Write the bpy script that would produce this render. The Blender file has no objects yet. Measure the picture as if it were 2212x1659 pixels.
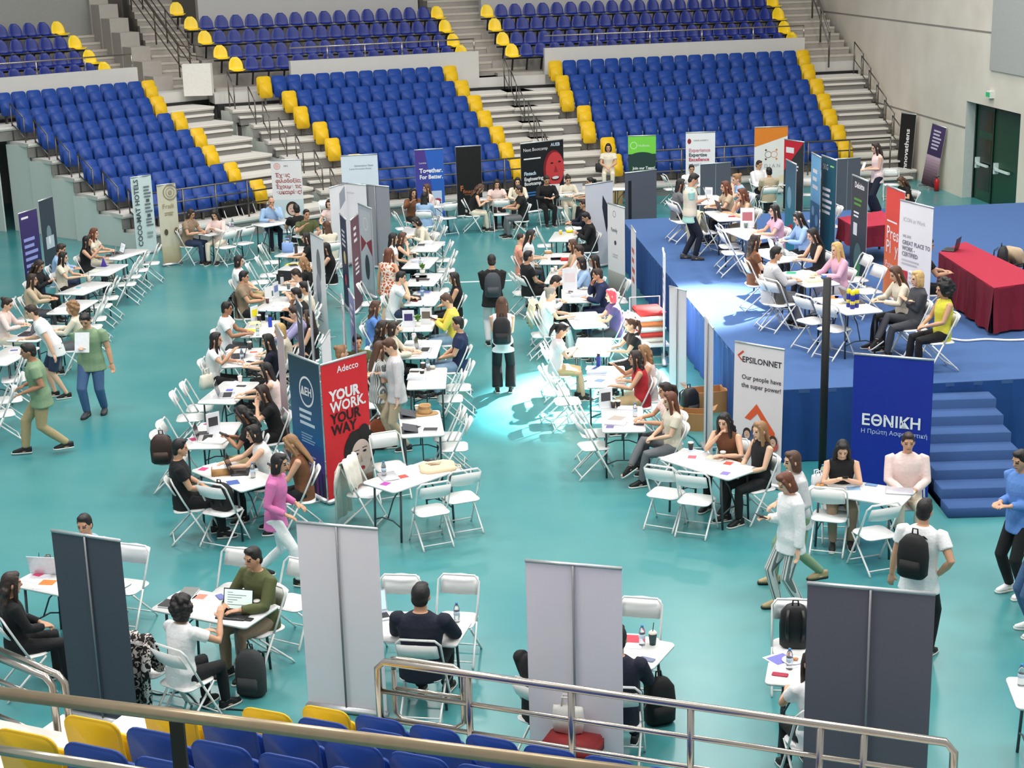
import bpy, bmesh, math, random
import numpy as np
from mathutils import Vector, Matrix, Euler
random.seed(7)
SC = bpy.context.scene
COL = SC.collection
PI = math.pi
R = math.radians
# ---------------------------------------------------------------- camera
FPX, PITCH, ROLL, CAMH = 3371.3, 0.273447, -0.0281575, 7.3165
cam_d = bpy.data.cameras.new('camera'); cam = bpy.data.objects.new('camera', cam_d); COL.objects.link(cam)
cam_d.sensor_fit = 'HORIZONTAL'; cam_d.sensor_width = 36.0; cam_d.lens = FPX/2212*36
cam_d.clip_start = 0.3; cam_d.clip_end = 300
_f = Vector((0, math.cos(PITCH), -math.sin(PITCH))); _u = Vector((0, math.sin(PITCH), math.cos(PITCH))); _r = Vector((1, 0, 0))
_c, _s = math.cos(ROLL), math.sin(ROLL)
_rx = _r*_c + _u*_s; _ux = _u*_c - _r*_s
cam.matrix_world = Matrix(((_rx.x, _ux.x, -_f.x, 0), (_rx.y, _ux.y, -_f.y, 0), (_rx.z, _ux.z, -_f.z, CAMH), (0, 0, 0, 1)))
SC.camera = cam
def at(px, py, z=0.0):
    """world point at height z seen at this place of the 2212x1659 photograph"""
    x = (px-1106)/FPX; y = -(py-829.5)/FPX
    d = _f + _rx*x + _ux*y
    t = (z-CAMH)/d.z
    return Vector((d.x*t, d.y*t, z))
# ---------------------------------------------------------------- light and exposure
W = bpy.data.worlds.new('world'); SC.world = W; W.use_nodes = True
bg = W.node_tree.nodes['Background']; bg.inputs[0].default_value = (0.93, 0.97, 1.0, 1); bg.inputs[1].default_value = 0.58
SC.view_settings.view_transform = 'Standard'; SC.view_settings.look = 'None'; SC.view_settings.gamma = 1
SC.view_settings.use_curve_mapping = False; SC.view_settings.exposure = 0.0
SC.cycles.max_bounces = 6; SC.cycles.diffuse_bounces = 3; SC.cycles.glossy_bounces = 2; SC.cycles.transmission_bounces = 4; SC.cycles.caustics_reflective = False; SC.cycles.caustics_refractive = False
def area(name, loc, size, power, color=(1, 0.97, 0.92), rot=(0, 0, 0)):
    l = bpy.data.lights.new(name, 'AREA'); l.shape = 'RECTANGLE'; l.size = size[0]; l.size_y = size[1]; l.energy = power; l.color = color
    o = bpy.data.objects.new(name, l); COL.objects.link(o); o.location = loc; o.rotation_euler = rot
    return o
for ix, x in enumerate((-9, -2, 5, 11)):
    for iy, y in enumerate((11, 21, 31, 41)):
        area('hall_lamp', (x, y, 14.5), (1.6, 1.6), 510 if y < 35 else 400)
def sunpatch(px, py, z, src, power, size, blend=0.25, rad=0.05):
    l = bpy.data.lights.new('daylight_beam', 'SPOT'); l.energy = power; l.spot_size = size; l.spot_blend = blend; l.shadow_soft_size = rad; l.color = (1, 0.98, 0.95)
    o = bpy.data.objects.new('daylight_beam', l); COL.objects.link(o); o.location = src
    o.rotation_euler = (at(px, py, z)-Vector(src)).to_track_quat('-Z', 'Y').to_euler()
sunpatch(1300, 745, 0.7, (9.5, 40, 16.0), 520000, R(8.5), 0.75, 0.3)
sunpatch(1500, 660, 1.1, (10.5, 38, 16.0), 170000, R(10), 0.7, 0.3)
# ---------------------------------------------------------------- materials
def lin(c):
    c = c/255.0
    return c/12.92 if c <= 0.04045 else ((c+0.055)/1.055)**2.4
_M = {}
def M(rgb, rough=0.6, metal=0.0, kind='', scale=20.0, amt=0.12):
    """procedural material from an sRGB colour; kind picks a weave / speckle / grain"""
    key = (tuple(rgb), rough, metal, kind, scale, amt)
    if key in _M: return _M[key]
    m = bpy.data.materials.new('surface_%d' % len(_M)); m.use_nodes = True
    nt = m.node_tree; b = nt.nodes['Principled BSDF']
    c = [lin(v) for v in rgb]+[1]
    b.inputs['Roughness'].default_value = rough; b.inputs['Metallic'].default_value = metal
    tc = nt.nodes.new('ShaderNodeTexCoord')
    n = nt.nodes.new('ShaderNodeTexNoise'); n.inputs['Scale'].default_value = scale; n.inputs['Detail'].default_value = 3
    nt.links.new(tc.outputs['Object'], n.inputs['Vector'])
    mx = nt.nodes.new('ShaderNodeMix'); mx.data_type = 'RGBA'
    mx.inputs[6].default_value = [v*(1-amt) for v in c[:3]]+[1]; mx.inputs[7].default_value = [min(1, v*(1+amt)) for v in c[:3]]+[1]
    nt.links.new(n.outputs['Fac'], mx.inputs[0]); nt.links.new(mx.outputs[2], b.inputs['Base Color'])
    if kind == 'glass':
        b.inputs['Transmission Weight'].default_value = 0.85; b.inputs['IOR'].default_value = 1.3
    if kind == 'bump':
        bp = nt.nodes.new('ShaderNodeBump'); bp.inputs['Strength'].default_value = 0.25; bp.inputs['Distance'].default_value = 0.02
        nt.links.new(n.outputs['Fac'], bp.inputs['Height']); nt.links.new(bp.outputs[0], b.inputs['Normal'])
    if kind == 'emit':
        b.inputs['Emission Color'].default_value = c; b.inputs['Emission Strength'].default_value = 0.6
    _M[key] = m
    return m
def nodemat(name, fn):
    m = bpy.data.materials.new(name); m.use_nodes = True; nt = m.node_tree
    fn(nt, nt.nodes['Principled BSDF']); return m
def ramp(nt, stops):
    r = nt.nodes.new('ShaderNodeValToRGB'); e = r.color_ramp.elements
    while len(e) < len(stops): e.new(0.5)
    for el, (p, c) in zip(e, stops): el.position = p; el.color = [lin(v) for v in c]+[1]
    return r
def pattern_mat(kind, a, b_, scale=20, rough=0.8):
    def fn(nt, b):
        tc = nt.nodes.new('ShaderNodeTexCoord')
        if kind == 'stripes':
            t = nt.nodes.new('ShaderNodeTexWave'); t.inputs['Scale'].default_value = scale; t.inputs['Distortion'].default_value = 0.5
            nt.links.new(tc.outputs['Object'], t.inputs['Vector']); f = t.outputs['Fac']
        elif kind == 'leaves':
            t = nt.nodes.new('ShaderNodeTexNoise'); t.inputs['Scale'].default_value = scale; t.inputs['Distortion'].default_value = 1.5
            nt.links.new(tc.outputs['Object'], t.inputs['Vector']); f = t.outputs['Fac']
        else:
            t = nt.nodes.new('ShaderNodeTexVoronoi'); t.inputs['Scale'].default_value = scale; t.feature = 'DISTANCE_TO_EDGE'
            nt.links.new(tc.outputs['Object'], t.inputs['Vector']); f = t.outputs['Distance']
        th = 0.12 if kind == 'cells' else 0.5
        r = ramp(nt, [(0, a), (th, a), (th+0.02, b_), (1, b_)])
        nt.links.new(f, r.inputs[0]); nt.links.new(r.outputs[0], b.inputs['Base Color']); b.inputs['Roughness'].default_value = rough
    return nodemat('pattern_'+kind, fn)
WHITE_PL = M((243, 243, 241), 0.35, 0, '', 8, 0.02)
TUBE_W = M((226, 228, 226), 0.35, 0.1, '', 8, 0.03)
STEEL = M((190, 182, 172), 0.24, 1.0, '', 3, 0.06)
DKSTEEL = M((112, 108, 104), 0.35, 0.9, '', 6, 0.05)
GREYLEG = M((72, 80, 84), 0.45, 0.3)
BLACK = M((22, 22, 24), 0.55)
PAPER = M((238, 240, 245), 0.7, 0, '', 4, 0.02)
BLUE_SEAT = M((8, 60, 142), 0.5, 0, '', 60, 0.07)
YEL_SEAT = M((228, 184, 10), 0.42, 0, '', 60, 0.06)
BLUE_BK = M((0, 34, 126), 0.38, 0, '', 30, 0.08)
YEL_BK = M((250, 212, 20), 0.3, 0, '', 30, 0.05)
CONC = M((172, 166, 158), 0.85, 0, 'bump', 6, 0.08)
CONC_L = M((205, 203, 198), 0.8, 0, '', 3, 0.04)
# ---------------------------------------------------------------- mesh helpers
class MB:
    def __init__(s): s.v = []; s.f = []; s.m = []
    def add(s, vs, fs, mi=0, mat=None):
        o = len(s.v)
        s.v += [tuple(mat @ Vector(v)) if mat else tuple(v) for v in vs]
        s.f += [tuple(i+o for i in f) for f in fs]; s.m += [mi]*len(fs); return s
    def box(s, c, d, rz=0, mi=0, mat=None):
        x, y, z = [k/2 for k in d]
        vs = [(sx*x, sy*y, sz*z) for sz in (-1, 1) for sy in (-1, 1) for sx in (-1, 1)]
        fs = [(0, 2, 3, 1), (4, 5, 7, 6), (0, 1, 5, 4), (2, 6, 7, 3), (0, 4, 6, 2), (1, 3, 7, 5)]
        mm = Matrix.Translation(c) @ Matrix.Rotation(rz, 4, 'Z')
        if mat: mm = mm @ mat
        return s.add(vs, fs, mi, mm)
    def tube(s, pts, r, n=8, mi=0, flat=1.0, cap=True):
        pts = [Vector(p) for p in pts]; rs = r if isinstance(r, (list, tuple)) else [r]*len(pts)
        o = len(s.v); up0 = None
        for i, p in enumerate(pts):
            t = (pts[min(i+1, len(pts)-1)]-pts[max(i-1, 0)]).normalized()
            up = Vector((0, 0, 1)) if abs(t.z) < 0.93 else Vector((0, 1, 0))
            if up0 is not None: up = up0
            a = t.cross(up)
            a = a.normalized() if a.length > 1e-5 else t.orthogonal().normalized()
            b = a.cross(t).normalized(); up0 = b
            rr = rs[i]
            ra, rb = (rr if isinstance(rr, tuple) else (rr, rr*flat))
            for k in range(n):
                an = 2*PI*k/n
                s.v.append(tuple(p+a*(math.cos(an)*ra)+b*(math.sin(an)*rb)))
        for i in range(len(pts)-1):
            for k in range(n):
                k2 = (k+1) % n
                s.f.append((o+i*n+k, o+i*n+k2, o+(i+1)*n+k2, o+(i+1)*n+k)); s.m.append(mi)
        if cap:
            s.f.append(tuple(o+k for k in range(n))[::-1]); s.f.append(tuple(o+(len(pts)-1)*n+k for k in range(n))); s.m += [mi, mi]
        return s
    def rings(s, rings, mi=0, cap=True):
        n = len(rings[0]); o = len(s.v)
        for r in rings: s.v += [tuple(p) for p in r]
        for i in range(len(rings)-1):
            for k in range(n):
                k2 = (k+1) % n
                s.f.append((o+i*n+k, o+i*n+k2, o+(i+1)*n+k2, o+(i+1)*n+k)); s.m.append(mi)
        if cap:
            s.f.append(tuple(o+k for k in range(n))[::-1]); s.f.append(tuple(o+(len(rings)-1)*n+k for k in range(n))); s.m += [mi, mi]
        return s
    def lathe(s, prof, n=12, c=(0, 0, 0), mi=0):
        return s.rings([[(c[0]+r*math.cos(2*PI*k/n), c[1]+r*math.sin(2*PI*k/n), c[2]+z) for k in range(n)] for r, z in prof], mi)
    def ell(s, c, r, n=12, mi=0, mat=None):
        rg = []
        for i in range(1, n//2+3):
            ph = PI*i/(n//2+3); 
            rg.append([(r[0]*math.sin(ph)*math.cos(2*PI*k/n), r[1]*math.sin(ph)*math.sin(2*PI*k/n), -r[2]*math.cos(ph)) for k in range(n)])
        mm = Matrix.Translation(c) @ (mat if mat else Matrix())
        return s.rings([[mm @ Vector(p) for p in q] for q in rg], mi)
    def prism(s, poly, z0, z1, mi=0, mat=None):
        n = len(poly)
        vs = [(x, y, z0) for x, y in poly]+[(x, y, z1) for x, y in poly]
        fs = [tuple(range(n))[::-1], tuple(range(n, 2*n))]+[(i, (i+1) % n, n+(i+1) % n, n+i) for i in range(n)]
        return s.add(vs, fs, mi, mat)
    def mesh(s, name, mats, smooth=False):
        me = bpy.data.meshes.new(name); me.from_pydata(s.v, [], s.f); me.update()
        for m in (mats if isinstance(mats, (list, tuple)) else [mats]): me.materials.append(m)
        me.polygons.foreach_set('material_index', s.m)
        if smooth: me.polygons.foreach_set('use_smooth', [True]*len(s.f))
        return me
    def build(s, name, mats, parent=None, smooth=False, loc=None, rz=0):
        return mk(name, s.mesh(name, mats, smooth), parent, loc, rz)
def mk(name, me, parent=None, loc=None, rz=0):
    o = bpy.data.objects.new(name, me); COL.objects.link(o)
    if parent: o.parent = parent
    if loc is not None: o.location = loc
    if rz: o.rotation_euler = (0, 0, rz)
    return o
def rrect(w, h, r, n=4, cx=0, cy=0):
    out = []
    for qx, qy, a0 in ((1, 1, 0), (-1, 1, 90), (-1, -1, 180), (1, -1, 270)):
        for k in range(n+1):
            a = R(a0+90*k/n); out.append((cx+qx*(w/2-r)+r*math.cos(a), cy+qy*(h/2-r)+r*math.sin(a)))
    return out
def bevel(me, w=0.006, seg=2):
    bm = bmesh.new(); bm.from_mesh(me)
    bmesh.ops.bevel(bm, geom=[e for e in bm.edges if e.calc_face_angle(0) > 0.7], offset=w, segments=seg, affect='EDGES', clamp_overlap=True)
    for f in bm.faces: f.smooth = True
    bm.to_mesh(me); bm.free(); return me
def thing(name, label, cat, loc=(0, 0, 0), rz=0, group=None):
    o = bpy.data.objects.new(name, None); COL.objects.link(o); o.empty_display_size = 0.1
    o.location = loc; o.rotation_euler = (0, 0, rz); return tag(o, label, cat, group)
def tag(o, label, cat, group=None):
    o['label'] = label; o['category'] = cat
    if group: o['group'] = group
    return o
def struct(o): o['kind'] = 'structure'; return o
def dup(root, loc, rz, label, group=None, rot=None):
    r = root.copy(); COL.objects.link(r); r.location = loc; r.rotation_euler = rot if rot else (0, 0, rz)
    r['label'] = label
    if group: r['group'] = group
    elif 'group' in r: del r['group']
    for ch in list(root.children):
        c = ch.copy(); COL.objects.link(c); c.parent = r
        for g in list(ch.children):
            d = g.copy(); COL.objects.link(d); d.parent = c
    return r
def remesh(mb, name, vox, smooth=2, mats=None, keep=None):
    """weld overlapping solids into one continuous surface"""
    me = mb.mesh('raw', [BLACK]); o = bpy.data.objects.new('raw', me); COL.objects.link(o)
    md = o.modifiers.new('r', 'REMESH'); md.mode = 'VOXEL'; md.voxel_size = vox; md.use_smooth_shade = True
    if smooth:
        sm = o.modifiers.new('s', 'SMOOTH'); sm.iterations = smooth; sm.factor = 0.5
    dg = bpy.context.evaluated_depsgraph_get(); dg.update()
    out = bpy.data.meshes.new_from_object(o.evaluated_get(dg)); out.name = name
    bpy.data.objects.remove(o); bpy.data.meshes.remove(me)
    out.materials.clear()
    for m in (mats or [BLACK]): out.materials.append(m)
    out.polygons.foreach_set('use_smooth', [True]*len(out.polygons))
    return out
def ordinal(n):
    w = ['first', 'second', 'third', 'fourth', 'fifth', 'sixth', 'seventh', 'eighth', 'ninth', 'tenth', 'eleventh', 'twelfth', 'thirteenth', 'fourteenth', 'fifteenth', 'sixteenth', 'seventeenth', 'eighteenth', 'nineteenth', 'twentieth', 'twenty-first']
    return w[n]
# ================================================================ THE SETTING
def floor_nodes(nt, b):
    tc = nt.nodes.new('ShaderNodeTexCoord')
    n = nt.nodes.new('ShaderNodeTexNoise'); n.inputs['Scale'].default_value = 0.35; n.inputs['Detail'].default_value = 4
    n2 = nt.nodes.new('ShaderNodeTexNoise'); n2.inputs['Scale'].default_value = 0.5; n2.inputs['Detail'].default_value = 1
    for q in (n, n2): nt.links.new(tc.outputs['Object'], q.inputs['Vector'])
    r = ramp(nt, [(0.3, (52, 132, 138)), (0.7, (88, 152, 152))])
    nt.links.new(n.outputs['Fac'], r.inputs[0]); nt.links.new(r.outputs[0], b.inputs['Base Color'])
    mr = nt.nodes.new('ShaderNodeMapRange'); mr.inputs[3].default_value = 0.2; mr.inputs[4].default_value = 0.3
    nt.links.new(n2.outputs['Fac'], mr.inputs[0]); nt.links.new(mr.outputs[0], b.inputs['Roughness'])
FLOOR_M = nodemat('sports_floor', floor_nodes)
struct(MB().box((2, 25, -0.1), (60, 60, 0.2)).build('floor', FLOOR_M))
# white court line
struct(MB().box(tuple((at(960, 610)+at(1120, 606))/2+Vector((0, 0, 0.002))), (2.6, 0.09, 0.003), rz=R(1.5)).build('trim_1', M((225, 235, 235), 0.5)))
# ---- right wall with door recess
WD = Vector((0.0946, -0.9955, 0)); WN = Vector((-0.9955, -0.0946, 0))   # along the wall towards us, and into the hall
W0 = Vector((12.14, 54.6, 0))
def wallpt(s, h, off=0): return W0+WD*s+WN*off+Vector((0, 0, h))
def ray_wall(px, py, off=0):
    x = (px-1106)/FPX; y = -(py-829.5)/FPX; d = _f+_rx*x+_ux*y; O = Vector((0, 0, CAMH)); P0 = W0+WN*off
    t = (P0-O).dot(WN)/d.dot(WN); p = O+d*t
    return ((p-P0).dot(WD), p.z)
sL, zT = ray_wall(2088, 218); sR = 13.75
def wall_nodes(nt, b):
    tc = nt.nodes.new('ShaderNodeTexCoord'); n = nt.nodes.new('ShaderNodeTexNoise'); n.inputs['Scale'].default_value = 0.8; n.inputs['Detail'].default_value = 5
    nt.links.new(tc.outputs['Object'], n.inputs['Vector']); r = ramp(nt, [(0.3, (216, 207, 192)), (0.7, (230, 222, 208))])
    nt.links.new(n.outputs['Fac'], r.inputs[0]); nt.links.new(r.outputs[0], b.inputs['Base Color']); b.inputs['Roughness'].default_value = 0.85
WALL_M = nodemat('plaster', wall_nodes)
wr = MB()
def wbox(mb, s0, s1, z0, z1, o0, o1, mi=0):
    c = W0+WD*((s0+s1)/2)+WN*((o0+o1)/2); mb.box((c.x, c.y, (z0+z1)/2), (s1-s0, abs(o1-o0), z1-z0), rz=math.atan2(WD.y, WD.x), mi=mi)
wbox(wr, -7, sL, 0, 16, -0.4, 0); wbox(wr, sR, 42, 0, 16, -0.4, 0); wbox(wr, sL, sR, zT, 16, -0.4, 0)
struct(wr.build('wall_right', WALL_M))
# seams in the wall: shadow-gap joints
for i, ((a, b_), (c, d)) in enumerate((((1895, 222), (2083, 275)), ((1804, 29), (2207, 77)))):
    s0, z0 = ray_wall(a, b_); s1, z1 = ray_wall(c, d); z = (z0+z1)/2; g = MB(); wbox(g, s0-2, sL if i == 0 else 34, z-0.025, z+0.025, -0.01, 0.006)
    struct(g.build('trim_%d' % (i+2), M((140, 134, 126), 0.9)))
# grey bay of the wall at the top right
g = MB(); sA, _ = ray_wall(2146, 60); wbox(g, sA, 40, ray_wall(2146, 152)[1], 15, -0.01, 0.05); struct(g.build('trim_4', M((178, 178, 174), 0.8)))
# recess and the dark green double door
rc = MB(); wbox(rc, sL-0.1, sL+0.001, 0, zT, -0.42, -0.005); wbox(rc, sL, sR, zT-0.001, zT+0.1, -0.42, -0.005)
struct(rc.build('wall_recess', M((196, 204, 200), 0.8)))
GREEN = M((14, 66, 44), 0.4, 0, '', 5, 0.1); DKG = M((8, 26, 20), 0.25)
dz = zT-0.02; mid = sL+1.3
door = MB(); wbox(door, sL, sL+0.08, 0, dz, -0.38, -0.28); wbox(door, sL, sR, dz-0.08, dz, -0.38, -0.28); wbox(door, mid-0.04, mid+0.04, 0, dz, -0.38, -0.29)
dro = struct(door.build('door_1', DKG))
for k, (a, b_) in enumerate(((sL+0.08, mid-0.04), (mid+0.04, sR))):
    g = MB(); wbox(g, a, b_, 0, dz-0.08, -0.37, -0.32)
    if k == 0: wbox(g, a+0.12, b_-0.12, 0.3, 1.75, -0.33, -0.315, 1); wbox(g, a+0.12, b_-0.12, 1.95, dz-0.2, -0.33, -0.315, 1)
    struct(g.build('door_leaf', [GREEN, DKG], dro))
    g = MB(); q_ = a+(0.25 if k == 0 else 0.3); wbox(g, q_, min(b_-0.1, q_+1.0), 1.0, 1.06, -0.26, -0.2); wbox(g, q_, q_+0.08, 0.9, 1.2, -0.32, -0.2); struct(g.build('push_bar', M((215, 232, 226), 0.3), dro))
s_, z_ = ray_wall(2143, 204); g = MB(); wbox(g, s_-0.16, s_+0.16, z_-0.09, z_+0.09, 0, 0.12); es = g.build('exit_sign', M((225, 228, 222), 0.4)); tag(es, 'small white and green emergency exit lamp above the dark green door', 'exit sign')
g = MB(); wbox(g, s_-0.13, s_+0.13, z_-0.06, z_+0.06, 0.12, 0.125); g.build('sign_face', M((40, 150, 90), 0.4, 0, 'emit'), es)
# fire extinguisher
p = wallpt(*ray_wall(2040, 425)); p.z = 0; p += WN*0.25
fx = thing('fire_extinguisher', 'red fire extinguisher on the floor left of the green door', 'fire extinguisher', p)
MB().lathe([(0.02, 0), (0.09, 0.01), (0.09, 0.42), (0.05, 0.5), (0.03, 0.52)], 14).build('cylinder_body', M((190, 20, 24), 0.3), fx, True)
MB().tube([(0, 0, 0.52), (0, 0, 0.58), (0.08, 0, 0.6)], 0.018, 8).build('valve', BLACK, fx, True)
MB().tube([(0, 0, 0.56), (-0.16, 0, 0.6), (-0.2, 0, 0.35), (-0.1, 0, 0.2)], 0.012, 8).build('hose', BLACK, fx, True); fx.scale = (.8, .8, .72)
# ---------------------------------------------------------------- stands
def frame(u):
    u = Vector((u[0], u[1], 0)).normalized(); return u, Vector((-u.y, u.x, 0))
KS = {'left': 1.04, 'middle': 1.06, 'right': 1.06}
def push(n0, k, objs=None):
    """move what was built since n0 away from the viewing point by k, keeping its true distance order"""
    Mx = Matrix.Translation((0, 0, CAMH)) @ Matrix.Scale(k, 4) @ Matrix.Translation((0, 0, -CAMH))
    for o in list(COL.objects)[n0:]:
        if o.parent is None: o.matrix_basis = Mx @ Matrix.LocRotScale(o.location, o.rotation_euler, o.scale)
def N0(): return len(COL.objects)
# name: (u, row depth centre d0 (top row) , pitch, left s list, right s list, platform s ends)
BLK = {
 'left': dict(u=(.741, .671), d0=40.62, dp=.945, sl=[18.2, 18.7, 18.8, 18.9, 19.02, 19.15, 19.3], sr=[23.05, 22.75, 22.82, 22.82, 22.57, 22.62, 22.78], pl=[17.9, 18.35, 18.5, 18.6, 18.7, 18.85, 19.0], pr=[24.65]*7),
 'middle': dict(u=(.928, .372), d0=45.1, dp=.765, sl=[10.63, 11.16, 11.27, 11.6, 11.71, 12.1, 12.2], sr=[16.36, 16.44, 16.54, 16.54, 16.61, 16.57, 16.59], pl=[9.5, 9.9, 10.1, 10.35, 10.6, 10.9, 11.1], pr=[18.8, 18.6, 18.45, 18.3, 18.2, 18.1, 18.0]),
 'right': dict(u=(.979, .205), d0=47.45, dp=.795, sl=[11.58, 11.6, 11.52, 11.85, 11.75, 12.12, 12.1], sr=[19.69, 19.54, 19.5, 19.41, 19.27, 19.2, 19.08], pl=[9.9, 9.95, 10.0, 10.1, 10.15, 10.2, 10.25], pr=[21.6, 21.5, 21.4, 21.3, 21.2, 21.1, 21.0]),
}
# folding seat, facing -Y locally, origin at the tread under the seat
def seat_proto(mat, tint):
    t = thing('stadium_seat', '', 'seat')
    poly = rrect(0.43, 0.54, 0.09); rot = Matrix.Translation((0, 0.03, 0.56)) @ Matrix.Rotation(R(90-9), 4, 'X')
    b = MB().prism(poly, -0.018, 0.018, mat=rot); mk('backrest', bevel(b.mesh('backrest', [mat]), 0.012), t)
    rot = Matrix.Translation((0, -0.12, 0.44)) @ Matrix.Rotation(R(90-10), 4, 'X')
    b = MB().prism(rrect(0.385, 0.45, 0.07), -0.025, 0.025, mat=rot); mk('seat_pan', bevel(b.mesh('seat_pan', [mat]), 0.014), t)
    b = MB().box((0, 0.0, 0.17), (0.05, 0.09, 0.34)); b.box((0, -0.03, 0.33), (0.4, 0.05, 0.04)); b.build('bracket', DKSTEEL, t)
    return t
SEAT_B = seat_proto(BLUE_SEAT, 0); SEAT_Y = seat_proto(YEL_SEAT, 0)
used = set()
_dup = dup
def dup(root, loc, rz, label, group=None, rot=None):
    r = _dup(root, loc, rz, label, group, rot); r.scale = (1, 1, 1); return r
def put(proto, loc, rz, label, group=None):
    if proto.name not in used:
        used.add(proto.name); proto.location = loc; proto.rotation_euler = (0, 0, rz); proto['label'] = label
        if group: proto['group'] = group
        return proto
    return dup(proto, loc, rz, label, group)
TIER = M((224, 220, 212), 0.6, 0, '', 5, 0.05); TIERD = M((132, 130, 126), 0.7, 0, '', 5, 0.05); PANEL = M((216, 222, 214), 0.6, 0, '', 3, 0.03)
RISE, Z0 = 0.387, 0.74
ROWN = ['front row', 'second row up', 'third row up', 'fourth row up', 'fifth row up', 'sixth row up', 'top row']
for bn, B in BLK.items():
    n0 = N0(); zb = CAMH-CAMH/KS[bn]
    u, v = frame(B['u']); rz = math.atan2(u.y, u.x)
    st = thing('tiered_stand', {'left': 'grey telescopic stand of seven tiers at the left of the hall', 'middle': 'grey telescopic stand of seven tiers in the middle of the far side', 'right': 'grey telescopic stand of seven tiers beside the beige right-hand wall'}[bn], 'stand')
    for k in range(7):
        z = Z0+RISE*(6-k); d = B['d0']-B['dp']*k; a, b_ = B['pl'][k], B['pr'][k]
        g = MB(); c = u*((a+b_)/2)+v*(d-0.16); g.box((c.x, c.y, z-0.05), (b_-a, B['dp']+0.3, 0.1), rz=rz)
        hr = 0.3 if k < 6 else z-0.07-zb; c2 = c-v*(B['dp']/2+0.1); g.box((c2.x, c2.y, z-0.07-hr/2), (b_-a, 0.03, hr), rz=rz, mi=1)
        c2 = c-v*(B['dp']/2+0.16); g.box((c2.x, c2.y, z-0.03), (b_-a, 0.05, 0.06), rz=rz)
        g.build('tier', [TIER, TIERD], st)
        for e in (a, b_):
            c3 = u*e+v*(d-0.16); ln = ((B['pl'][6]-B['pl'][0])/6 if e == a else (B['pr'][6]-B['pr'][0])/6)
            MB().box((c3.x, c3.y, (z-0.08+zb)/2), (0.04, math.hypot(B['dp'], ln)-0.03, z-0.08-zb), rz=rz+math.atan2(ln, B['dp'])).build('side_panel', PANEL, st)
        # half step in the aisles
        ends = []
        if bn != 'right': ends.append((B['sr'][k]+0.35, b_-0.15))
        if bn != 'left': ends.append((a+0.15, B['sl'][k]-0.35))
        if bn == 'right': ends.append((B['sr'][k]+0.35, b_-0.2))
        for (e0, e1) in ends:
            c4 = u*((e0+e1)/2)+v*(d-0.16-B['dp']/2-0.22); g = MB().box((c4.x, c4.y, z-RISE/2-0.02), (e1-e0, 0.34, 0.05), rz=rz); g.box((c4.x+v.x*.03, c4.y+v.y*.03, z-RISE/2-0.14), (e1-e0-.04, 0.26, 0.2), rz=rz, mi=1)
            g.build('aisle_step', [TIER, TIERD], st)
        sl, sr = B['sl'][k], B['sr'][k]; n = round((sr-sl)/0.458)
        for i in range(n+1):
            s = sl+(sr-sl)*i/n; p = u*s+v*d; p.z = z
            yel = (i == n) or (i == 0 and bn != 'left')
            side = 'right' if i > n/2 else 'left'
            if yel: lab = 'yellow folding seat, %s end of the %s, %s lower stand' % (side, ROWN[6-k], bn)
            else:
                j = i if bn == 'left' else i-1
                lab = 'blue folding seat, %s from the left, %s, %s lower stand' % (ordinal(j), ROWN[6-k], bn)
            put(SEAT_Y if yel else SEAT_B, p, rz, lab, '%s folding seats of the %s lower stand' % ('yellow' if yel else 'blue', bn))
    for q_ in (SEAT_B, SEAT_Y):
        if bn == 'left': q_.matrix_basis = Matrix.Translation((0, 0, CAMH)) @ Matrix.Scale(KS[bn], 4) @ Matrix.Translation((0, 0, -CAMH)) @ Matrix.LocRotScale(q_.location, q_.rotation_euler, q_.scale)
    push(n0, KS[bn])
# railings on the stands
def rail(name, label, pts_top, posts, low, r=0.024, group=None, mat=STEEL, cat='railing'):
    """top tube along pts_top, parallel rails below at the drops in low, posts at the given points (top, bottom)"""
    t = thing(name, label, cat, (0, 0, 0), 0, group)
    MB().tube(pts_top, r, 10).build('top_rail', mat, t, True)
    for dz_ in low: MB().tube([Vector(p)-Vector((0, 0, dz_)) for p in pts_top], r*0.8, 8).build('lower_rail', mat, t, True)
    for a, b_ in posts: MB().tube([a, b_], r, 8).build('post', mat, t, True)
    return t
def stand_front_rail(bn, s0, s1, label, h=0.95, n=4):
    n0 = N0()
    B = BLK[bn]; u, v = frame(B['u']); d = B['d0']-6*B['dp']-0.62; z = Z0
    a = u*s0+v*d; b_ = u*s1+v*d
    P = lambda s, zz: Vector(((u*s+v*d).x, (u*s+v*d).y, zz))
    rail('railing', label, [P(s0, z+h), P(s1, z+h)], [(P(s0+(s1-s0)*i/n, z+h), P(s0+(s1-s0)*i/n, z-0.1)) for i in range(n+1)], (0.3, 0.6), mat=DKSTEEL)
    push(n0, KS[bn])
stand_front_rail('left', 19.2, 23.0, 'steel guard railing in front of the left lower stand')
stand_front_rail('middle', 12.2, 17.2, 'steel guard railing in front of the middle lower stand')
stand_front_rail('right', 12.6, 20.2, 'steel guard railing in front of the right lower stand', n=6)
def step_rails(bn, s_of, label, rows=range(0, 7), mat=DKSTEEL):
    n0 = N0()
    B = BLK[bn]; u, v = frame(B['u'])
    for k in rows:
        z = Z0+RISE*(6-k); d = B['d0']-B['dp']*k; s = s_of(k)
        P = lambda dd, zz: Vector(((u*s+v*dd).x, (u*s+v*dd).y, zz))
        top = [P(d+0.18, z+1.0), P(d-0.52, z+0.66)]
        t = rail('handrail', label % ROWN[6-k], top, [(top[0], P(d+0.18, z)), (top[1], P(d-0.52, z))], (0.55,), r=0.018, mat=mat, group='handrails of the %s lower stand' % bn)
    push(n0, KS[bn])
step_rails('left', lambda k: BLK['left']['pl'][k]+0.08, 'steel handrail frame at the left edge of the left lower stand, %s')
step_rails('middle', lambda k: BLK['middle']['pl'][k]+0.12, 'steel handrail frame, left aisle of the middle lower stand, %s')
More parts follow.
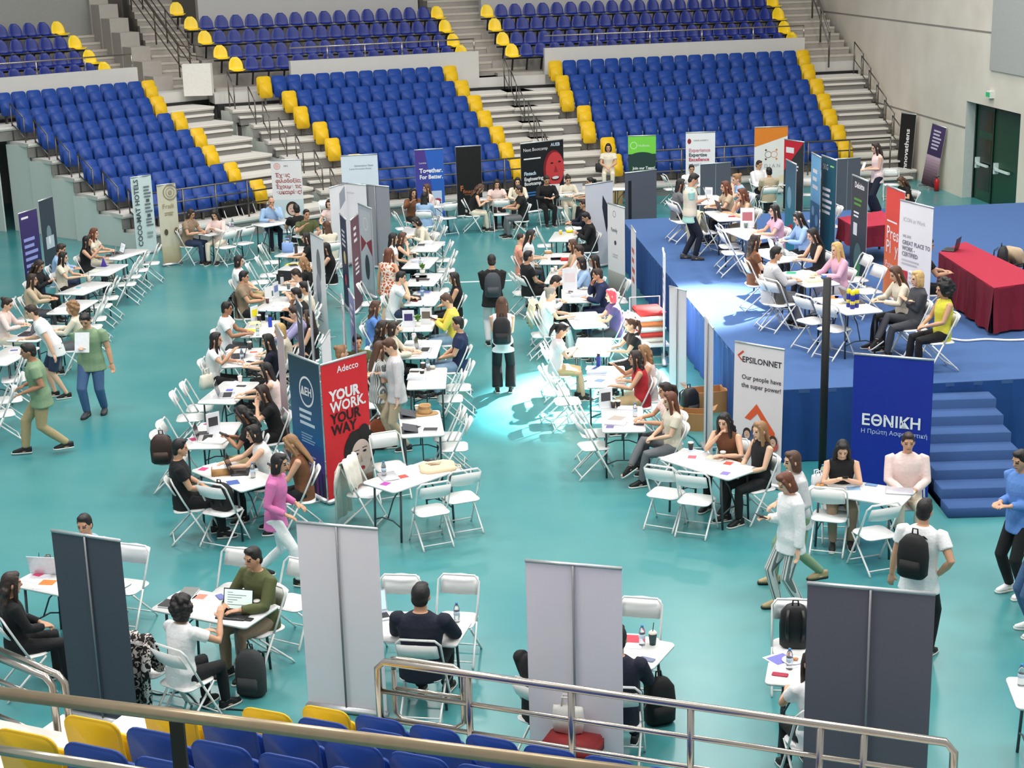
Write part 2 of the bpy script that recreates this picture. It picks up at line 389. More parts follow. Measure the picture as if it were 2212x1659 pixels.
step_rails('right', lambda k: BLK['right']['pl'][k]+0.1, 'steel handrail frame, left aisle of the right lower stand, %s')
step_rails('right', lambda k: BLK['right']['pr'][k]-0.1, 'steel handrail frame along the beige wall side of the right lower stand, %s')
# ---------------------------------------------------------------- upper concrete terraces with bucket seats
def bucket(mat):
    t = thing('bucket_seat', '', 'seat')
    b = MB(); rg = []
    for i in range(11):                       # shell: seat curving up into a rounded back
        f = i/10
        if f < 0.5: y = -0.2+0.36*(f/0.5); z = 0.02+0.03*abs(0.25-f); w = 0.212
        else: y = 0.16+0.06*((f-0.5)/0.5); z = 0.05+0.36*((f-0.5)/0.5); w = 0.212*math.sqrt(max(0.12, 1-max(0, (f-0.62)/0.40)**2))
        dn = 0.02
        ring = [(-w, y, z+0.05), (-w*0.6, y, z+0.008), (0, y, z), (w*0.6, y, z+0.008), (w, y, z+0.05)]
        nrm = (0, 0, -0.015) if f < 0.5 else (0, 0.018, 0)
        if f >= 0.5: ring = [(x, y-0.05*abs(x)/0.2, z) for x, _, _ in ring]
        rg.append(ring+[(x+nrm[0], y2+nrm[1], z2+nrm[2]) for x, y2, z2 in ring[::-1]])
    b.rings(rg); me = b.mesh('shell', [mat]); bevel(me, 0.006, 1); mk('shell', me, t)
    b = MB().box((0, 0.0, -0.03), (0.46, 0.06, 0.05)); b.tube([(0, 0, -0.05), (0.0, 0.17, -0.4)], (0.03), 6); b.build('bracket', BLACK, t)
    return t
BK_B = bucket(BLUE_BK); BK_Y = bucket(YEL_BK)
UP = {'left': dict(d=41.9, rows=4, sl=[16.9]*4, sr=[22.45, 22.42, 22.41, 22.32]),
      'middle': dict(d=46.2, rows=5, sl=[10.11, 9.85, 9.58, 9.35, 9.1], sr=[17.19, 17.23, 17.26, 17.3, 9.2]),
      'right': dict(d=48.2, rows=4, sl=[10.41, 10.3, 10.22, 10.14], sr=[19.65, 19.7, 19.8, 19.91])}
UZ = [3.96, 4.28, 4.68, 5.08, 5.5]
UROW = ['front row', 'second row', 'third row', 'fourth row', 'top row']
for bn, U_ in UP.items():
    n0 = N0()
    u, v = frame(BLK[bn]['u']); rz = math.atan2(u.y, u.x)
    for k in range(U_['rows']):
        d = U_['d']+0.8*k; z = UZ[k]; sl, sr = U_['sl'][k], U_['sr'][k]
        g = MB(); a, b_ = {'left': (16.5, 22.7), 'middle': (9.4, 17.6), 'right': (9.9, 20.2)}[bn]
        if k < 4 or bn == 'middle':
            c = u*((a+b_)/2)+v*(d+0.45); g.box((c.x, c.y, (z-0.42+2.4)/2), (b_-a, 1.1, z-0.42-2.4), rz=rz)
            struct(g.build('terrace_step', CONC))
        n = max(0, round((sr-sl)/0.458)) if k < 4 else 0
        for i in range(n+1):
            s = sl+(sr-sl)*i/max(1, n); p = u*s+v*(d+0.0); p.z = z+0.03
            yel = (i == n) or (i == 0 and bn != 'left')
            if yel: lab = 'yellow bucket seat, %s end of the %s, %s upper terrace' % ('right' if (i > n/2) else 'left', UROW[k], bn)
            else: lab = 'blue bucket seat, %s from the left, %s, %s upper terrace' % (ordinal(i if bn == 'left' else i-1), UROW[k], bn)
            if k == 4: lab = 'lone yellow bucket seat above the rows left of the middle upper terrace'
            put(BK_Y if yel else BK_B, p, rz, lab, '%s bucket seats of the %s upper terrace' % ('yellow' if yel else 'blue', bn))
    # parapet in front of the upper terrace
    a, b_ = {'left': (15.5, 22.95), 'middle': (11.55, 17.45), 'right': (11.35, 19.9)}[bn]
    d = BLK[bn]['d0']+0.42; c = u*((a+b_)/2)+v*(d+0.1)
    struct(MB().box((c.x, c.y, 3.45), (b_-a, 0.2, 1.6), rz=rz).build('wall_parapet_'+bn, CONC_L))
    P = lambda s, zz, dd=d: Vector(((u*s+v*(dd+0.1)).x, (u*s+v*(dd+0.1)).y, zz))
    s1 = b_-0.1 if bn != 'right' else b_
    rail('railing', 'thin steel rail on top of the %s concrete parapet' % bn, [P(a+0.02, 4.62), P(s1, 4.62)], [(P(a+(s1-a)*i/5, 4.62), P(a+(s1-a)*i/5, 4.2)) for i in range(1, 6)], (), r=0.022)
    # gallery landing
    c = u*((a+b_)/2)+v*(d+0.75); g = MB().box((c.x, c.y, 3.3), (b_-a+4.6, 1.5, 0.3), rz=rz); struct(g.build('gallery_landing', CONC_L))
    c = u*((a+b_)/2)+v*(d+0.0); g = MB().box((c.x, c.y, 2.95), (b_-a+4.5, 0.1, 0.4), rz=rz); struct(g.build('trim_5' if bn == 'left' else 'trim_6' if bn == 'middle' else 'trim_7', BLACK))
    # upper back wall
    a2, b2 = {'left': (14, 21.5), 'middle': (9.75, 16.9), 'right': (10.1, 19.1)}[bn]
    c = u*((a2+b2)/2)+v*(U_['d']+3.1+0.35); struct(MB().box((c.x, c.y, 8.0), (b2-a2, 0.4, 7.0), rz=rz).build('wall_back_'+bn, M((186, 184, 182), 0.85, 0, '', 2, 0.03)))
    for q_ in (BK_B, BK_Y):
        if bn == 'left': q_.matrix_basis = Matrix.Translation((0, 0, CAMH)) @ Matrix.Scale(KS[bn], 4) @ Matrix.Translation((0, 0, -CAMH)) @ Matrix.LocRotScale(q_.location, q_.rotation_euler, q_.scale)
    push(n0, KS[bn])
# closing walls far behind, dark openings of the exits
struct(MB().box((-4, 60.5, 7), (50, 0.4, 16), rz=R(20)).build('wall_far', M((120, 112, 104), 0.9)))
struct(MB().box((-22, 40, 7), (30, 0.4, 16), rz=R(55)).build('wall_left', M((150, 150, 146), 0.9)))
# stairways between the terraces
SN0 = N0()
def stairs(bn, s0, s1, d0, n, z0, dz_=0.2, dd=0.4, label=None):
    u, v = frame(BLK[bn]['u']); rz = math.atan2(u.y, u.x); g = MB()
    for i in range(n):
        c = u*((s0+s1)/2)+v*(d0+dd*i+dd/2+0.5); z = z0+dz_*(i+1); g.box((c.x, c.y, (z+2.5)/2), (s1-s0, dd+1.0, z-2.5), rz=rz)
        c = u*((s0+s1)/2)+v*(d0+dd*i+0.03); g.box((c.x, c.y, z-0.03), (s1-s0, 0.09, 0.07), rz=rz, mi=1)
    struct(g.build('concrete_stairs', [CONC, M((200, 192, 180), 0.8)]))
stairs('middle', 17.45, 19.3, 46.1, 14, 3.45)
stairs('right', 20.1, 21.7, 48.1, 14, 3.45, 0.2, 0.4)
stairs('middle', 8.0, 9.35, 46.7, 14, 3.45)
stairs('left', 22.8, 24.6, 41.8, 16, 3.45)
# solid stair cheek with the tall handrails between the left and middle terraces
u, v = frame(BLK['middle']['u']); rz = math.atan2(u.y, u.x)
g = MB()
c = at(429, 203, 3.45); g.box((c.x, c.y+0.1, 3.85), (0.82, 0.3, 0.9), rz=rz-R(22)); struct(g.build('wall_stair_cheek', M((236, 232, 224), 0.8)))
cheek = MB(); u2, v2 = frame((.80, .60))
for i in range(9):
    p = at(395, 200, 3.45)+v2*(0.5+0.62*i)-u2*(0.5+0.03*i); cheek.box((p.x, p.y, (3.45+0.5+0.4*i+2.9)/2), (0.6, 0.64, 1.05+0.4*i), rz=math.atan2(u2.y, u2.x))
struct(cheek.build('stair_balustrade', CONC))
for q, (lab) in enumerate(('dark steel handrail pair descending between the left and middle terraces, left one', 'dark steel handrail pair descending between the left and middle terraces, right one')):
    base = at(396+q*24, 200-q*4, 3.45)
    a = base+Vector((0, 0, 1.35)); b_ = base+v2*6.2+Vector((0, 0, 1.35+3.9))
    rail('handrail', lab, [b_, a, a+Vector((0.35, -0.1, -0.05))], [(a+(b_-a)*f, a+(b_-a)*f-Vector((0, 0, 1.0))) for f in (0.02, 0.25, 0.5, 0.75)], (0.32, 0.62), r=0.022, mat=M((92, 84, 74), 0.5, 0.5))
# steel stair rail up the far right
a = at(1792, 70, 4.4); b_ = a+Vector((-0.25, 6, 3.6))
rail('handrail', 'dark steel handrail at the top of the right-hand stairs beside the wall', [b_, a], [(a+(b_-a)*f, a+(b_-a)*f-Vector((0, 0, 1.1))) for f in (0.0, 0.2, 0.4, 0.6)], (0.4,), r=0.03, mat=DKSTEEL)
push(SN0, 1.06)
# ---------------------------------------------------------------- stage
CARPET = M((62, 97, 150), 0.95, 0, 'bump', 90, 0.10); SKIRT = M((28, 74, 140), 0.9, 0, '', 3, 0.15)
SZ = 1.1
poly = [(3.88, 21.45), (6.05, 21.57), (7.6, 21.7), (14.9, 21.9), (13.5, 37.0), (2.67, 36.1), (3.19, 28.06), (3.51, 23.1)]
stg = thing('stage', 'large raised platform covered in blue carpet in front of the right wall', 'stage')
g = MB().prism(poly, SZ-0.06, SZ); g.build('deck', CARPET, stg)
# pleated cloth skirt round the edge
g = MB(); pts = poly+[poly[0]]
for i in range(len(poly)):
    a = Vector((*pts[i], 0)); b_ = Vector((*pts[i+1], 0)); L = (b_-a).length; n = max(2, int(L/0.12)); t = (b_-a).normalized(); nn = Vector((t.y, -t.x, 0))
    if i in (3,): n = 4
    prev = None
    for k in range(n+1):
        q = a+(b_-a)*(k/n)+nn*(0.004+0.012*math.sin(k*1.9+i)); q2 = q+nn*(0.02*math.sin(k*1.3))
        cur = (tuple(Vector((q.x, q.y, SZ-0.01))), tuple(Vector((q2.x, q2.y, 0.01))))
        if prev: g.add([prev[0], cur[0], cur[1], prev[1]], [(0, 3, 2, 1)])
        prev = cur
g.build('skirt', SKIRT, stg)
# stage steps
CARP2 = M((58, 90, 142), 0.95, 0, 'bump', 90, 0.10)
sb = at(2065, 1128); sx0 = 5.62
sst = thing('stage_steps', 'blue carpeted steps leading up to the front of the stage', 'steps', (sx0, 21.55, 0))
for i in range(7):
    z = 0.1375*(i+1); y = -2.52+0.36*i
    g = MB().box((0.62-0.0*i, (y+0.0)/2+0.0, z/2), (1.24, -y, z)); mk('step', bevel(g.mesh('step', [CARP2]), 0.008, 1), sst)
pole = tag(MB().tube([(0, 0, 0), (0, 0, 2.9)], 0.055, 14).build('black_pole', BLACK, None, True, at(1775, 1040, 0)), 'tall black upright pole in front of the stage beside the blue banner', 'pole')
# ---------------------------------------------------------------- near stand, its seats seen from behind, and railings
un, vn = frame((.922, -.387)); rzn = math.atan2(un.y, un.x)
def nrow(px, py, z): p = at(px, py, z); return p.dot(un), p.dot(vn)
ns = thing('tiered_stand', 'near telescopic stand seen from above along the bottom of the picture', 'stand')
NR = []
for k, (px, py, x2) in enumerate(((714, 1520, 6), (588, 1524, 7), (380, 1520, 9), (214, 1540, 11), (75, 1568, 12))):
    z = Z0+RISE*k; s, d = nrow(px, py, z+0.82); NR.append((s, d, z))
for k, (s, d, z) in enumerate(NR):
    a, b_ = s-2.5+0.0, s+9; c = un*((a+b_)/2)+vn*(d+0.16)
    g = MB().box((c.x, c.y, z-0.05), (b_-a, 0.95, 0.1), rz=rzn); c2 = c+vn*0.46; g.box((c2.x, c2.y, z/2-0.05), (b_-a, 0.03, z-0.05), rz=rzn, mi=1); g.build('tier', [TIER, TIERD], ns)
    n = (7, 8, 9, 9, 8)[k]
    for i in range(n):
        p = un*(s+0.475*i)+vn*(d-0.02); p.z = z
        yel = i == 0
        put(SEAT_Y if yel else SEAT_B, p, rzn+PI, ('yellow folding seat at the left end of the near stand, %s' % ROWN[k]) if yel else 'blue folding seat from behind, %s right of yellow one, near stand, %s' % (ordinal(i-1), ROWN[k]), 'near stand %s seats' % ('yellow' if yel else 'blue'))
a = at(815, 1428, 1.62); b_ = at(2062, 1606, 1.62)
t_ = (b_-a).normalized()
pts = [a-Vector((0, 0, 0.75)), a-Vector((0, 0, 0.06)), a+t_*0.06, b_-t_*0.06, b_-Vector((0, 0, 0.07)), b_-Vector((0, 0, 0.75))]
nr = thing('railing', 'brushed steel railing with three bars in front of the near stand', 'railing')
MB().tube(pts, 0.032, 12).build('top_rail', STEEL, nr, True)
for dz_ in (0.27, 0.53): MB().tube([a-Vector((0, 0, dz_)), b_-Vector((0, 0, dz_))], 0.022, 10).build('lower_rail', STEEL, nr, True)
for f in (0.175, 0.365, 0.575, 0.79, 0.86):
    q = a+(b_-a)*f; MB().tube([q, q-Vector((0, 0, 0.95))], 0.028, 10).build('post', STEEL, nr, True)
o_ = vn*0.09
gate = thing('gate_frame', 'looped steel gate frame behind the left end of the near railing', 'gate')
a2 = a+o_+t_*0.1; b2 = a+(b_-a)*0.155+o_
MB().tube([a2-Vector((0, 0, .1)), a2-Vector((0, 0, 0.0)), a2+t_*0.05, b2-t_*0.08, b2-Vector((0, 0, .04)), b2-Vector((0, 0, .5)), b2-t_*0.08-Vector((0, 0, .56)), a2+t_*0.06-Vector((0, 0, .56)), a2-Vector((0, 0, .5)), a2-Vector((0, 0, .1))], 0.022, 10).build('loop_tube', STEEL, gate, True)
MB().tube([a2-Vector((0, 0, .27)), b2-Vector((0, 0, .27))], 0.018, 8).build('lower_rail', STEEL, gate, True)
# short railing at the lower left
a = at(-60, 1398, 1.9); b_ = at(98, 1462, 1.9)
sr_ = thing('railing', 'short steel railing with rounded corner at the lower left aisle', 'railing')
MB().tube([a, b_, b_+Vector((0.05, -0.02, -0.06)), b_+Vector((0.06, -0.02, -0.9))], 0.03, 12).build('top_rail', STEEL, sr_, True)
for dz_ in (0.22, 0.55): MB().tube([a-Vector((0, 0, dz_)), b_+Vector((0.05, -0.02, -dz_))], 0.022, 10).build('lower_rail', STEEL, sr_, True)
q = b_+Vector((0.09, 0.03, 0)); a3 = a+Vector((0.09, 0.05, 0))
sr2 = thing('railing', 'second steel railing just behind the short one at the lower left aisle', 'railing')
MB().tube([a3, q, q+Vector((0.05, -0.02, -0.06)), q+Vector((0.06, -0.02, -0.9))], 0.03, 12).build('top_rail', STEEL, sr2, True)
# thick handrail close to the camera
a = at(-120, 1482, 4.6); b_ = at(1420, 1676, 4.6)
tr = thing('handrail', 'thick blurred steel handrail crossing the bottom left corner close to the camera', 'railing')
MB().tube([a, b_], 0.0255, 16).build('top_rail', M((176, 156, 126), 0.3, 0.55), tr, True)
q = at(385, 1592, 4.4); g = MB().box((q.x, q.y, 4.6-0.75), (0.065, 0.012, 1.35), rz=rzn); g.build('post', M((58, 54, 48), 0.5, 0.6), tr)
a = at(-80, 1608, 4.35); b_ = at(330, 1672, 4.35); MB().tube([a, b_], 0.02, 12).build('lower_rail', M((190, 184, 165), 0.3, 0.9), tr, True)
# ================================================================ FURNITURE
def make_chair():
    t = thing('folding_chair', '', 'chair')
    b = MB().prism(rrect(0.43, 0.41, 0.09, 5), 0.425, 0.455); mk('seat', bevel(b.mesh('seat', [WHITE_PL]), 0.012), t)
    rg = []
    for i in range(9):
        x = -0.205+0.41*i/8; yb = 0.03*(1-(x/0.205)**2); h = 0.2-0.012*abs(i-4)**1.1*0.5
        zc = 0.76; pts = []
        for (dy, dz) in ((0.0, -h/2), (0.02, -h/2), (0.02, h/2), (0.0, h/2)):
            z = zc+dz; pts.append((x, -0.155-0.52*(z-0.66)-yb+dy-0.01, z))
        rg.append(pts)
    b = MB().rings(rg); mk('backrest', bevel(b.mesh('backrest', [WHITE_PL]), 0.008), t)
    X = 0.222
    def A(z): return 0.22-0.5*z if z < 0.6 else -0.08-0.46*(z-0.6)
    b = MB().tube([(-X, A(0.44), 0.44), (-X, A(0.6), 0.6), (-X, A(0.82), 0.82), (-X+0.05, A(0.87), 0.875), (X-0.05, A(0.87), 0.875), (X, A(0.82), 0.82), (X, A(0.6), 0.6), (X, A(0.44), 0.44)], 0.0125, 8)
    b.build('back_frame', TUBE_W, t, True)
    for s in (-1, 1): MB().tube([(s*X, A(0.44), 0.44), (s*X, 0.215, 0.03), (s*X, 0.235, 0.0)], 0.0125, 8).build('leg', TUBE_W, t, True)
    for s in (-1, 1): MB().tube([(s*0.2, 0.17, 0.425), (s*0.2, -0.24, 0.04), (s*0.2, -0.27, 0.0)], 0.0125, 8).build('leg', TUBE_W, t, True)
    MB().tube([(-X, 0.2, 0.06), (X, 0.2, 0.06)], 0.009, 6).build('stretcher', TUBE_W, t, True)
    MB().tube([(-0.2, -0.23, 0.06), (0.2, -0.23, 0.06)], 0.009, 6).build('stretcher', TUBE_W, t, True)
    return t
CHAIR = make_chair()
def chair(loc, head, label, group='white folding chairs'):
    return put(CHAIR, loc, R(head-90), label, group)
def make_table():
    t = thing('folding_table', '', 'table')
    b = MB().prism(rrect(1.22, 0.61, 0.05, 5), 0.705, 0.74); mk('tabletop', bevel(b.mesh('tabletop', [WHITE_PL]), 0.008), t)
    for e in (-1, 1):
        for s in (-1, 1): MB().tube([(e*0.44, s*0.25, 0.71), (e*0.47, s*0.25, 0.0)], 0.015, 8).build('leg', GREYLEG, t, True)
        MB().tube([(e*0.465, -0.25, 0.2), (e*0.465, -0.1, 0.26), (e*0.465, 0.1, 0.26), (e*0.465, 0.25, 0.2)], 0.01, 6).build('leg_crossbar', GREYLEG, t, True)
        MB().tube([(e*0.46, 0, 0.27), (e*0.35, 0, 0.5), (e*0.12, 0, 0.7)], 0.01, 6).build('brace', GREYLEG, t, True)
    return t
TABLE = make_table(); TAB = {}
def table(key, x1, y1, x2, y2, flag, label, base=0.0, L=1.22, S=0.61):
    """near edge of the top given by its two ends; S = it is the short side, L/R = the long side held at its left/right end"""
    a = at(x1, y1, 0.74+base); b_ = at(x2, y2, 0.74+base); t = (b_-a).normalized(); n = Vector((-t.y, t.x, 0))
    if flag == 'S': m = (a+b_)/2; c = m+n*(L/2); ang = math.atan2(n.y, n.x)
    elif flag == 'L': c = a+t*(L/2)+n*(S/2); ang = math.atan2(t.y, t.x)
    else: c = b_-t*(L/2)+n*(S/2); ang = math.atan2(t.y, t.x)
    c.z = base
    put(TABLE, c, ang, label, 'white folding tables'); TAB[key] = (c, ang)
# ================================================================ PEOPLE
SKIN0 = (224, 178, 148)
LIP = M((176, 96, 90), 0.5); EYE = M((40, 30, 28), 0.3)
def ik(a, t, l1, l2, hint):
    a = Vector(a); t = Vector(t); d = t-a; L = d.length; mx = (l1+l2)*0.995
    if L > mx: t = a+d*(mx/L); d = t-a; L = mx
    x = (l1*l1-l2*l2+L*L)/(2*L); h = math.sqrt(max(0, l1*l1-x*x)); e = d.normalized()
    hv = Vector(hint); hv = (hv-e*hv.dot(e)).normalized()
    return a+e*x+hv*h, t
def POSE(lean=6, pitch=12, r='table', l='table', legs='sit', seat=True, turn=0): return dict(lean=lean, pitch=pitch, r=r, l=l, legs=legs, seat=seat, turn=turn)
POSES = {
 'type': POSE(10, 22), 'table': POSE(4, 8), 'lap': POSE(-4, 6, 'lap', 'lap'), 'chin': POSE(14, 12, 'chin', 'table'), 'chinl': POSE(14, 12, 'table', 'chin'),
 'gest': POSE(6, 4, 'gest', 'table'), 'write': POSE(24, 34, 'table', 'table'), 'phone': POSE(6, 30, 'phone', 'phone'), 'cross': POSE(-6, 4, 'fold', 'fold', 'cross'),
 'reach': POSE(12, 14, 'reach', 'reach'), 'lapx': POSE(-2, 8, 'lap', 'lap', 'cross'),
 'stand': POSE(0, 6, 'down', 'down', 'stand', False), 'paper': POSE(0, 28, 'hold', 'down', 'step', False), 'walk': POSE(4, 8, 'bent', 'bent', 'walk', False),
 'pack': POSE(0, 6, 'down', 'down', 'stand', False), 'front': POSE(0, 14, 'front', 'front', 'stand', False), 'leanin': POSE(28, 20, 'front', 'down', 'step', False), 'hip': POSE(2, 4, 'hip', 'down', 'step', False),
}
_BODY = {}
def geom(pose, sex):
    P = POSES[pose]; k = 1.0 if sex == 'm' else 0.94; G = dict(k=k, m=sex == 'm')
    w = 1.1 if sex == 'm' else 0.92
    hz = 0.55 if P['seat'] else 0.93*k; hy = -0.07 if P['seat'] else 0.0
    la = R(P['lean']); sp = Vector((0, math.sin(la), math.cos(la))); nb = Vector((0, math.cos(la), -math.sin(la)))
    hip = Vector((0, hy, hz)); ch = hip+sp*(0.30*k); sh = hip+sp*(0.50*k)+nb*0.01; nk = hip+sp*(0.575*k)+nb*0.02
    hp = R(P['pitch']); Hc = nk+Vector((0, 0.03+0.05*math.sin(hp), 0.125*k))
    HM = Matrix.Translation(Hc) @ Matrix.Rotation(-hp, 4, 'X')
    G.update(P=P, w=w, hip=hip, ch=ch, sh=sh, nk=nk, HM=HM, sp=sp, nb=nb)
    arms = []
    for s, mode in ((1, P['r']), (-1, P['l'])):
        S = sh+Vector((s*0.185*w, 0, -0.02))
        if P['seat']:
            T = {'table': (s*0.12, 0.34, 0.795), 'lap': (s*0.07, 0.2, 0.69), 'chin': (s*0.05, Hc.y+0.1, Hc.z-0.19), 'gest': (s*0.2, 0.32, 1.02), 'phone': (s*0.05, 0.27, 0.87), 'fold': (-s*0.07, sh.y+0.17, 0.86), 'reach': (s*0.13, 0.47, 0.8)}[mode]
            hint = (s*0.9, -0.2, -1) if mode != 'chin' else (s*0.5, 0.6, -1)
            if mode == 'chin': 
                S2 = S
        else:
            z = S.z
            T = {'down': (s*0.27*w+s*0.01, 0.03, z-0.53*k), 'hold': (s*0.04, sh.y+0.25, z-0.2), 'bent': (s*0.2, 0.2, z-0.36), 'front': (s*0.08, sh.y+0.24, z-0.27), 'hip': (s*0.2, 0.02, z-0.42)}[mode]
            hint = (s*0.3, -1, -0.3) if mode != 'hip' else (s*1, -0.6, 0)
        E, Wr = ik(S, T, 0.285*k, 0.255*k, hint); arms.append((s, S, E, Wr))
    legs = []
    for s in (1, -1):
        Hp = hip+Vector((s*0.09, 0, -0.03)); m = P['legs']
        if m == 'sit': T = (s*0.11, 0.36+0.03*s, 0.085)
        elif m == 'cross': T = (s*0.06, 0.40, 0.085) if s < 0 else (-0.02, 0.55, 0.3)
        elif m == 'walk': T = (s*0.07, s*0.27, 0.09+(0.06 if s < 0 else 0))
        elif m == 'step': T = (s*0.1, s*0.1, 0.085)
        else: T = (s*0.11, 0.0, 0.085)
        K, A = ik(Hp, T, 0.445*k, 0.43*k, (s*0.1, 1, 0.35)); legs.append((s, Hp, K, A))
    G.update(arms=arms, legs=legs)
    return G
def torso(mb, G, inf, z0=-0.12, top=True):
    w = G['w']; k = G['k']; m = G['m']
    prof = [(z0, (.19 if z0 < -.14 else .165) if inf > 0 else .15, (.135 if z0 < -.14 else .115) if inf > 0 else .1), (-0.05, .168, .115), (0.04, .165 if m else .178, .115), (0.14, .15 if m else .145, .105), (0.24, .155 if m else .145, .108), (0.34, .172 if m else .165, .122 if m else .125), (0.43, .182, .112), (0.485, .165, .09), (0.52, .115, .075)]
    if top: prof += [(0.55, .075, .065)]
    rg = []
    for z, a, b in prof:
        f = max(0, min(1, (z+0.05)/0.1)); d = G['sp'] if z > 0 else Vector((0, 0, 1))
        c = G['hip']+d*(z*k)+G['nb']*(0.012*math.sin(max(0, z)*5))
        e_ = (inf+.006 if z < .1 and inf > 0 else inf); a = a*w+e_; b = b*(w**0.5)+e_; n = G['nb'] if z > 0 else Vector((0, 1, 0))
        rg.append([c+Vector((math.cos(q), 0, 0))*a+n*(math.sin(q)*b) for q in [2*PI*j/18 for j in range(18)]])
    mb.rings(rg)
def body_parts(pose, sex):
    key = (pose, sex)
    if key in _BODY: return _BODY[key]
    G = geom(pose, sex); w, k = G['w'], G['k']; B = MB(); torso(B, G, -0.012)
    B.tube([G['nk']-G['sp']*0.06, G['HM'] @ Vector((0, -0.02, -0.06))], 0.054*w**0.5, 12)
    H = G['HM']
    B.ell((0, 0, 0), (.074, .092, .115), 16, 0, H); B.ell((0, 0, 0), (.055, .062, .065), 14, 0, H @ Matrix.Translation((0, .024, -.052)))
    B.tube([H @ Vector((0, .086, .012)), H @ Vector((0, .104, -.028)), H @ Vector((0, .088, -.036))], [.009, .014, .011], 8)
    B.ell((0, 0, 0), (.026, .012, .011), 8, 0, H @ Matrix.Translation((0, .083, -.062)))
    B.ell((0, 0, 0), (.02, .014, .014), 8, 0, H @ Matrix.Translation((0, .075, -.1)))
    for s in (-1, 1):
        B.ell((0, 0, 0), (.012, .021, .033), 8, 0, H @ Matrix.Translation((s*.075, -.006, -.012)))
        B.ell((0, 0, 0), (.022, .012, .012), 8, 0, H @ Matrix.Translation((s*.03, .078, .026)))
    for s, S, E, Wr in G['arms']:
        B.tube([S-Vector((s*.03, 0, 0)), S, S.lerp(E, .5), E, E.lerp(Wr, .35), Wr], [r*w for r in (.05, .054, .046, .038, .04, .027)], 10)
        d = (Wr-E).normalized()
        if pose in ('table', 'type', 'write', 'reach') and G['P']['seat']: d = (d+Vector((-s*.2, .3, -d.z*0.8))).normalized()
        side = d.cross(Vector((0, 0, 1)))
        if side.length < .3: side = Vector((s, 0, 0))
        side.normalize(); up = side.cross(d).normalized(); th = -side*s if side.x*s > 0 else side*s*1
        if (th.x*s) > 0: th = -th
        palm = Wr+d*.045
        B.rings([[Wr+d*q+side*(math.cos(t)*a)+up*(math.sin(t)*.017) for t in [2*PI*j/10 for j in range(10)]] for q, a in ((-.01, .024), (.03, .036), (.085, .04), (.098, .034))])
        for i, (o, L) in enumerate(((-.03, .06), (-.01, .075), (.011, .078), (.031, .068))):
            p0 = Wr+d*.088+side*(o*(1 if th.dot(side) > 0 else -1)); p1 = p0+d*(L*.5)+side*o*.15-up*.006; p2 = p0+d*(L*.95)+side*o*.2-up*(.024+.004*i)
            B.tube([p0, p1, p2], [.0095, .009, .0075], 6)
        p0 = Wr+d*.025+th*.028; B.tube([p0, p0+d*.03+th*.026-up*.004, p0+d*.06+th*.032-up*.012], [.012, .011, .009], 6)
    for s, Hp, K, A in G['legs']:
        B.tube([Hp+Vector((0, -.01, .03)), Hp.lerp(K, .4), K, K.lerp(A, .3), A+Vector((0, 0, .0))], [r*w**.5 for r in (.082, .072, .052, .052, .034)], 12)
        f = Vector((s*.12, 1, 0)).normalized()
        if G['P']['legs'] == 'cross' and s > 0: f = Vector((0, .85, -.5)).normalized()
        G.setdefault('feet', []).append((s, A, f))
        B.tube([A-f*.04-Vector((0, 0, .045)), A+f*.06-Vector((0, 0, .05)), A+f*.15-Vector((0, 0, .06))], [(.033, .03), (.04, .028), (.03, .02)], 8)
    me = remesh(B, 'body', 0.0085, 1, [M(SKIN0, .55), LIP, EYE, EYE])
    Hi = H.inverted(); mi = []
    for p in me.polygons:
        c = Hi @ p.center; m_ = 0
        if c.y > .055 and abs(c.z) < .09:
            ax = abs(c.x)
            if abs(ax-.030) < .0145 and -.008 < c.z < .008: m_ = 2
            elif abs(ax-.031) < .02 and .019 < c.z < .03: m_ = 3
            elif ax < .025 and -.073 < c.z < -.056: m_ = 1
        mi.append(m_)
    me.polygons.foreach_set('material_index', mi)
    _BODY[key] = (G, me); return _BODY[key]
_CL = {}
def top_mesh(pose, sex, sleeve):
    key = ('top', pose, sex, sleeve)
    if key in _CL: return _CL[key]
    G, _ = body_parts(pose, sex); B = MB(); torso(B, G, .012 if sleeve != 3 else .03, -0.13 if G['P']['seat'] else -0.16)
    w = G['w']
    for s, S, E, Wr in G['arms']:
        i = .014 if sleeve != 3 else .024
        if sleeve == 0: B.tube([S-Vector((s*.06, 0, 0)), S-Vector((s*.012, 0, 0))], [.06*w, .055*w], 10)
        elif sleeve == 1: B.tube([S-Vector((s*.04, 0, 0)), S, S.lerp(E, .55)], [(.052)*w+i*.6, .054*w+i, .05*w+i*1.3], 12)
        else: B.tube([S-Vector((s*.04, 0, 0)), S, S.lerp(E, .5), E, E.lerp(Wr, .4), E.lerp(Wr, .93)], [r*w+i for r in (.05, .054, .048, .042, .04, .03)], 12)
    _CL[key] = remesh(B, 'top', .0135, 2); return _CL[key]
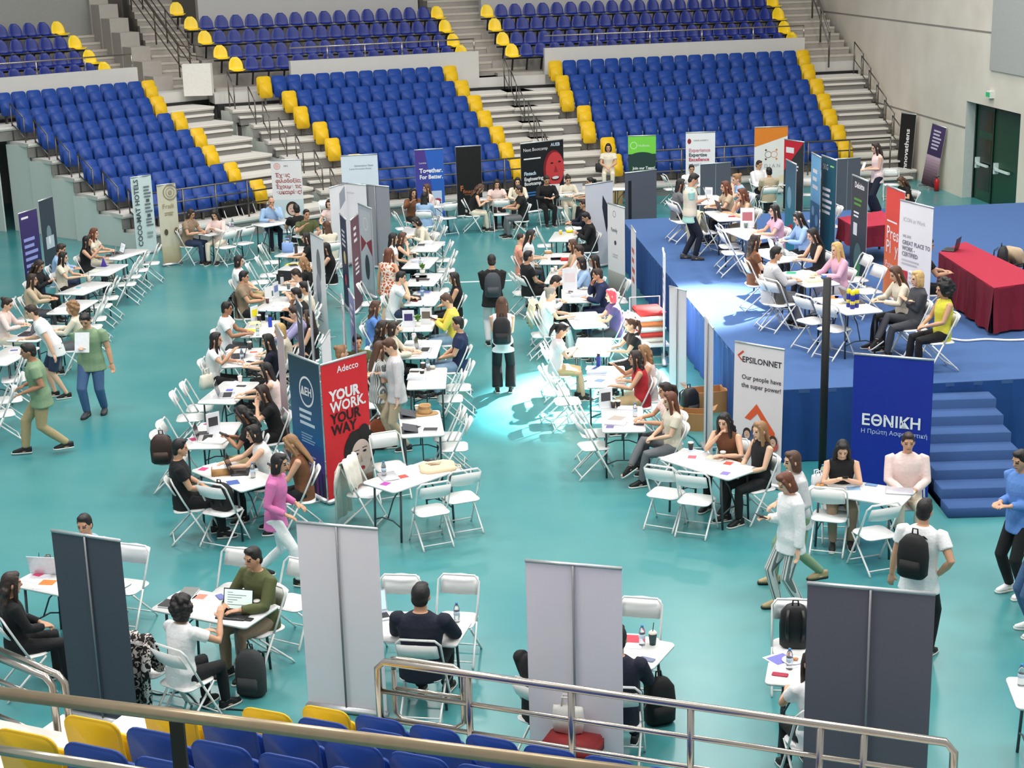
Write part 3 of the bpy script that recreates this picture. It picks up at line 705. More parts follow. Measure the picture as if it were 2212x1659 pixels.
def legs_mesh(pose, sex, kind):
    key = ('legs', pose, sex, kind)
    if key in _CL: return _CL[key]
    G, _ = body_parts(pose, sex); B = MB(); w = G['w']**.5; hip = G['hip']; seat = G['P']['seat']
    B.rings([[hip+Vector((math.cos(t)*a, math.sin(t)*b, z)) for t in [2*PI*j/16 for j in range(16)]] for z, a, b in ((-.13, .12, .09), (-.09, .165*w, .115), (0, .178*w, .122), (.06, .165*w, .115))])
    if kind == 'skirt':
        if seat:
            K = (G['legs'][0][2]+G['legs'][1][2])/2; rg = []
            for f, a, b in ((0, .17, .1), (.5, .185, .1), (.95, .17, .085), (1.05, .165, .075)):
                c = (hip-Vector((0, 0, .02))).lerp(K, f); rg.append([c+Vector((math.cos(t)*a, 0, math.sin(t)*b)) for t in [2*PI*j/16 for j in range(16)]])
            B.rings(rg)
        else:
            B.rings([[Vector((math.cos(t)*a, math.sin(t)*b, z)) for t in [2*PI*j/20 for j in range(20)]] for z, a, b in ((.42, .24, .2), (.65, .21, .16), (.85, .18, .13), (.95, .16, .115))])
    else:
        for s, Hp, K, A in G['legs']:
            if kind == 'shorts': B.tube([Hp+Vector((0, -.01, .03)), Hp.lerp(K, .4), Hp.lerp(K, .9)], [.098*w, .092*w, .08*w], 12)
            else:
                wd = {'trousers': (.098, .087, .07, .064, .052), 'wide': (.1, .095, .09, .095, .1)}[kind]
                B.tube([Hp+Vector((0, -.01, .03)), Hp.lerp(K, .4), K, K.lerp(A, .4), K.lerp(A, .97)], [r*w for r in wd], 12)
    _CL[key] = remesh(B, kind if kind in ('skirt', 'shorts') else 'trousers', .0135, 2); return _CL[key]
def shoe_mesh(pose, sex, i):
    key = ('shoe', pose, sex, i)
    if key in _CL: return _CL[key]
    G, _ = body_parts(pose, sex); s, A, f = G['feet'][i]; side = f.cross(Vector((0, 0, 1))).normalized(); up = side.cross(f); B = MB(); o = A-up*.082
    out = [(-.075, .028), (-.04, .036), (.03, .036), (.1, .046), (.16, .04), (.19, .02)]
    rg = []
    for zz, sc in ((0, 1), (.022, 1.0)): rg.append([o+f*y+side*x*sc+up*zz for y, x in out]+[o+f*y-side*x*sc+up*zz for y, x in out[::-1]])
    B.rings(rg, 1)
    rg = []
    for zz, sc, fr in ((.022, .96, .97), (.045, .9, .9), (.075, .72, .5), (.095, .7, .25)): rg.append([o+f*(y if y < 0 else y*fr)+side*x*sc+up*zz for y, x in out]+[o+f*(y if y < 0 else y*fr)-side*x*sc+up*zz for y, x in out[::-1]])
    B.rings(rg, 0); _CL[key] = B.mesh('shoe', [BLACK, BLACK], True); return _CL[key]
_HAIR = {}
def hair_mesh(st):
    if st in _HAIR: return _HAIR[st]
    B = MB(); rnd = random.Random(hash(st) % 99 if False else len(st)*7+ord(st[0]))
    T = Matrix.Translation
    if st == 'crop': B.ell((0, 0, 0), (.077, .09, .1), 16, 0, T((0, -.013, .022)))
    else:
        B.ell((0, 0, 0), (.083, .094, .104), 16, 0, T((0, -.015, .026)))
        B.ell((0, 0, 0), (.06, .05, .035), 12, 0, T((0, .035, .092)))
        B.ell((0, 0, 0), (.078, .05, .075), 12, 0, T((0, -.05, -.03)))
    def curtain(zs, front=True):
        rg = []
        for z, a, b, y in zs: rg.append([(math.cos(t)*a, y+math.sin(t)*b, z) for t in [2*PI*j/16 for j in range(16)]])
        B.rings(rg)
        if front:
            L = zs[0][0]
            for s in (-1, 1):
                B.tube([(s*.055, .045, .08), (s*.083, .03, 0), (s*.086, .025, -.1), (s*.09, .04, max(L, -.26))], [.02, .022, .026, .016], 8, flat=1.2)
    if st == 'long': curtain([(-.36, .075, .02, -.085), (-.22, .1, .032, -.08), (-.08, .088, .045, -.06), (.03, .08, .06, -.04)])
    elif st == 'wavy':
        curtain([(-.3, .09, .03, -.08), (-.2, .115, .045, -.075), (-.08, .1, .05, -.06), (.03, .085, .06, -.04)])
        for i in range(26): z = -.3+.3*rnd.random(); a = rnd.uniform(PI, 2*PI); B.ell((0, 0, 0), (.026, .026, .035), 8, 0, T((math.cos(a)*.1, -.07+math.sin(a)*.035, z)))
    elif st == 'bob': curtain([(-.13, .085, .055, -.035), (-.08, .093, .065, -.03), (.0, .086, .07, -.03)], False); [B.tube([(s*.06, .04, .07), (s*.083, .03, 0), (s*.084, .025, -.1)], [.02, .022, .018], 8) for s in (-1, 1)]
    elif st == 'pony': B.tube([(0, -.095, .05), (0, -.14, .03), (0, -.15, -.08), (0, -.13, -.2)], [.024, .034, .036, .014], 10)
    elif st == 'bun': B.ell((0, 0, 0), (.042, .04, .04), 12, 0, T((0, -.105, .075)))
    elif st in ('curly', 'afro'):
        R_ = 1.14 if st == 'curly' else 1.45; B.ell((0, 0, 0), (.088*R_, .085*R_, .1*R_), 16, 0, T((0, -.03*R_, .02)))
        for i in range(60):
            a = rnd.uniform(0, 2*PI); ph = rnd.uniform(-.9, 1.5); x = math.cos(a)*math.cos(ph); y = math.sin(a)*math.cos(ph); z = math.sin(ph)
            if y > .45 and z < .55: continue
            B.ell((0, 0, 0), (.03, .03, .03), 8, 0, T((x*.088*R_, -.025*R_+y*.088*R_, .02+z*.1*R_)))
        if st == 'curly': curtain([(-.12, .09, .06, -.04), (-.06, .1, .07, -.035), (.0, .09, .07, -.03)], False)
    me = remesh(B, 'hair', .009, 1 if st not in ('curly', 'afro') else 0); _HAIR[st] = me; return me
def paint(o, mats):
    for i, m in enumerate(mats):
        o.material_slots[i].link = 'OBJECT'; o.material_slots[i].material = m
HC = {'k': (24, 20, 20), 'd': (48, 34, 28), 'b': (84, 56, 40), 'l': (150, 112, 76), 'y': (206, 170, 110), 'r': (104, 58, 38), 'p': (236, 70, 84), 'g': (140, 132, 124)}
SK = {'a': (228, 182, 152), 'b': (206, 156, 124), 'c': (178, 126, 96)}
CC = {'i': (132, 158, 184), 'k': (20, 20, 23), 'w': (240, 240, 240), 'c': (226, 216, 196), 'n': (30, 42, 78), 'N': (20, 26, 44), 'g': (110, 112, 116), 'G': (66, 68, 74), 'b': (160, 190, 226), 'B': (96, 140, 210), 'j': (70, 100, 140), 'J': (44, 58, 84), 'e': (150, 128, 106), 'E': (196, 176, 148),
      'o': (90, 96, 58), 's': (132, 158, 124), 'p': (226, 176, 196), 'P': (216, 120, 176), 'q': (240, 214, 208), 'y': (238, 214, 90), 'Y': (222, 214, 70), 'r': (190, 40, 50), 'S': (238, 160, 136), 'l': (176, 170, 214), 'v': (86, 74, 120), 'm': (120, 76, 50), 'O': (206, 130, 60), 't': (176, 156, 116), 'f': (206, 204, 206), 'M': (170, 220, 204), 'z': (86, 128, 60)}
def cloth(c):
    if c == '1': return pattern_mat('cells', (236, 228, 216), (206, 92, 50), 14)
    if c == '2': return pattern_mat('stripes', (220, 220, 216), (110, 120, 120), 12)
    return M(CC[c], .85, 0, 'bump', 40, .1)
PEOPLE = []
def person(px, py, head, pose, sex, hair, hcol, skin, top, sleeve, bot, kind, label, base=0.0, shoe='k', seat=True, dy=0.0):
    """placed by where the head shows; sleeve 0 none 1 short 2 long 3 loose jacket"""
    G, body = body_parts(pose, sex); hc = G['HM'].translation
    w = at(px, py, hc.z+base+0.01); h = R(head-90)
    off = Matrix.Rotation(h, 3, 'Z') @ Vector((hc.x, hc.y, 0))
    loc = Vector((w.x-off.x, w.y-off.y, base)); t = thing('person', label, 'person', loc, h)
    o = mk('body', body, t); paint(o, [M(SK[skin], .55, 0, '', 30, .04), LIP, EYE, M(HC[hcol], .6)])
    if hair != 'bald': ho = mk('hair', hair_mesh(hair), t); ho.matrix_local = G['HM']; paint(ho, [M(HC[hcol], .5, 0, 'bump', 60, .25)])
    o = mk('top', top_mesh(pose, sex, sleeve), t); paint(o, [cloth(top)])
    o = mk(kind if kind in ('skirt', 'shorts') else 'trousers', legs_mesh(pose, sex, kind), t); paint(o, [cloth(bot)])
    for i in (0, 1): o = mk('shoe', shoe_mesh(pose, sex, i), t); paint(o, [M(CC[shoe], .6), M((235, 232, 225), .6) if shoe in 'kwc' else BLACK])
    PEOPLE.append((t, G)); return t
def sitter(px, py, head, pose, sex, hair, hcol, skin, top, sleeve, bot, kind, label, base=0.0, shoe='k', chairlab=None):
    t = person(px, py, head, pose, sex, hair, hcol, skin, top, sleeve, bot, kind, label, base, shoe)
    who = label.split(',')[0]
    lab = chairlab or 'white folding chair under the '+who
    if len(lab.replace('-', ' ').split()) > 16: lab = 'chair under the '+who
    if len(lab.replace('-', ' ').split()) > 16: lab = 'chair of '+who
    chair(t.location, head, lab, 'white folding chairs people sit on')
    return t
# ================================================================ CARRIED AND TABLE THINGS
def backpack(name, label, loc, rz, mat, tilt=0, h=0.46, parent=None, group=None):
    t = thing(name, label, 'backpack', loc, rz, group); t.rotation_euler = (tilt, 0, rz)
    rg = []
    for z, a, b in ((0, .12, .07), (.03, .15, .09), (h*.5, .155, .1), (h*.8, .14, .085), (h*.95, .09, .055), (h, .05, .03)):
        rg.append([(x*2*a, y*2*b, z) for x, y in rrect(1, 1, .3, 3)])
    mk('bag_body', MB().rings(rg).mesh('bag_body', [mat], True), t)
    rg = [[(x*.22, y*.06-.095, z) for x, y in rrect(1, 1, .3, 3)] for z in (.05, h*.45)]
    mk('front_pocket', bevel(MB().rings(rg).mesh('front_pocket', [mat]), .01), t)
    for s in (-1, 1): MB().tube([(s*.07, .08, h*.92), (s*.085, .15, h*.8), (s*.085, .15, h*.45), (s*.07, .09, .08)], .018, 6, flat=.35).build('shoulder_strap', mat, t, True)
    MB().tube([(-.03, .03, h*.97), (-.025, .03, h+.05), (.025, .03, h+.05), (.03, .03, h*.97)], .009, 6).build('grab_handle', mat, t, True)
    return t
def wear(person_t, G, label, mat):
    P = G['sh']-Vector((0, .24, .43)); w = person_t.matrix_world if False else Matrix.Translation(person_t.location) @ Matrix.Rotation(person_t.rotation_euler.z, 4, 'Z')
    return backpack('backpack', label, w @ P, person_t.rotation_euler.z, mat)
def laptop(label, loc, rz, open_=105, body=(60, 62, 66), scr=(28, 30, 34), lit=None):
    t = thing('laptop', label, 'laptop', loc, rz); m = M(body, .4, .4)
    kb = mk('keyboard_base', bevel(MB().prism(rrect(.33, .23, .015, 2), .0, .016).mesh('keyboard_base', [m]), .003, 1), t)
    if open_ > 0:
        g = MB().box((0, -.01, .0165), (.28, .13, .002)).build('keys', BLACK, kb)
        mm = Matrix.Translation((0, .115, .016)) @ Matrix.Rotation(R(open_-90)*-1+0, 4, 'X')
        sl_ = mk('screen_lid', MB().add([(-.165, -.003, 0), (.165, -.003, 0), (.165, -.003, .22), (-.165, -.003, .22), (-.165, .005, 0), (.165, .005, 0), (.165, .005, .22), (-.165, .005, .22)], [(0, 1, 2, 3), (7, 6, 5, 4), (0, 4, 5, 1), (3, 2, 6, 7), (1, 5, 6, 2), (0, 3, 7, 4)], 0, mm).mesh('screen_lid', [m]), t)
        sc = MB().add([(-.155, -.0045, .01), (.155, -.0045, .01), (.155, -.0045, .21), (-.155, -.0045, .21)], [(0, 1, 2, 3)], 0, mm)
        sc.build('display', M(lit, .4, 0, 'emit') if lit else M(scr, .2), sl_)
        if lit:
            tx = MB()
            for i in range(6): tx.add([(-.12, -.006, .18-.025*i), (-.12+.06+.05*((i*7) % 4), -.006, .18-.025*i), (-.12+.06+.05*((i*7) % 4), -.006, .174-.025*i), (-.12, -.006, .174-.025*i)], [(0, 1, 2, 3)], 0, mm)
            tx.build('screen_text', M((120, 130, 140), .5), sl_)
    return t
def snap(loc, m=.07):
    best = None
    for c, ang in TAB.values():
        if abs(loc.z-c.z-.7405) > .02: continue
        d = Matrix.Rotation(-ang, 3, 'Z') @ (loc-c); q = Vector((max(-.61+m, min(.61-m, d.x)), max(-.305+m, min(.305-m, d.y)), 0)); e = ((d-q).xy).length
        if best is None or e < best[0]: best = (e, c+Matrix.Rotation(ang, 3, 'Z') @ q)
    if best and best[0] < .6: return Vector((best[1].x, best[1].y, loc.z))
    return loc
def item(kind, px, py, z, rz, col, label, s=1.0):
    loc = snap(at(px, py, z), .14 if kind in ('stack', 'book', 'leaflet', 'paper') else .07); rz = R(rz); m = M(col, .6, 0, '', 12, .06) if col else None
    if kind == 'paper':
        o = MB().box((0, 0, .0015), (.21*s, .297*s, .003)).build('sheet_of_paper', m, None, False, loc, rz); return tag(o, label, 'paper')
    if kind == 'leaflet':
        t = thing('leaflet', label, 'leaflet', loc, rz); MB().box((0, 0, .002), (.15*s, .21*s, .004)).build('sheet', PAPER, t)
        MB().box((0, .03*s, .0045), (.13*s, .11*s, .001)).build('printed_block', m, t); return t
    if kind == 'stack':
        t = thing('paper_stack', label, 'papers', loc, rz)
        for i in range(4): MB().box((.008*(i % 2), .006*((i*3) % 3), .006+.012*i), (.21*s, .29*s, .011), rz=.06*(i-1.5)).build('sheet_bundle', m if i == 3 else PAPER, t)
        return t
    if kind == 'bottle':
        t = thing('water_bottle', label, 'bottle', loc, rz); g = M(col, .08, 0, 'glass', 5, .02)
        MB().lathe([(.028, 0), (.032, .01), (.032, .06), (.03, .075), (.032, .09), (.032, .14), (.022, .175), (.012, .19)], 14).build('bottle_body', g, t, True)
        MB().lathe([(.014, .188), (.014, .208), (.012, .21)], 12).build('cap', M((60, 130, 190), .4), t, True); MB().lathe([(.0335, .08), (.0335, .12)], 14).build('wrapper', M((190, 214, 230), .5), t, True); return t
    if kind == 'flask':
        t = thing('drinks_flask', label, 'flask', loc, rz); MB().lathe([(.034, 0), (.036, .01), (.036, .17), (.026, .19)], 16).build('flask_body', m, t, True); MB().lathe([(.028, .185), (.028, .225), (.024, .23)], 14).build('cap', BLACK, t, True); return t
    if kind == 'cup':
        t = thing('paper_cup', label, 'cup', loc, rz); MB().lathe([(.026, 0), (.038, .1)], 16).build('cup_body', m, t, True); MB().lathe([(.04, .098), (.04, .106), (.034, .112)], 16).build('lid', M((235, 232, 225), .5), t, True); return t
    if kind == 'straw_cup':
        t = thing('iced_drink_cup', label, 'cup', loc, rz); MB().lathe([(.03, 0), (.042, .12)], 16).build('cup_body', m, t, True); MB().lathe([(.044, .118), (.044, .126), (.03, .14)], 16).build('lid', M((228, 222, 205), .4), t, True); MB().tube([(0, 0, .13), (.01, 0, .23)], .004, 6).build('straw', BLACK, t, True); return t
    if kind == 'box':
        t = thing('small_box', label, 'box', loc, rz); mk('box_body', bevel(MB().box((0, 0, .04*s), (.2*s, .13*s, .08*s)).mesh('box_body', [m]), .006), t); MB().box((0, 0, .081*s), (.17*s, .1*s, .004)).build('contents', PAPER, t); return t
    if kind == 'phone':
        o = mk('phone', bevel(MB().prism(rrect(.075, .15, .012, 2), 0, .009).mesh('phone', [m]), .002, 1), None, loc, rz); return tag(o, label, 'phone')
    if kind == 'book':
        t = thing('book', label, 'book', loc, rz); MB().box((0, 0, .011), (.17*s, .24*s, .022)).build('pages', PAPER, t); MB().box((0, 0, .0235), (.176*s, .246*s, .003)).build('cover', m, t); MB().box((0, 0, .0), (.176*s, .246*s, .003)).build('cover', m, t); return t
    if kind == 'sign':
        t = thing('table_sign', label, 'sign', loc, rz); mm = Matrix.Rotation(R(-12), 4, 'X')
        mk('sign_board', MB().box((0, 0, .15*s), (.21*s, .012, .3*s), mat=None).mesh('sign_board', [PAPER]), t); MB().box((0, -.0075, .17*s), (.15*s, .002, .13*s)).build('print', m, t); MB().box((0, .03, .005), (.2*s, .1, .01)).build('foot', PAPER, t); return t
    if kind == 'plate':
        t = thing('paper_plate', label, 'plate', loc, rz); MB().lathe([(.06, 0), (.1, .012), (.102, .015), (.06, .005)], 20).build('plate_rim', PAPER, t, True)
        for i in range(3): MB().ell((.03*math.cos(i*2), .03*math.sin(i*2), .022), (.028, .02, .016), 8).build('pastry', m, t, True)
        return t
    if kind == 'plant':
        t = thing('potted_plant', label, 'plant', loc, rz); MB().lathe([(.045, 0), (.06, .09), (.05, .09)], 16).build('pot', M((235, 235, 230), .5), t, True); g = MB(); rr = random.Random(3)
        for i in range(46):
            a = rr.uniform(0, 6.28); h = rr.uniform(.03, .14); q = rr.uniform(.03, .11); b_ = Vector((0, 0, .09)); e = Vector((math.cos(a)*q, math.sin(a)*q, .09+h)); sd = Vector((-math.sin(a), math.cos(a), 0))*.016; mid = b_.lerp(e, .6)+Vector((0, 0, .03))
            g.add([b_, mid-sd, e, mid+sd], [(0, 1, 2, 3)])
        g.build('leaves', M((96, 140, 60), .6), t); return t
    if kind == 'bag':
        t = thing('tote_bag', label, 'bag', loc, rz); rg = []
        for z, a, b in ((0, .16*s, .08*s), (.12*s, .18*s, .09*s), (.25*s, .17*s, .06*s), (.3*s, .165*s, .03*s)): rg.append([(x*2*a, y*2*b, z+.012*math.sin(9*x+5*y)) for x, y in rrect(1, 1, .3, 3)])
        mk('bag_body', MB().rings(rg).mesh('bag_body', [m], True), t)
        for q in (-1, 1): MB().tube([(-.07*s, q*.02, .29*s), (-.06*s, q*.03, .42*s), (.06*s, q*.03, .42*s), (.07*s, q*.02, .29*s)], .008, 6).build('strap', m, t, True)
        return t
    if kind == 'flatbag':
        t = thing('cloth_bag', label, 'bag', loc, rz); rg = []
        for z, q in ((0, 1), (.02, 1.03), (.045, .96), (.055, .8)): rg.append([(x*.42*s*q+.02*math.sin(7*y), y*.34*s*q+.02*math.sin(8*x), z+.008*math.sin(11*x+9*y)) for x, y in rrect(1, 1, .2, 4)])
        mk('folded_cloth', MB().rings(rg).mesh('folded_cloth', [m], True), t); g = MB()
        for i in range(3): g.box((-.03*s, (.06-.035*i)*s, .0605), ((.2-.04*i)*s, .012, .003))
        g.build('printed_lines', M((120, 90, 70), .8), t)
        MB().tube([(.19*s, .05, .02), (.28*s, .02, .012), (.27*s, -.08, .012), (.18*s, -.1, .02)], .012, 6, flat=.5).build('strap', m, t, True); return t
    if kind == 'sack':
        t = thing('paper_sack', label, 'bag', loc, rz); MB().lathe([(.1, 0), (.115, .03), (.09, .07), (.075, .09), (.095, .115), (.09, .135), (.07, .12), (.06, .08)], 16).build('sack_body', m, t, True); mk('flap', MB().rings([[(x*.36, y*.2-.05, z) for x, y in rrect(1, 1, .3, 3)] for z in (0, .012)]).mesh('flap', [m], True), t); return t
    if kind == 'carton':
        t = thing('cardboard_box', label, 'box', loc, rz); w, d, h = .5*s, .38*s, .35*s
        for c, dd in (((-w/2, 0, h/2), (.01, d, h)), ((w/2, 0, h/2), (.01, d, h)), ((0, -d/2, h/2), (w, .01, h)), ((0, d/2, h/2), (w, .01, h))): MB().box(c, dd).build('side_panel', m, t)
        MB().box((0, 0, .01), (w, d, .01)).build('bottom_panel', m, t)
        for sx in (-1, 1): MB().box((sx*(w/2+.09*s), 0, h+.04), (.2*s, d, .008), mat=Matrix.Rotation(sx*-.5, 4, 'Y')).build('flap', m, t)
        return t
def coat(label, chair_loc, head, mat, drop=.45, name='jacket', cat='jacket'):
    """garment hung over the back of a folding chair"""
    h = R(head-90); t = thing(name, label, cat, chair_loc, h); g = MB(); n = 16; rows = []
    for j, (y, z) in enumerate(((-.12, .5), (-.15, .66), (-.175, .8), (-.2, .905), (-.235, .9), (-.27, .78), (-.29, .62), (-.3, .9-drop))):
        rows.append([((-.5+i/n)*(.5+.03*math.sin(j*1.3)), y-.018*math.sin(i*1.1+j*.7)-(.02 if j > 4 else -.02)*abs(math.sin(i*.55)), z-(.03*math.sin(i*.9+1) if j in (0, 7) else 0)) for i in range(n+1)])
    for off in (0, 1): pass
    vs = [p for r_ in rows for p in r_]; fs = [(j*(n+1)+i, j*(n+1)+i+1, (j+1)*(n+1)+i+1, (j+1)*(n+1)+i) for j in range(7) for i in range(n)]
    g.add(vs, fs); me = g.mesh('cloth_body', [mat], True); o = mk('cloth_body', me, t); md = o.modifiers.new('thick', 'SOLIDIFY'); md.thickness = .012
    for s in (-1, 1): MB().tube([(s*.2, -.25, .86), (s*.25, -.3, .66), (s*.22, -.33, .46)], [.05, .045, .035], 8, flat=.5).build('sleeve', mat, t, True)
    return t
# ================================================================ ROLL-UP BANNERS
def text_mesh(s, size, align='LEFT', bold=0.0):
    c = bpy.data.curves.new('t', 'FONT'); c.body = s; c.size = size; c.align_x = align; c.offset = bold; c.resolution_u = 2
    o = bpy.data.objects.new('t', c); COL.objects.link(o); dg = bpy.context.evaluated_depsgraph_get(); dg.update()
    me = bpy.data.meshes.new_from_object(o.evaluated_get(dg)); bpy.data.objects.remove(o); bpy.data.curves.remove(c)
    vs = [tuple(v.co) for v in me.vertices]; fs = [tuple(p.vertices) for p in me.polygons]; bpy.data.meshes.remove(me); return vs, fs
def banner(x1, y1, x2, y2, col, label, gfx=(), back=False, base=0.0, H=2.0, backcol=(206, 200, 206), name='roll_up_banner', lean=0, width=None, pole=True, fold=0):
    a = at(x1, y1, H+base); b_ = at(x2, y2, H+base)
    if back: a, b_ = b_, a
    w = width or (b_-a).length; c = (a+b_)/2; t0 = (b_-a).normalized(); rz = math.atan2(t0.y, t0.x)
    t = thing(name, label, 'banner', (c.x, c.y, base), rz)
    if lean: t.rotation_euler = (lean, 0, rz)
    fm = M(col, .5, 0, '', 3, .04) if isinstance(col, tuple) else col; bm_ = M(backcol, .7, 0, '', 3, .03)
    h0, h1 = .07, H-.02; n = 10; g = MB()
    for k in range(n):
        x0, xx = -w/2+w*k/n, -w/2+w*(k+1)/n; y0, yy = fold*math.sin(k*1.1), fold*math.sin((k+1)*1.1)
        g.add([(x0, y0, h0), (xx, yy, h0), (xx, yy, h1), (x0, y0, h1)], [(0, 1, 2, 3)], 0)
        g.add([(x0, y0+.004, h0), (xx, yy+.004, h0), (xx, yy+.004, h1), (x0, y0+.004, h1)], [(3, 2, 1, 0)], 1)
    g.box((-w/2, .002, (h0+h1)/2), (.002, .006, h1-h0), mi=1); g.box((w/2, .002, (h0+h1)/2), (.002, .006, h1-h0), mi=1)
    pn = g.build('printed_panel', [fm, bm_], t)
    alu = M((206, 208, 210), .35, .6)
    mk('top_rail', bevel(MB().box((0, .003, H-.012), (w+.01, .025, .03)).mesh('top_rail', [alu]), .005), t)
    if pole:
        mk('cassette_base', bevel(MB().box((0, .01, .035), (w+.03, .09, .07)).mesh('cassette_base', [alu]), .015), t)
        MB().tube([(0, .03, .06), (0, .02, H-.02)], .011, 8).build('support_pole', M((150, 150, 154), .4, .6), t, True)
        for s in (-1, 1): MB().box((s*w*.33, 0, .008), (.04, .38, .014)).build('foot', alu, t)
    if not pole:
        for s in (-1, 1): MB().box((s*w*.4, .002, .035), (.05, .36, .07)).build('foot', alu, t)
    if gfx:
        mats = []; G = MB(); Tx = {}
        def mi(cc):
            m = M(cc, .5, 0, '', 3, .04)
            if m not in mats: mats.append(m)
            return mats.index(m)
        lay = 0
        for e in gfx:
            lay += 1; y = -.0015-.0006*lay-abs(fold)
            X = lambda f: (f-.5)*w; Z = lambda f: h0+(h1-h0)*(1-f)
            if e[0] == 'r': _, x0, z0, xx, z1, cc = e; G.add([(X(x0), y, Z(z1)), (X(xx), y, Z(z1)), (X(xx), y, Z(z0)), (X(x0), y, Z(z0))], [(0, 1, 2, 3)], mi(cc))
            elif e[0] == 'g': # vertical gradient of printed colours
                _, x0, z0, xx, z1, c0, c1 = e; N = 10
                for i in range(N):
                    f = i/(N-1); cc = tuple(int(c0[j]*(1-f)+c1[j]*f) for j in range(3)); za, zb = z0+(z1-z0)*i/N, z0+(z1-z0)*(i+1)/N
                    G.add([(X(x0), y, Z(zb)), (X(xx), y, Z(zb)), (X(xx), y, Z(za)), (X(x0), y, Z(za))], [(0, 1, 2, 3)], mi(cc))
            elif e[0] == 'p': _, pts, cc = e; G.add([(X(p[0]), y, Z(p[1])) for p in pts], [tuple(range(len(pts)))], mi(cc))
            elif e[0] in ('d', 'o', 'e'):
                _, x0, z0, r, cc = e[:5]; asp = e[5] if len(e) > 5 else 1.0; N = 28
                if e[0] in ('d', 'e'): G.add([(X(x0)+r*math.cos(2*PI*i/N), y, Z(z0)+r*asp*math.sin(2*PI*i/N)) for i in range(N)], [tuple(range(N))], mi(cc))
                else:
                    q = [(X(x0)+r*k_*math.cos(2*PI*i/N), y, Z(z0)+r*k_*asp*math.sin(2*PI*i/N)) for k_ in (1, .86) for i in range(N)]; G.add(q, [(i, (i+1) % N, N+(i+1) % N, N+i) for i in range(N)], mi(cc))
            elif e[0] == 'bars':   # small lines of print
                _, x0, z0, xx, z1, nn, cc = e
                for i in range(nn):
                    za = z0+(z1-z0)*i/nn; xe = xx-(xx-x0)*(.08+.3*((i*5+2) % 4)/4); G.add([(X(x0), y, Z(za+(z1-z0)/nn*.5)), (X(xe), y, Z(za+(z1-z0)/nn*.5)), (X(xe), y, Z(za)), (X(x0), y, Z(za))], [(0, 1, 2, 3)], mi(cc))
            elif e[0] in ('t', 'tv'):
                _, s, x0, z0, size, cc = e[:6]; al = e[6] if len(e) > 6 else 'LEFT'; bold = e[7] if len(e) > 7 else 0
                vs, fs = text_mesh(s, size, al, bold); mxw = max(v[0] for v in vs); lim = (.96-x0)*w if e[0] == 't' else (z0-.03)*(h1-h0)
                if mxw > lim: q_ = lim/mxw; vs = [(v[0]*q_, v[1]*(q_**.5 if e[0] == 't' else q_), v[2]) for v in vs]
                if e[0] == 't': vv = [(X(x0)+v[0], y-.002, Z(z0)+v[1]) for v in vs]
                else: vv = [(X(x0)-v[1], y-.002, Z(z0)+v[0]) for v in vs]
                Tx.setdefault(cc, MB()).add(vv, fs)
        if G.v: G.build('printed_graphic', mats, pn)
        for cc, mb in Tx.items(): mb.build('lettering', M(cc, .5), pn)
    return t
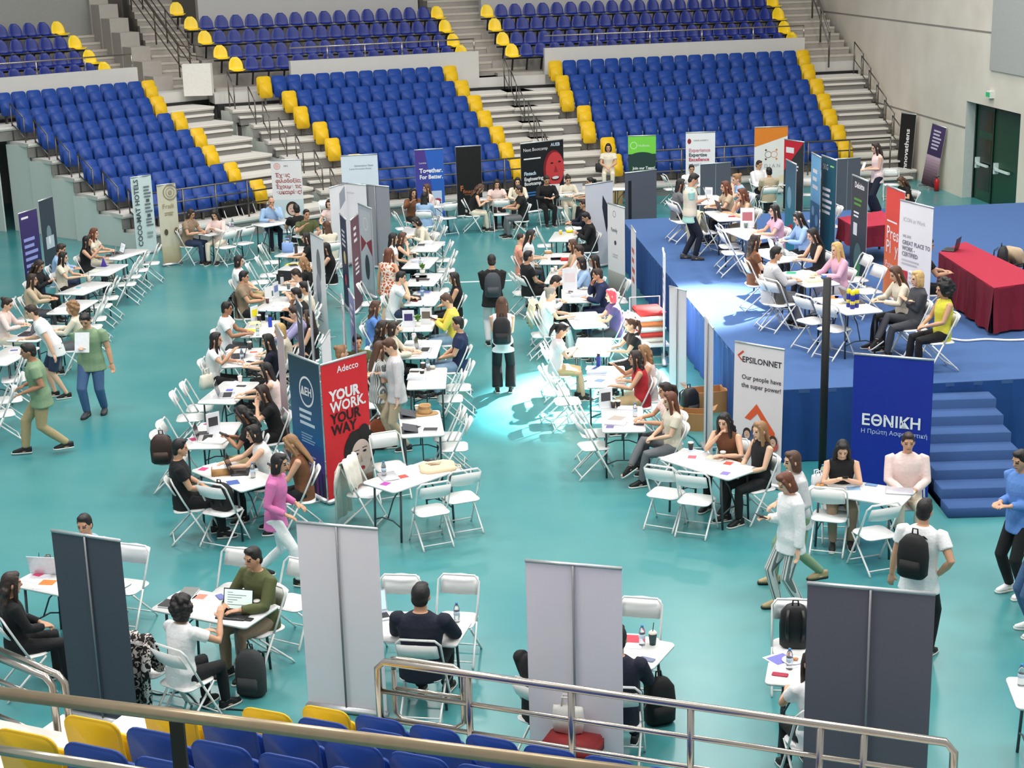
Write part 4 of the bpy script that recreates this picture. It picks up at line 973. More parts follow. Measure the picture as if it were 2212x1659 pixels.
# ================================================================ TABLES (near edge seen at these places)
T_ = [
 ('A1', -62, 786, 18, 788, 'S', 'white folding table cut by the left picture edge, nearest of the far-left column'),
 ('A2', 10.4, 735.6, 80.3, 736.9, 'S', 'white folding table with a dark laptop, second of the far-left column'),
 ('A3', 93.3, 677.3, 168.4, 677.3, 'S', 'nearly bare white folding table, third of the far-left column'),
 ('A4', 114, 633.5, 186.6, 636.3, 'S', 'white folding table with iced drink and teal leaflet, far-left column'),
 ('A5', 171, 594.3, 238.4, 594.3, 'S', 'white folding table with a purple leaflet holder, far-left column'),
 ('A6', 204.7, 558, 264.3, 560.7, 'S', 'white folding table with open tablet, farthest of the far-left column'),
 ('BK1', 450.9, 508.8, 528.6, 493.3, 'L', 'white folding table beside the cream spiral banner below the left stand'),
 ('BK2', 571, 489.5, 640, 478, 'L', 'white folding table of the bald man near the left stand'),
 ('BK3', 668, 515, 722, 503, 'L', 'white folding table in front of the man in green tee'),
 ('B0', 411.4, 1014.7, 522.9, 1061.3, 'L', 'white folding table with a wooden tissue box, nearest of the left-centre column'),
 ('B1', 398.5, 968, 478.8, 966.7, 'S', 'white folding table with magenta brochures and open laptop, left-centre column'),
 ('B2', 432.2, 869.6, 499.5, 871, 'S', 'white folding table with silver laptop and paper cup, left-centre column'),
 ('B3', 476.2, 793.1, 559.1, 789.2, 'S', 'white folding table with black laptop and water bottles, left-centre column'),
 ('B4', 521.8, 727.8, 590, 725.2, 'S', 'white folding table with yellow stand and blue flask, left-centre column'),
 ('B5', 542.5, 669.5, 615.1, 670.8, 'S', 'white folding table with a white cardboard display, left-centre column'),
 ('B6', 567.1, 625.4, 638, 626.7, 'S', 'white folding table with a tablet on a stand, left-centre column'),
 ('B7', 585.3, 589.2, 645, 590.5, 'S', 'white folding table with a yellow paper, left-centre column'),
 ('B8', 586.6, 552.9, 648, 555, 'S', 'white folding table with a pale blue bag, farthest of the left-centre column'),
 ('C0', 850.3, 1062.6, 992.8, 1012.1, 'L', 'white folding table with canvas tote and lanyards beside the red banner'),
 ('C1', 868.4, 943.4, 959.1, 938.2, 'S', 'white folding table with rolled paper bag and dark laptops, centre column'),
 ('C2', 878.8, 839.8, 961.7, 837.2, 'S', 'white folding table with black paper cup and bottle, centre column'),
 ('C3', 864, 773.2, 943, 771.9, 'S', 'white folding table with open silver laptop, centre column'),
 ('C4', 862.8, 714.8, 931.4, 713.6, 'S', 'white folding table with potted plant and blue sign, centre column'),
 ('C5', 870.5, 659, 939.2, 659, 'S', 'white folding table with red and white card, centre column'),
 ('C6', 875, 616.4, 934, 616.4, 'S', 'white folding table with flowers and grey laptop, centre column'),
 ('C7', 868, 578.8, 925, 578.8, 'S', 'white folding table with black cup and papers, centre column'),
 ('C8', 886, 542.5, 940.5, 542.5, 'S', 'white folding table with dark camera bag, centre column'),
 ('C9', 862, 512, 914, 511, 'S', 'white folding table of the woman writing, farthest of the centre column'),
 ('BK4', 880, 450, 975, 446, 'L', 'white folding table in front of the purple banner below the middle stand'),
 ('BK5', 1037, 434, 1130, 431, 'L', 'white folding table with dark laptops beside the black banner'),
 ('BK6', 1174, 420, 1264, 418, 'L', 'white folding table with two white laptops beside the smiling face banner'),
 ('BK7', 1322, 410, 1405, 407, 'L', 'white folding table half hidden behind grey partition left of the stage'),
 ('D0', 1302.9, 931.8, 1393.6, 930.5, 'S', 'white folding table with clapperboard print, nearest of the right-centre column'),
 ('D1', 1266.6, 835.9, 1354.7, 834.6, 'S', 'white folding table with navy folders and navy can, right-centre column'),
 ('D2', 1236, 768, 1318, 768, 'S', 'sunlit white folding table with beige cloth bag, right-centre column'),
 ('D3', 1239.8, 708.4, 1312.3, 704.5, 'S', 'brightest sunlit white folding table, right-centre column'),
 ('D4', 1216.5, 652.7, 1278.7, 651.4, 'S', 'white folding table with round tray and tall white sign, right-centre column'),
 ('D5', 1175, 611, 1240, 611, 'S', 'white folding table with red box and cups, right-centre column'),
 ('D6', 1164.6, 569.7, 1224, 569.7, 'S', 'white folding table with stacked white boxes, right-centre column'),
 ('D7', 1185.4, 520.5, 1240, 520.5, 'S', 'white folding table with yellow bowls, farthest of the right-centre column'),
 ('F0', 1423.4, 988.8, 1575, 1035.4, 'L', 'white folding table with paper cup and flyers before the white arrow banner'),
 ('F1', 1737.5, 1058.7, 1934.5, 1089.8, 'L', 'white folding table with pastries and grey laptop before the blue banner'),
 ('N0', 20, 1262, 225, 1304, 'L', 'white folding table with orange leaflet behind the dark grey banner'),
 ('N1', 323.5, 1314, 535.7, 1356, 'L', 'white folding table with lit laptop and yellow pouch in the near left'),
 ('N2', 823, 1381, 985, 1394.5, 'R', 'white folding table in front of the man in black shirt, near centre'),
 ('N3', 1347, 1432, 1409.4, 1444, 'R', 'white folding table with iced drink behind the pale banner back'),
 ('N4', 1651.6, 1474, 1795.3, 1485.7, 'L', 'white folding table with crimson phone case beside the large grey banner back'),
 ('N5', 2197, 1528, 2350, 1533.5, 'L', 'white folding table corner cut by the lower right picture edge'),
 ('S0', 1827, 678.9, 1912.6, 671, 'S', 'white folding table on the stage with yellow-topped cans, nearest one', SZ),
 ('S1', 1740.5, 619.1, 1818.3, 612.7, 'S', 'white folding table on the stage with green folder and cloth bag', SZ),
 ('S2', 1678.3, 566, 1751, 559.5, 'S', 'white folding table on the stage with open laptops and bottle', SZ),
 ('S3', 1613.6, 516.8, 1675.7, 511.6, 'S', 'white folding table on the stage with photo sign and tumbler', SZ),
 ('S4', 1556.5, 476.6, 1610, 474, 'S', 'white folding table on the stage with red leaflet and laptop', SZ),
 ('S5', 1500, 441, 1556, 440, 'S', 'white folding table on the stage beside the standing person in vest', SZ),
 ('BK8', 1632, 402, 1705, 399, 'L', 'white folding table before the orange and white banner, mostly hidden'),
]
for a in T_: table(*a)
# ================================================================ PEOPLE
# x, y of the head, heading, pose, sex, hair, hair colour, skin, top, sleeve, bottom, kind, label [, base, shoe]
P_ = [
 (188, 520, 0, 'gest', 'f', 'long', 'k', 'b', 'k', 0, 'k', 'trousers', 'woman in black sleeveless top with straight black hair, farthest table of the far-left column'),
 (203, 503, 355, 'table', 'f', 'wavy', 'r', 'a', 'c', 1, 'c', 'trousers', 'woman with auburn hair and cream top, behind the black-haired woman at far left'),
 (132, 537, 5, 'type', 'm', 'short', 'd', 'b', 'b', 2, 'J', 'trousers', 'man in light blue shirt, partly hidden behind a long-haired woman at far left'),
 (136, 555, 0, 'table', 'f', 'long', 'k', 'a', 'c', 1, 'k', 'trousers', 'woman in white puff-sleeve blouse with long black hair, beside purple holder table'),
 (84, 572, 350, 'phone', 'f', 'wavy', 'd', 'b', 'k', 2, 'k', 'trousers', 'woman in black top with wavy dark hair, in front of dark slate banner'),
 (69, 603, 10, 'table', 'f', 'long', 'd', 'b', 'E', 2, 'G', 'trousers', 'woman in beige-grey jacket seen from behind, long brown hair, far left'),
 (15, 656, 0, 'type', 'f', 'bun', 'd', 'a', 'q', 2, 'c', 'trousers', 'woman in pale peach top with dark tied hair, cut by left picture edge'),
 (155, 665, 182, 'table', 'f', 'curly', 'l', 'a', 'c', 2, 'g', 'trousers', 'woman in cream sweater with light curly hair, seen from behind, far-left column'),
 (412, 461, 340, 'type', 'm', 'bob', 'd', 'b', 'e', 1, 'J', 'trousers', 'person in taupe tee and jeans using laptop, beside cream spiral banner'),
 (464, 462, 255, 'phone', 'f', 'long', 'k', 'a', 'q', 2, 'c', 'trousers', 'woman in pale pink blouse holding something yellow, below the left stand'),
 (586, 435, 290, 'chinl', 'm', 'bald', 'd', 'b', 'b', 2, 'N', 'trousers', 'bald bearded man in light blue shirt, below the left stand'),
 (640, 451, 120, 'table', 'm', 'short', 'k', 'b', 'k', 1, 'g', 'trousers', 'man in black tee seen from behind, opposite the bald man'),
 (662, 462, 300, 'gest', 'm', 'short', 'd', 'b', 'o', 1, 'G', 'trousers', 'man in olive green tee, looking right near the red text banner'),
 (706, 488, 120, 'table', 'f', 'long', 'b', 'a', 'c', 1, 'c', 'trousers', 'woman in cream top seen from behind, opposite the green tee man'),
 (712, 440, 250, 'table', 'f', 'bob', 'd', 'a', 'q', 1, 'n', 'trousers', 'woman in pale top, half hidden left of the white partition'),
 (516, 563, 0, 'lap', 'm', 'bob', 'k', 'a', 'w', 1, 't', 'trousers', 'young man in white tee with bowl-cut black hair, left-centre column'),
 (527, 597, 0, 'table', 'm', 'short', 'k', 'b', 'e', 1, 'k', 'trousers', 'man in brown tee with black hair, black jacket on his chair'),
 (490, 665, 0, 'table', 'm', 'short', 'k', 'c', 'w', 1, 'G', 'trousers', 'man in white polo shirt with cropped black hair, left-centre column'),
 (466, 732, 0, 'gest', 'f', 'long', 'k', 'b', 'w', 1, 'k', 'trousers', 'woman in white vest with very long black hair and cream handbag'),
 (661, 512, 185, 'table', 'f', 'long', 'k', 'a', 'k', 1, 'k', 'trousers', 'woman in black with dark hair, at the pale blue bag table'),
 (704, 535, 180, 'table', 'f', 'long', 'k', 'a', 'k', 0, 'k', 'trousers', 'woman in black sleeveless top, between two white leaning banners'),
 (655, 566, 180, 'table', 'f', 'wavy', 'l', 'a', 'k', 1, 'k', 'trousers', 'woman with light brown wavy hair, at the yellow paper table'),
 (640, 592, 180, 'phone', 'm', 'short', 'd', 'a', 'w', 1, 'k', 'trousers', 'man in white tee reading a leaflet, left-centre column'),
 (657, 620, 180, 'table', 'f', 'bun', 'k', 'b', 'c', 1, 'k', 'trousers', 'woman with dark hair bun and cream top, behind leaning man'),
 (640, 634, 180, 'chin', 'm', 'short', 'k', 'b', 'k', 1, 'k', 'trousers', 'man in black tee with hand to his face, left-centre column'),
 (636, 674, 182, 'reach', 'm', 'short', 'd', 'a', 'l', 2, 'k', 'trousers', 'person in lavender shirt reaching over the yellow stand table'),
 (667, 682, 180, 'lap', 'f', 'long', 'd', 'a', 'k', 0, 'k', 'skirt', 'woman in black sleeveless dress with long dark hair, behind leaning banners'),
 (605, 712, 182, 'table', 'f', 'bob', 'y', 'a', 'c', 2, 'k', 'trousers', 'blonde woman in cream cardigan, left-centre column'),
 (579, 735, 182, 'table', 'f', 'long', 'k', 'a', 'N', 1, 'k', 'trousers', 'woman in navy tee with long black hair, opposite the handbag woman'),
 (575, 798, 182, 'reach', 'f', 'long', 'k', 'a', 'q', 0, 'k', 'trousers', 'woman in pale tank top reaching to her silver laptop'),
 (567, 847, 200, 'chinl', 'f', 'long', 'd', 'a', 'k', 1, 'k', 'trousers', 'woman with long brown hair resting her head on her hand'),
 (523, 892, 185, 'phone', 'f', 'wavy', 'k', 'c', 'k', 1, 't', 'trousers', 'woman in black top looking down at a phone, khaki trousers'),
 (548, 935, 195, 'reach', 'f', 'bob', 'k', 'a', 'w', 0, 'k', 'trousers', 'woman in white sleeveless top with short black bob, at black laptop'),
 (630, 956, 185, 'phone', 'f', 'long', 'l', 'b', 'm', 0, 'k', 'trousers', 'woman in dark brown sleeveless top with long ombre hair, beside pink shirt'),
 (388, 966, 15, 'lap', 'm', 'short', 'k', 'b', 'k', 1, 'k', 'trousers', 'bearded man in black tee and black trousers, left end of tissue box table'),
 (899, 478, 200, 'write', 'f', 'bob', 'k', 'a', 'c', 2, 'c', 'trousers', 'woman in cream jacket with dark bob, writing at centre column'),
 (849, 514, 5, 'lap', 'f', 'long', 'k', 'a', 'w', 1, 'k', 'trousers', 'woman in white blouse with black hair, beside the grey partition'),
 (869, 512, 0, 'chin', 'f', 'long', 'b', 'a', 'k', 0, 'k', 'trousers', 'woman with brown hair behind the white blouse woman'),
 (866, 598, 0, 'chin', 'm', 'short', 'k', 'a', 'w', 1, 'J', 'trousers', 'man in white tee with hands joined at his mouth'),
 (981, 600, 180, 'lap', 'f', 'long', 'k', 'b', 'k', 0, 'k', 'trousers', 'woman in black sleeveless top with long hair, aisle side of centre column'),
 (965, 647, 182, 'phone', 'm', 'short', 'b', 'a', 'y', 2, 'i', 'trousers', 'man in yellow shirt and pale jeans holding a phone'),
 (989, 698, 180, 'lap', 'm', 'short', 'k', 'b', 'n', 1, 'i', 'trousers', 'man in navy polo shirt and jeans, aisle side of centre column'),
 (812, 662, 0, 'table', 'f', 'wavy', 'b', 'a', 'B', 1, 'J', 'trousers', 'woman in light blue top with wavy brown hair, at plant table'),
 (826, 706, 0, 'table', 'f', 'wavy', 'd', 'a', 'k', 2, 'k', 'trousers', 'woman with very long dark hair, nearest the plant table'),
 (850, 708, 355, 'table', 'f', 'bob', 'd', 'a', 'c', 2, 'k', 'trousers', 'woman in cream top with dark hair, behind the grey shirted man'),
 (738, 760, 20, 'table', 'f', 'bun', 'l', 'a', 'E', 1, 'g', 'trousers', 'light-haired woman seen only above the red banner'),
 (772, 737, 290, 'lap', 'f', 'bun', 'k', 'b', 'o', 1, 'k', 'trousers', 'dark-haired woman in olive top above the red banner'),
 (1126, 514, 0, 'lap', 'm', 'crop', 'd', 'a', 'S', 1, 'G', 'trousers', 'man in salmon pink shirt, left side of right-centre column'),
 (1141, 553, 20, 'lap', 'm', 'short', 'k', 'b', 'k', 1, 'k', 'trousers', 'man in black tee seen from behind with white shoes, right-centre column', 0, 'w'),
 (1200, 607, 0, 'write', 'm', 'short', 'k', 'a', 'w', 2, 'k', 'trousers', 'man in white shirt with head bowed, right-centre column'),
 (1190, 633, 0, 'table', 'f', 'bun', 'g', 'a', 'w', 1, 'w', 'trousers', 'person in white tee with grey tied hair, right-centre column'),
 (1214, 711, 0, 'phone', 'f', 'pony', 'k', 'b', 'f', 1, 't', 'skirt', 'woman in pale tee and beige skirt with ponytail'),
 (1260, 440, 185, 'table', 'm', 'short', 'd', 'b', 'N', 2, 'N', 'trousers', 'bearded man in navy jacket left of the white banner back'),
 (1266, 468, 185, 'phone', 'm', 'short', 'k', 'b', 'k', 2, 'k', 'trousers', 'man in black left of the white banner back'),
 (1237, 528, 185, 'lap', 'f', 'wavy', 'b', 'a', 'E', 0, 'k', 'trousers', 'woman with brown wavy hair beside the yellow bowls table'),
 (1251, 541, 185, 'table', 'm', 'short', 'd', 'b', 'w', 2, 'G', 'trousers', 'bearded man in white shirt, right side of stacked boxes table'),
 (1256, 567, 182, 'table', 'f', 'bob', 'k', 'b', 'b', 2, 'G', 'trousers', 'woman in light blue shirt with black hair, right-centre column'),
 (1284, 562, 180, 'lap', 'f', 'long', 'k', 'b', 'k', 2, 'k', 'trousers', 'woman with long black hair behind the light blue shirt woman'),
 (1291, 592, 180, 'chin', 'm', 'short', 'd', 'b', 'n', 2, 'n', 'trousers', 'man in navy suit with hand to his mouth'),
 (1320, 637, 185, 'table', 'f', 'bob', 'p', 'a', 'v', 1, 'G', 'trousers', 'woman with bright pink-red hair and purple top'),
 (1362, 699, 190, 'table', 'f', 'pony', 'b', 'a', 'k', 1, 'k', 'trousers', 'woman in black tee with brown tied hair, in the sunlight'),
 (1373, 772, 180, 'gest', 'f', 'wavy', 'd', 'b', 'r', 0, 't', 'skirt', 'woman in red top with long dark wavy hair'),
 (1391, 759, 185, 'table', 'f', 'wavy', 'l', 'a', 'q', 0, 'c', 'trousers', 'woman with light brown hair behind the woman in red'),
 (1437, 842, 190, 'table', 'f', 'pony', 'd', 'b', 'q', 1, 'G', 'trousers', 'woman in cream shirt with dark ponytail, at clapperboard table'),
 (1448, 863, 190, 'lapx', 'f', 'long', 'r', 'a', 'c', 1, 'g', 'trousers', 'woman in cream shirt with long auburn hair and grey trousers'),
 (1565, 909, 235, 'chin', 'f', 'wavy', 'k', 'a', 'm', 0, 'k', 'trousers', 'smiling woman in brown top with black hair, chin on hand'),
 (1642, 928, 205, 'lap', 'f', 'long', 'l', 'a', 'k', 0, 'k', 'trousers', 'woman in black sleeveless top with long light brown hair, right of smiling woman'),
 (1820, 968, 262, 'phone', 'f', 'long', 'k', 'a', 'k', 0, 'e', 'trousers', 'woman in black vest holding a phone before the blue banner'),
 (1962, 953, 262, 'lap', 'm', 'short', 'd', 'b', 'q', 2, 'c', 'trousers', 'man in pale pink shirt with hands clasped before the blue banner'),
 (182, 1131, 262, 'table', 'm', 'short', 'k', 'b', 'b', 2, 'J', 'trousers', 'bearded man whose head shows above the dark grey banner'),
 (24, 1258, 30, 'lap', 'f', 'wavy', 'd', 'b', 'k', 2, 'k', 'trousers', 'woman in black with very long dark hair, lower left picture edge'),
 (396, 1310, 55, 'gest', 'f', 'curly', 'k', 'b', 'w', 1, 'k', 'trousers', 'woman in white tee with curly black hair raising her hand'),
 (546, 1203, 228, 'table', 'm', 'short', 'k', 'b', 'o', 2, 'e', 'trousers', 'man in olive green shirt looking down at the lit laptop table'),
 (909, 1284, 80, 'table', 'm', 'short', 'k', 'b', 'N', 2, 'k', 'trousers', 'broad man in black shirt seen from behind, near centre'),
 (1335, 1376, 80, 'table', 'm', 'short', 'k', 'b', 'N', 2, 'N', 'trousers', 'man in navy suit mostly hidden behind the pale banner back'),
 (1166, 1376, 50, 'lap', 'm', 'short', 'k', 'b', 'k', 2, 'k', 'trousers', 'person in black whose elbow shows left of the pale banner back'),
 (1757, 1430, 100, 'table', 'f', 'long', 'd', 'b', 'w', 1, 'k', 'trousers', 'woman with long brown hair mostly hidden behind the large grey banner back'),
 (1470, 397, 5, 'table', 'f', 'long', 'k', 'b', 'g', 1, 'k', 'trousers', 'woman with dark hair behind the standing person in vest', SZ),
 (1494, 364, 270, 'table', 'm', 'short', 'd', 'b', 'w', 2, 'G', 'trousers', 'bearded man in white shirt before the white and red text banner'),
 (1567, 402, 190, 'table', 'f', 'wavy', 'r', 'a', 'E', 1, 'k', 'trousers', 'laughing woman with brown hair on the stage', SZ),
 (1591, 386, 190, 'chinl', 'f', 'bun', 'l', 'a', 'b', 1, 'J', 'trousers', 'woman with light tied-up hair on the stage, beside the laughing woman', SZ),
 (1603, 418, 190, 'chin', 'f', 'wavy', 'r', 'a', 'e', 0, 'E', 'trousers', 'woman with wavy auburn hair on the stage, hand on cheek', SZ),
 (1673, 454, 190, 'table', 'f', 'long', 'k', 'a', 'p', 1, 'k', 'trousers', 'woman in pink tee with long black hair on the stage', SZ),
 (1725, 470, 190, 'type', 'f', 'long', 'k', 'a', 'b', 2, 'k', 'trousers', 'woman in pale blue shirt with long black hair on the stage', SZ),
 (1756, 506, 190, 'type', 'f', 'long', 'k', 'a', 'k', 0, 'k', 'trousers', 'woman in black sleeveless top typing on the stage', SZ),
 (1808, 537, 200, 'table', 'f', 'long', 'y', 'a', 'p', 2, 'f', 'trousers', 'blonde woman in pink sweater on the stage', SZ),
 (1632, 519, 5, 'lap', 'f', 'wavy', 'd', 'a', 'm', 1, 'E', 'trousers', 'woman in dark off-shoulder top seen from behind on the stage', SZ),
 (1676, 547, 5, 'table', 'm', 'short', 'k', 'b', 'f', 2, 'g', 'trousers', 'man in pale grey shirt with black hair on the stage', SZ),
 (1640, 355, 300, 'lap', 'm', 'short', 'd', 'b', 'w', 2, 'k', 'trousers', 'bearded man in white shirt before the orange and white banner'),
 (1661, 370, 100, 'lap', 'm', 'short', 'k', 'b', 'E', 1, 'G', 'trousers', 'man in beige tee seen from behind before the orange banner'),
 (1947, 390, 200, 'write', 'f', 'wavy', 'b', 'b', 'k', 1, 'k', 'trousers', 'woman bent over behind the red banner on the stage', 0),
 (2004, 530, 0, 'table', 'm', 'short', 'k', 'b', 'k', 1, 'k', 'trousers', 'person in black hidden behind the white text banner, hand at the laptop', SZ),
 (1936, 590, 190, 'type', 'f', 'long', 'b', 'a', 'c', 2, 'k', 'trousers', 'woman in white blouse with long brown hair on the stage front', SZ),
 (1982, 600, 190, 'cross', 'f', 'bob', 'y', 'a', 'G', 2, 'G', 'trousers', 'woman in dark blazer with short blonde curls, arms folded', SZ),
 (2037, 624, 190, 'lap', 'f', 'afro', 'k', 'b', 'Y', 0, 'k', 'trousers', 'woman in yellow-green top with big curly black hair', SZ),
 (1037, 406, 5, 'write', 'f', 'wavy', 'b', 'a', 'k', 0, 'c', 'trousers', 'woman in black top leaning forward beside the black banner'),
 (1073, 396, 280, 'type', 'f', 'long', 'd', 'a', 'q', 1, 'k', 'trousers', 'woman in pale pink tee at the dark laptops below the middle stand'),
 (1118, 392, 270, 'table', 'f', 'long', 'k', 'a', 'c', 2, 'k', 'trousers', 'woman with black hair behind the man in black tee'),
 (1121, 409, 185, 'table', 'm', 'short', 'd', 'b', 'k', 1, 'g', 'trousers', 'man in black tee leaning on the dark laptop table'),
 (1181, 388, 285, 'type', 'm', 'short', 'd', 'b', 'k', 2, 'k', 'trousers', 'man in black suit before the smiling face banner'),
 (1227, 387, 280, 'type', 'f', 'bun', 'd', 'a', 'c', 2, 'c', 'trousers', 'woman in cream shirt at a white laptop'),
 (1275, 392, 190, 'table', 'f', 'pony', 'k', 'b', 'B', 1, 'k', 'trousers', 'woman in blue top with black hair, right of white laptops'),
 (892, 416, 300, 'gest', 'f', 'long', 'k', 'b', 'm', 2, 'k', 'trousers', 'woman in brown cardigan before the purple banner'),
 (917, 424, 80, 'lap', 'f', 'long', 'k', 'a', 'b', 2, 'b', 'skirt', 'woman in light blue seen from behind with black ponytail'),
 (922, 406, 200, 'table', 'f', 'long', 'b', 'a', 'q', 2, 'k', 'trousers', 'woman with brown hair right in front of the purple banner'),
 (1898, 560, 195, 'table', 'f', 'long', 'd', 'b', 'k', 1, 'k', 'trousers', '', SZ),
]
for a in P_:
    if a[12]: sitter(*a)
ST_ = [
 (68, 672, 195, 'leanin', 'm', 'short', 'd', 'a', 'w', 1, 'J', 'shorts', 'man in white polo and navy shorts leaning over a far-left table', 0, 'k'),
 (184, 690, 268, 'paper', 'm', 'short', 'k', 'b', 's', 1, 'j', 'trousers', 'man in open green shirt and jeans holding a sheet of paper', 0, 'G'),
 (63, 757, 195, 'walk', 'm', 'short', 'k', 'c', 's', 1, 't', 'trousers', 'man in sage tee and khaki trousers walking left', 0, 'k'),
 (603, 999, 350, 'walk', 'f', 'bob', 'k', 'b', 'P', 2, 'w', 'trousers', 'woman in pink shirt and white trousers walking past a table', 0, 'k'),
 (840, 548, 60, 'hip', 'f', 'long', 'r', 'b', '1', 0, 'E', 'wide', 'woman in orange patterned vest and beige trousers seen from behind', 0, 'k'),
 (842, 746, 190, 'paper', 'm', 'short', 'b', 'a', 'f', 2, 'E', 'trousers', 'man in pale grey shirt and beige trousers standing at centre column', 0, 'k'),
 (820, 752, 30, 'front', 'f', 'long', 'b', 'a', '2', 1, 'E', 'trousers', 'woman with long brown hair standing behind the grey shirted man', 0, 'k'),
 (1062, 562, 92, 'front', 'm', 'short', 'k', 'b', 'k', 2, 'f', 'trousers', 'man in black shirt and white trousers with a backpack in the aisle', 0, 'k'),
 (1084, 655, 88, 'front', 'f', 'long', 'b', 'a', 'w', 0, 'k', 'wide', 'woman in white top and wide black trousers with backpack in the aisle', 0, 'k'),
 (1146, 507, 0, 'front', 'f', 'long', 'k', 'a', 'w', 1, 'k', 'wide', 'woman in white top with long black hair standing beside salmon shirt man', 0, 'k'),
 (1698, 1040, 195, 'paper', 'f', 'bob', 'r', 'a', 'w', 3, '2', 'trousers', 'woman in white blazer and striped trousers walking left', 0, 't'),
 (1712, 994, 190, 'walk', 'f', 'bob', 'b', 'a', 'f', 2, 's', 'trousers', 'woman half hidden behind the white blazer woman', 0, 't'),
 (1998, 1100, 55, 'hip', 'm', 'short', 'k', 'b', 'w', 1, 'k', 'trousers', 'man in white tee with a large black backpack, lower right', 0, 'k'),
 (2205, 992, 205, 'front', 'm', 'short', 'k', 'b', 'B', 2, 'k', 'trousers', 'young man in blue shirt and black trousers at the right picture edge', 0, 'w'),
 (2245, 1060, 180, 'stand', 'm', 'short', 'k', 'b', 'k', 2, 'j', 'trousers', 'person in jeans nearly outside the right picture edge', 0, 'w'),
 (1498, 386, 0, 'paper', 'm', 'short', 'k', 'b', 'M', 1, 'N', 'trousers', 'person in cream vest over mint tee standing on the stage', SZ, 'G'),
 (1892, 318, 190, 'front', 'f', 'wavy', 'd', 'a', 'q', 0, 'N', 'wide', 'woman in pale pink top and long dark skirt at the far stage edge', SZ, 'k'),
 (1314, 318, 265, 'lap', 'f', 'bob', 'k', 'b', 'c', 1, 'c', 'trousers', 'woman in cream clothes sitting on the steps of the right stand', .48, 'e'),
]
for a in ST_: person(*a)
for t, G in PEOPLE:      # a few broader builds
    if 'khaki trousers walking' in t['label'] or 'open green shirt' in t['label'] or 'broad man' in t['label']: t.scale = (1.14, 1.16, 1.0)
byl = {t['label']: (t, G) for t, G in PEOPLE}
def who(s): return next(v for k, v in byl.items() if s in k)
wear(*who('white trousers with a backpack'), 'grey backpack worn by the man in the centre aisle', M((58, 62, 70), .7))
wear(*who('wide black trousers with backpack'), 'black backpack with small red logo worn by the woman in the aisle', M((26, 24, 28), .7))
wear(*who('large black backpack'), 'large black backpack worn by the man in white tee, lower right', M((18, 18, 20), .7))
wear(*who('young man in blue shirt'), 'dark backpack worn by the young man at the right edge', M((30, 34, 46), .7))
# vest over the mint tee
t, G = who('cream vest'); B_ = MB(); torso(B_, G, .022, -.02, False); o = mk('vest', remesh(B_, 'vest', .0135, 1), t); paint(o, [cloth('c')])
# things in hands
def inhand(pat, side, build):
    t, G = who(pat); s, S, E, Wr = G['arms'][side]; Mx = Matrix.Translation(t.location) @ Matrix.Rotation(t.rotation_euler.z, 4, 'Z'); d = (Wr-E).normalized()
    return build(Mx @ (Wr+d*.1), t.rotation_euler.z)
def sheet(label, w=.21, h=.297, col=(238, 240, 245), tilt=70):
    def f(p, rz):
        o = MB().box((0, 0, h*.25), (w, .003, h)).build('sheet_of_paper', M(col, .7), None, False, p); o.rotation_euler = (R(90-tilt), 0, rz); return tag(o, label, 'paper')
    return f
def handphone(label):
    def f(p, rz):
        o = mk('phone', bevel(MB().prism(rrect(.075, .15, .012, 2), 0, .009).mesh('phone', [BLACK]), .002, 1)); o.location = p+Vector((0, 0, .012)); o.rotation_euler = (R(25), 0, rz); return tag(o, label, 'phone')
    return f
inhand('open green shirt', 0, sheet('white sheet of paper held by the man in green shirt', .24, .33))
inhand('standing at centre column', 0, sheet('white booklet held by the man in pale grey shirt', .15, .21))
inhand('cream vest', 0, sheet('stack of papers held by the person in cream vest'))
inhand('long dark skirt', 0, sheet('small white booklet held by the woman behind the stage', .15, .21))
for pat, lab in (('holding a phone before the blue', 'black phone held by the woman before the blue banner'), ('white blazer and', 'phone held by the woman in white blazer'), ('yellow shirt and pale', 'phone held by the man in yellow shirt'), ('long ombre hair', 'phone held by the woman with ombre hair'), ('looking down at a phone', 'phone held by the woman in khaki trousers')):
    inhand(pat, 0, handphone(lab))
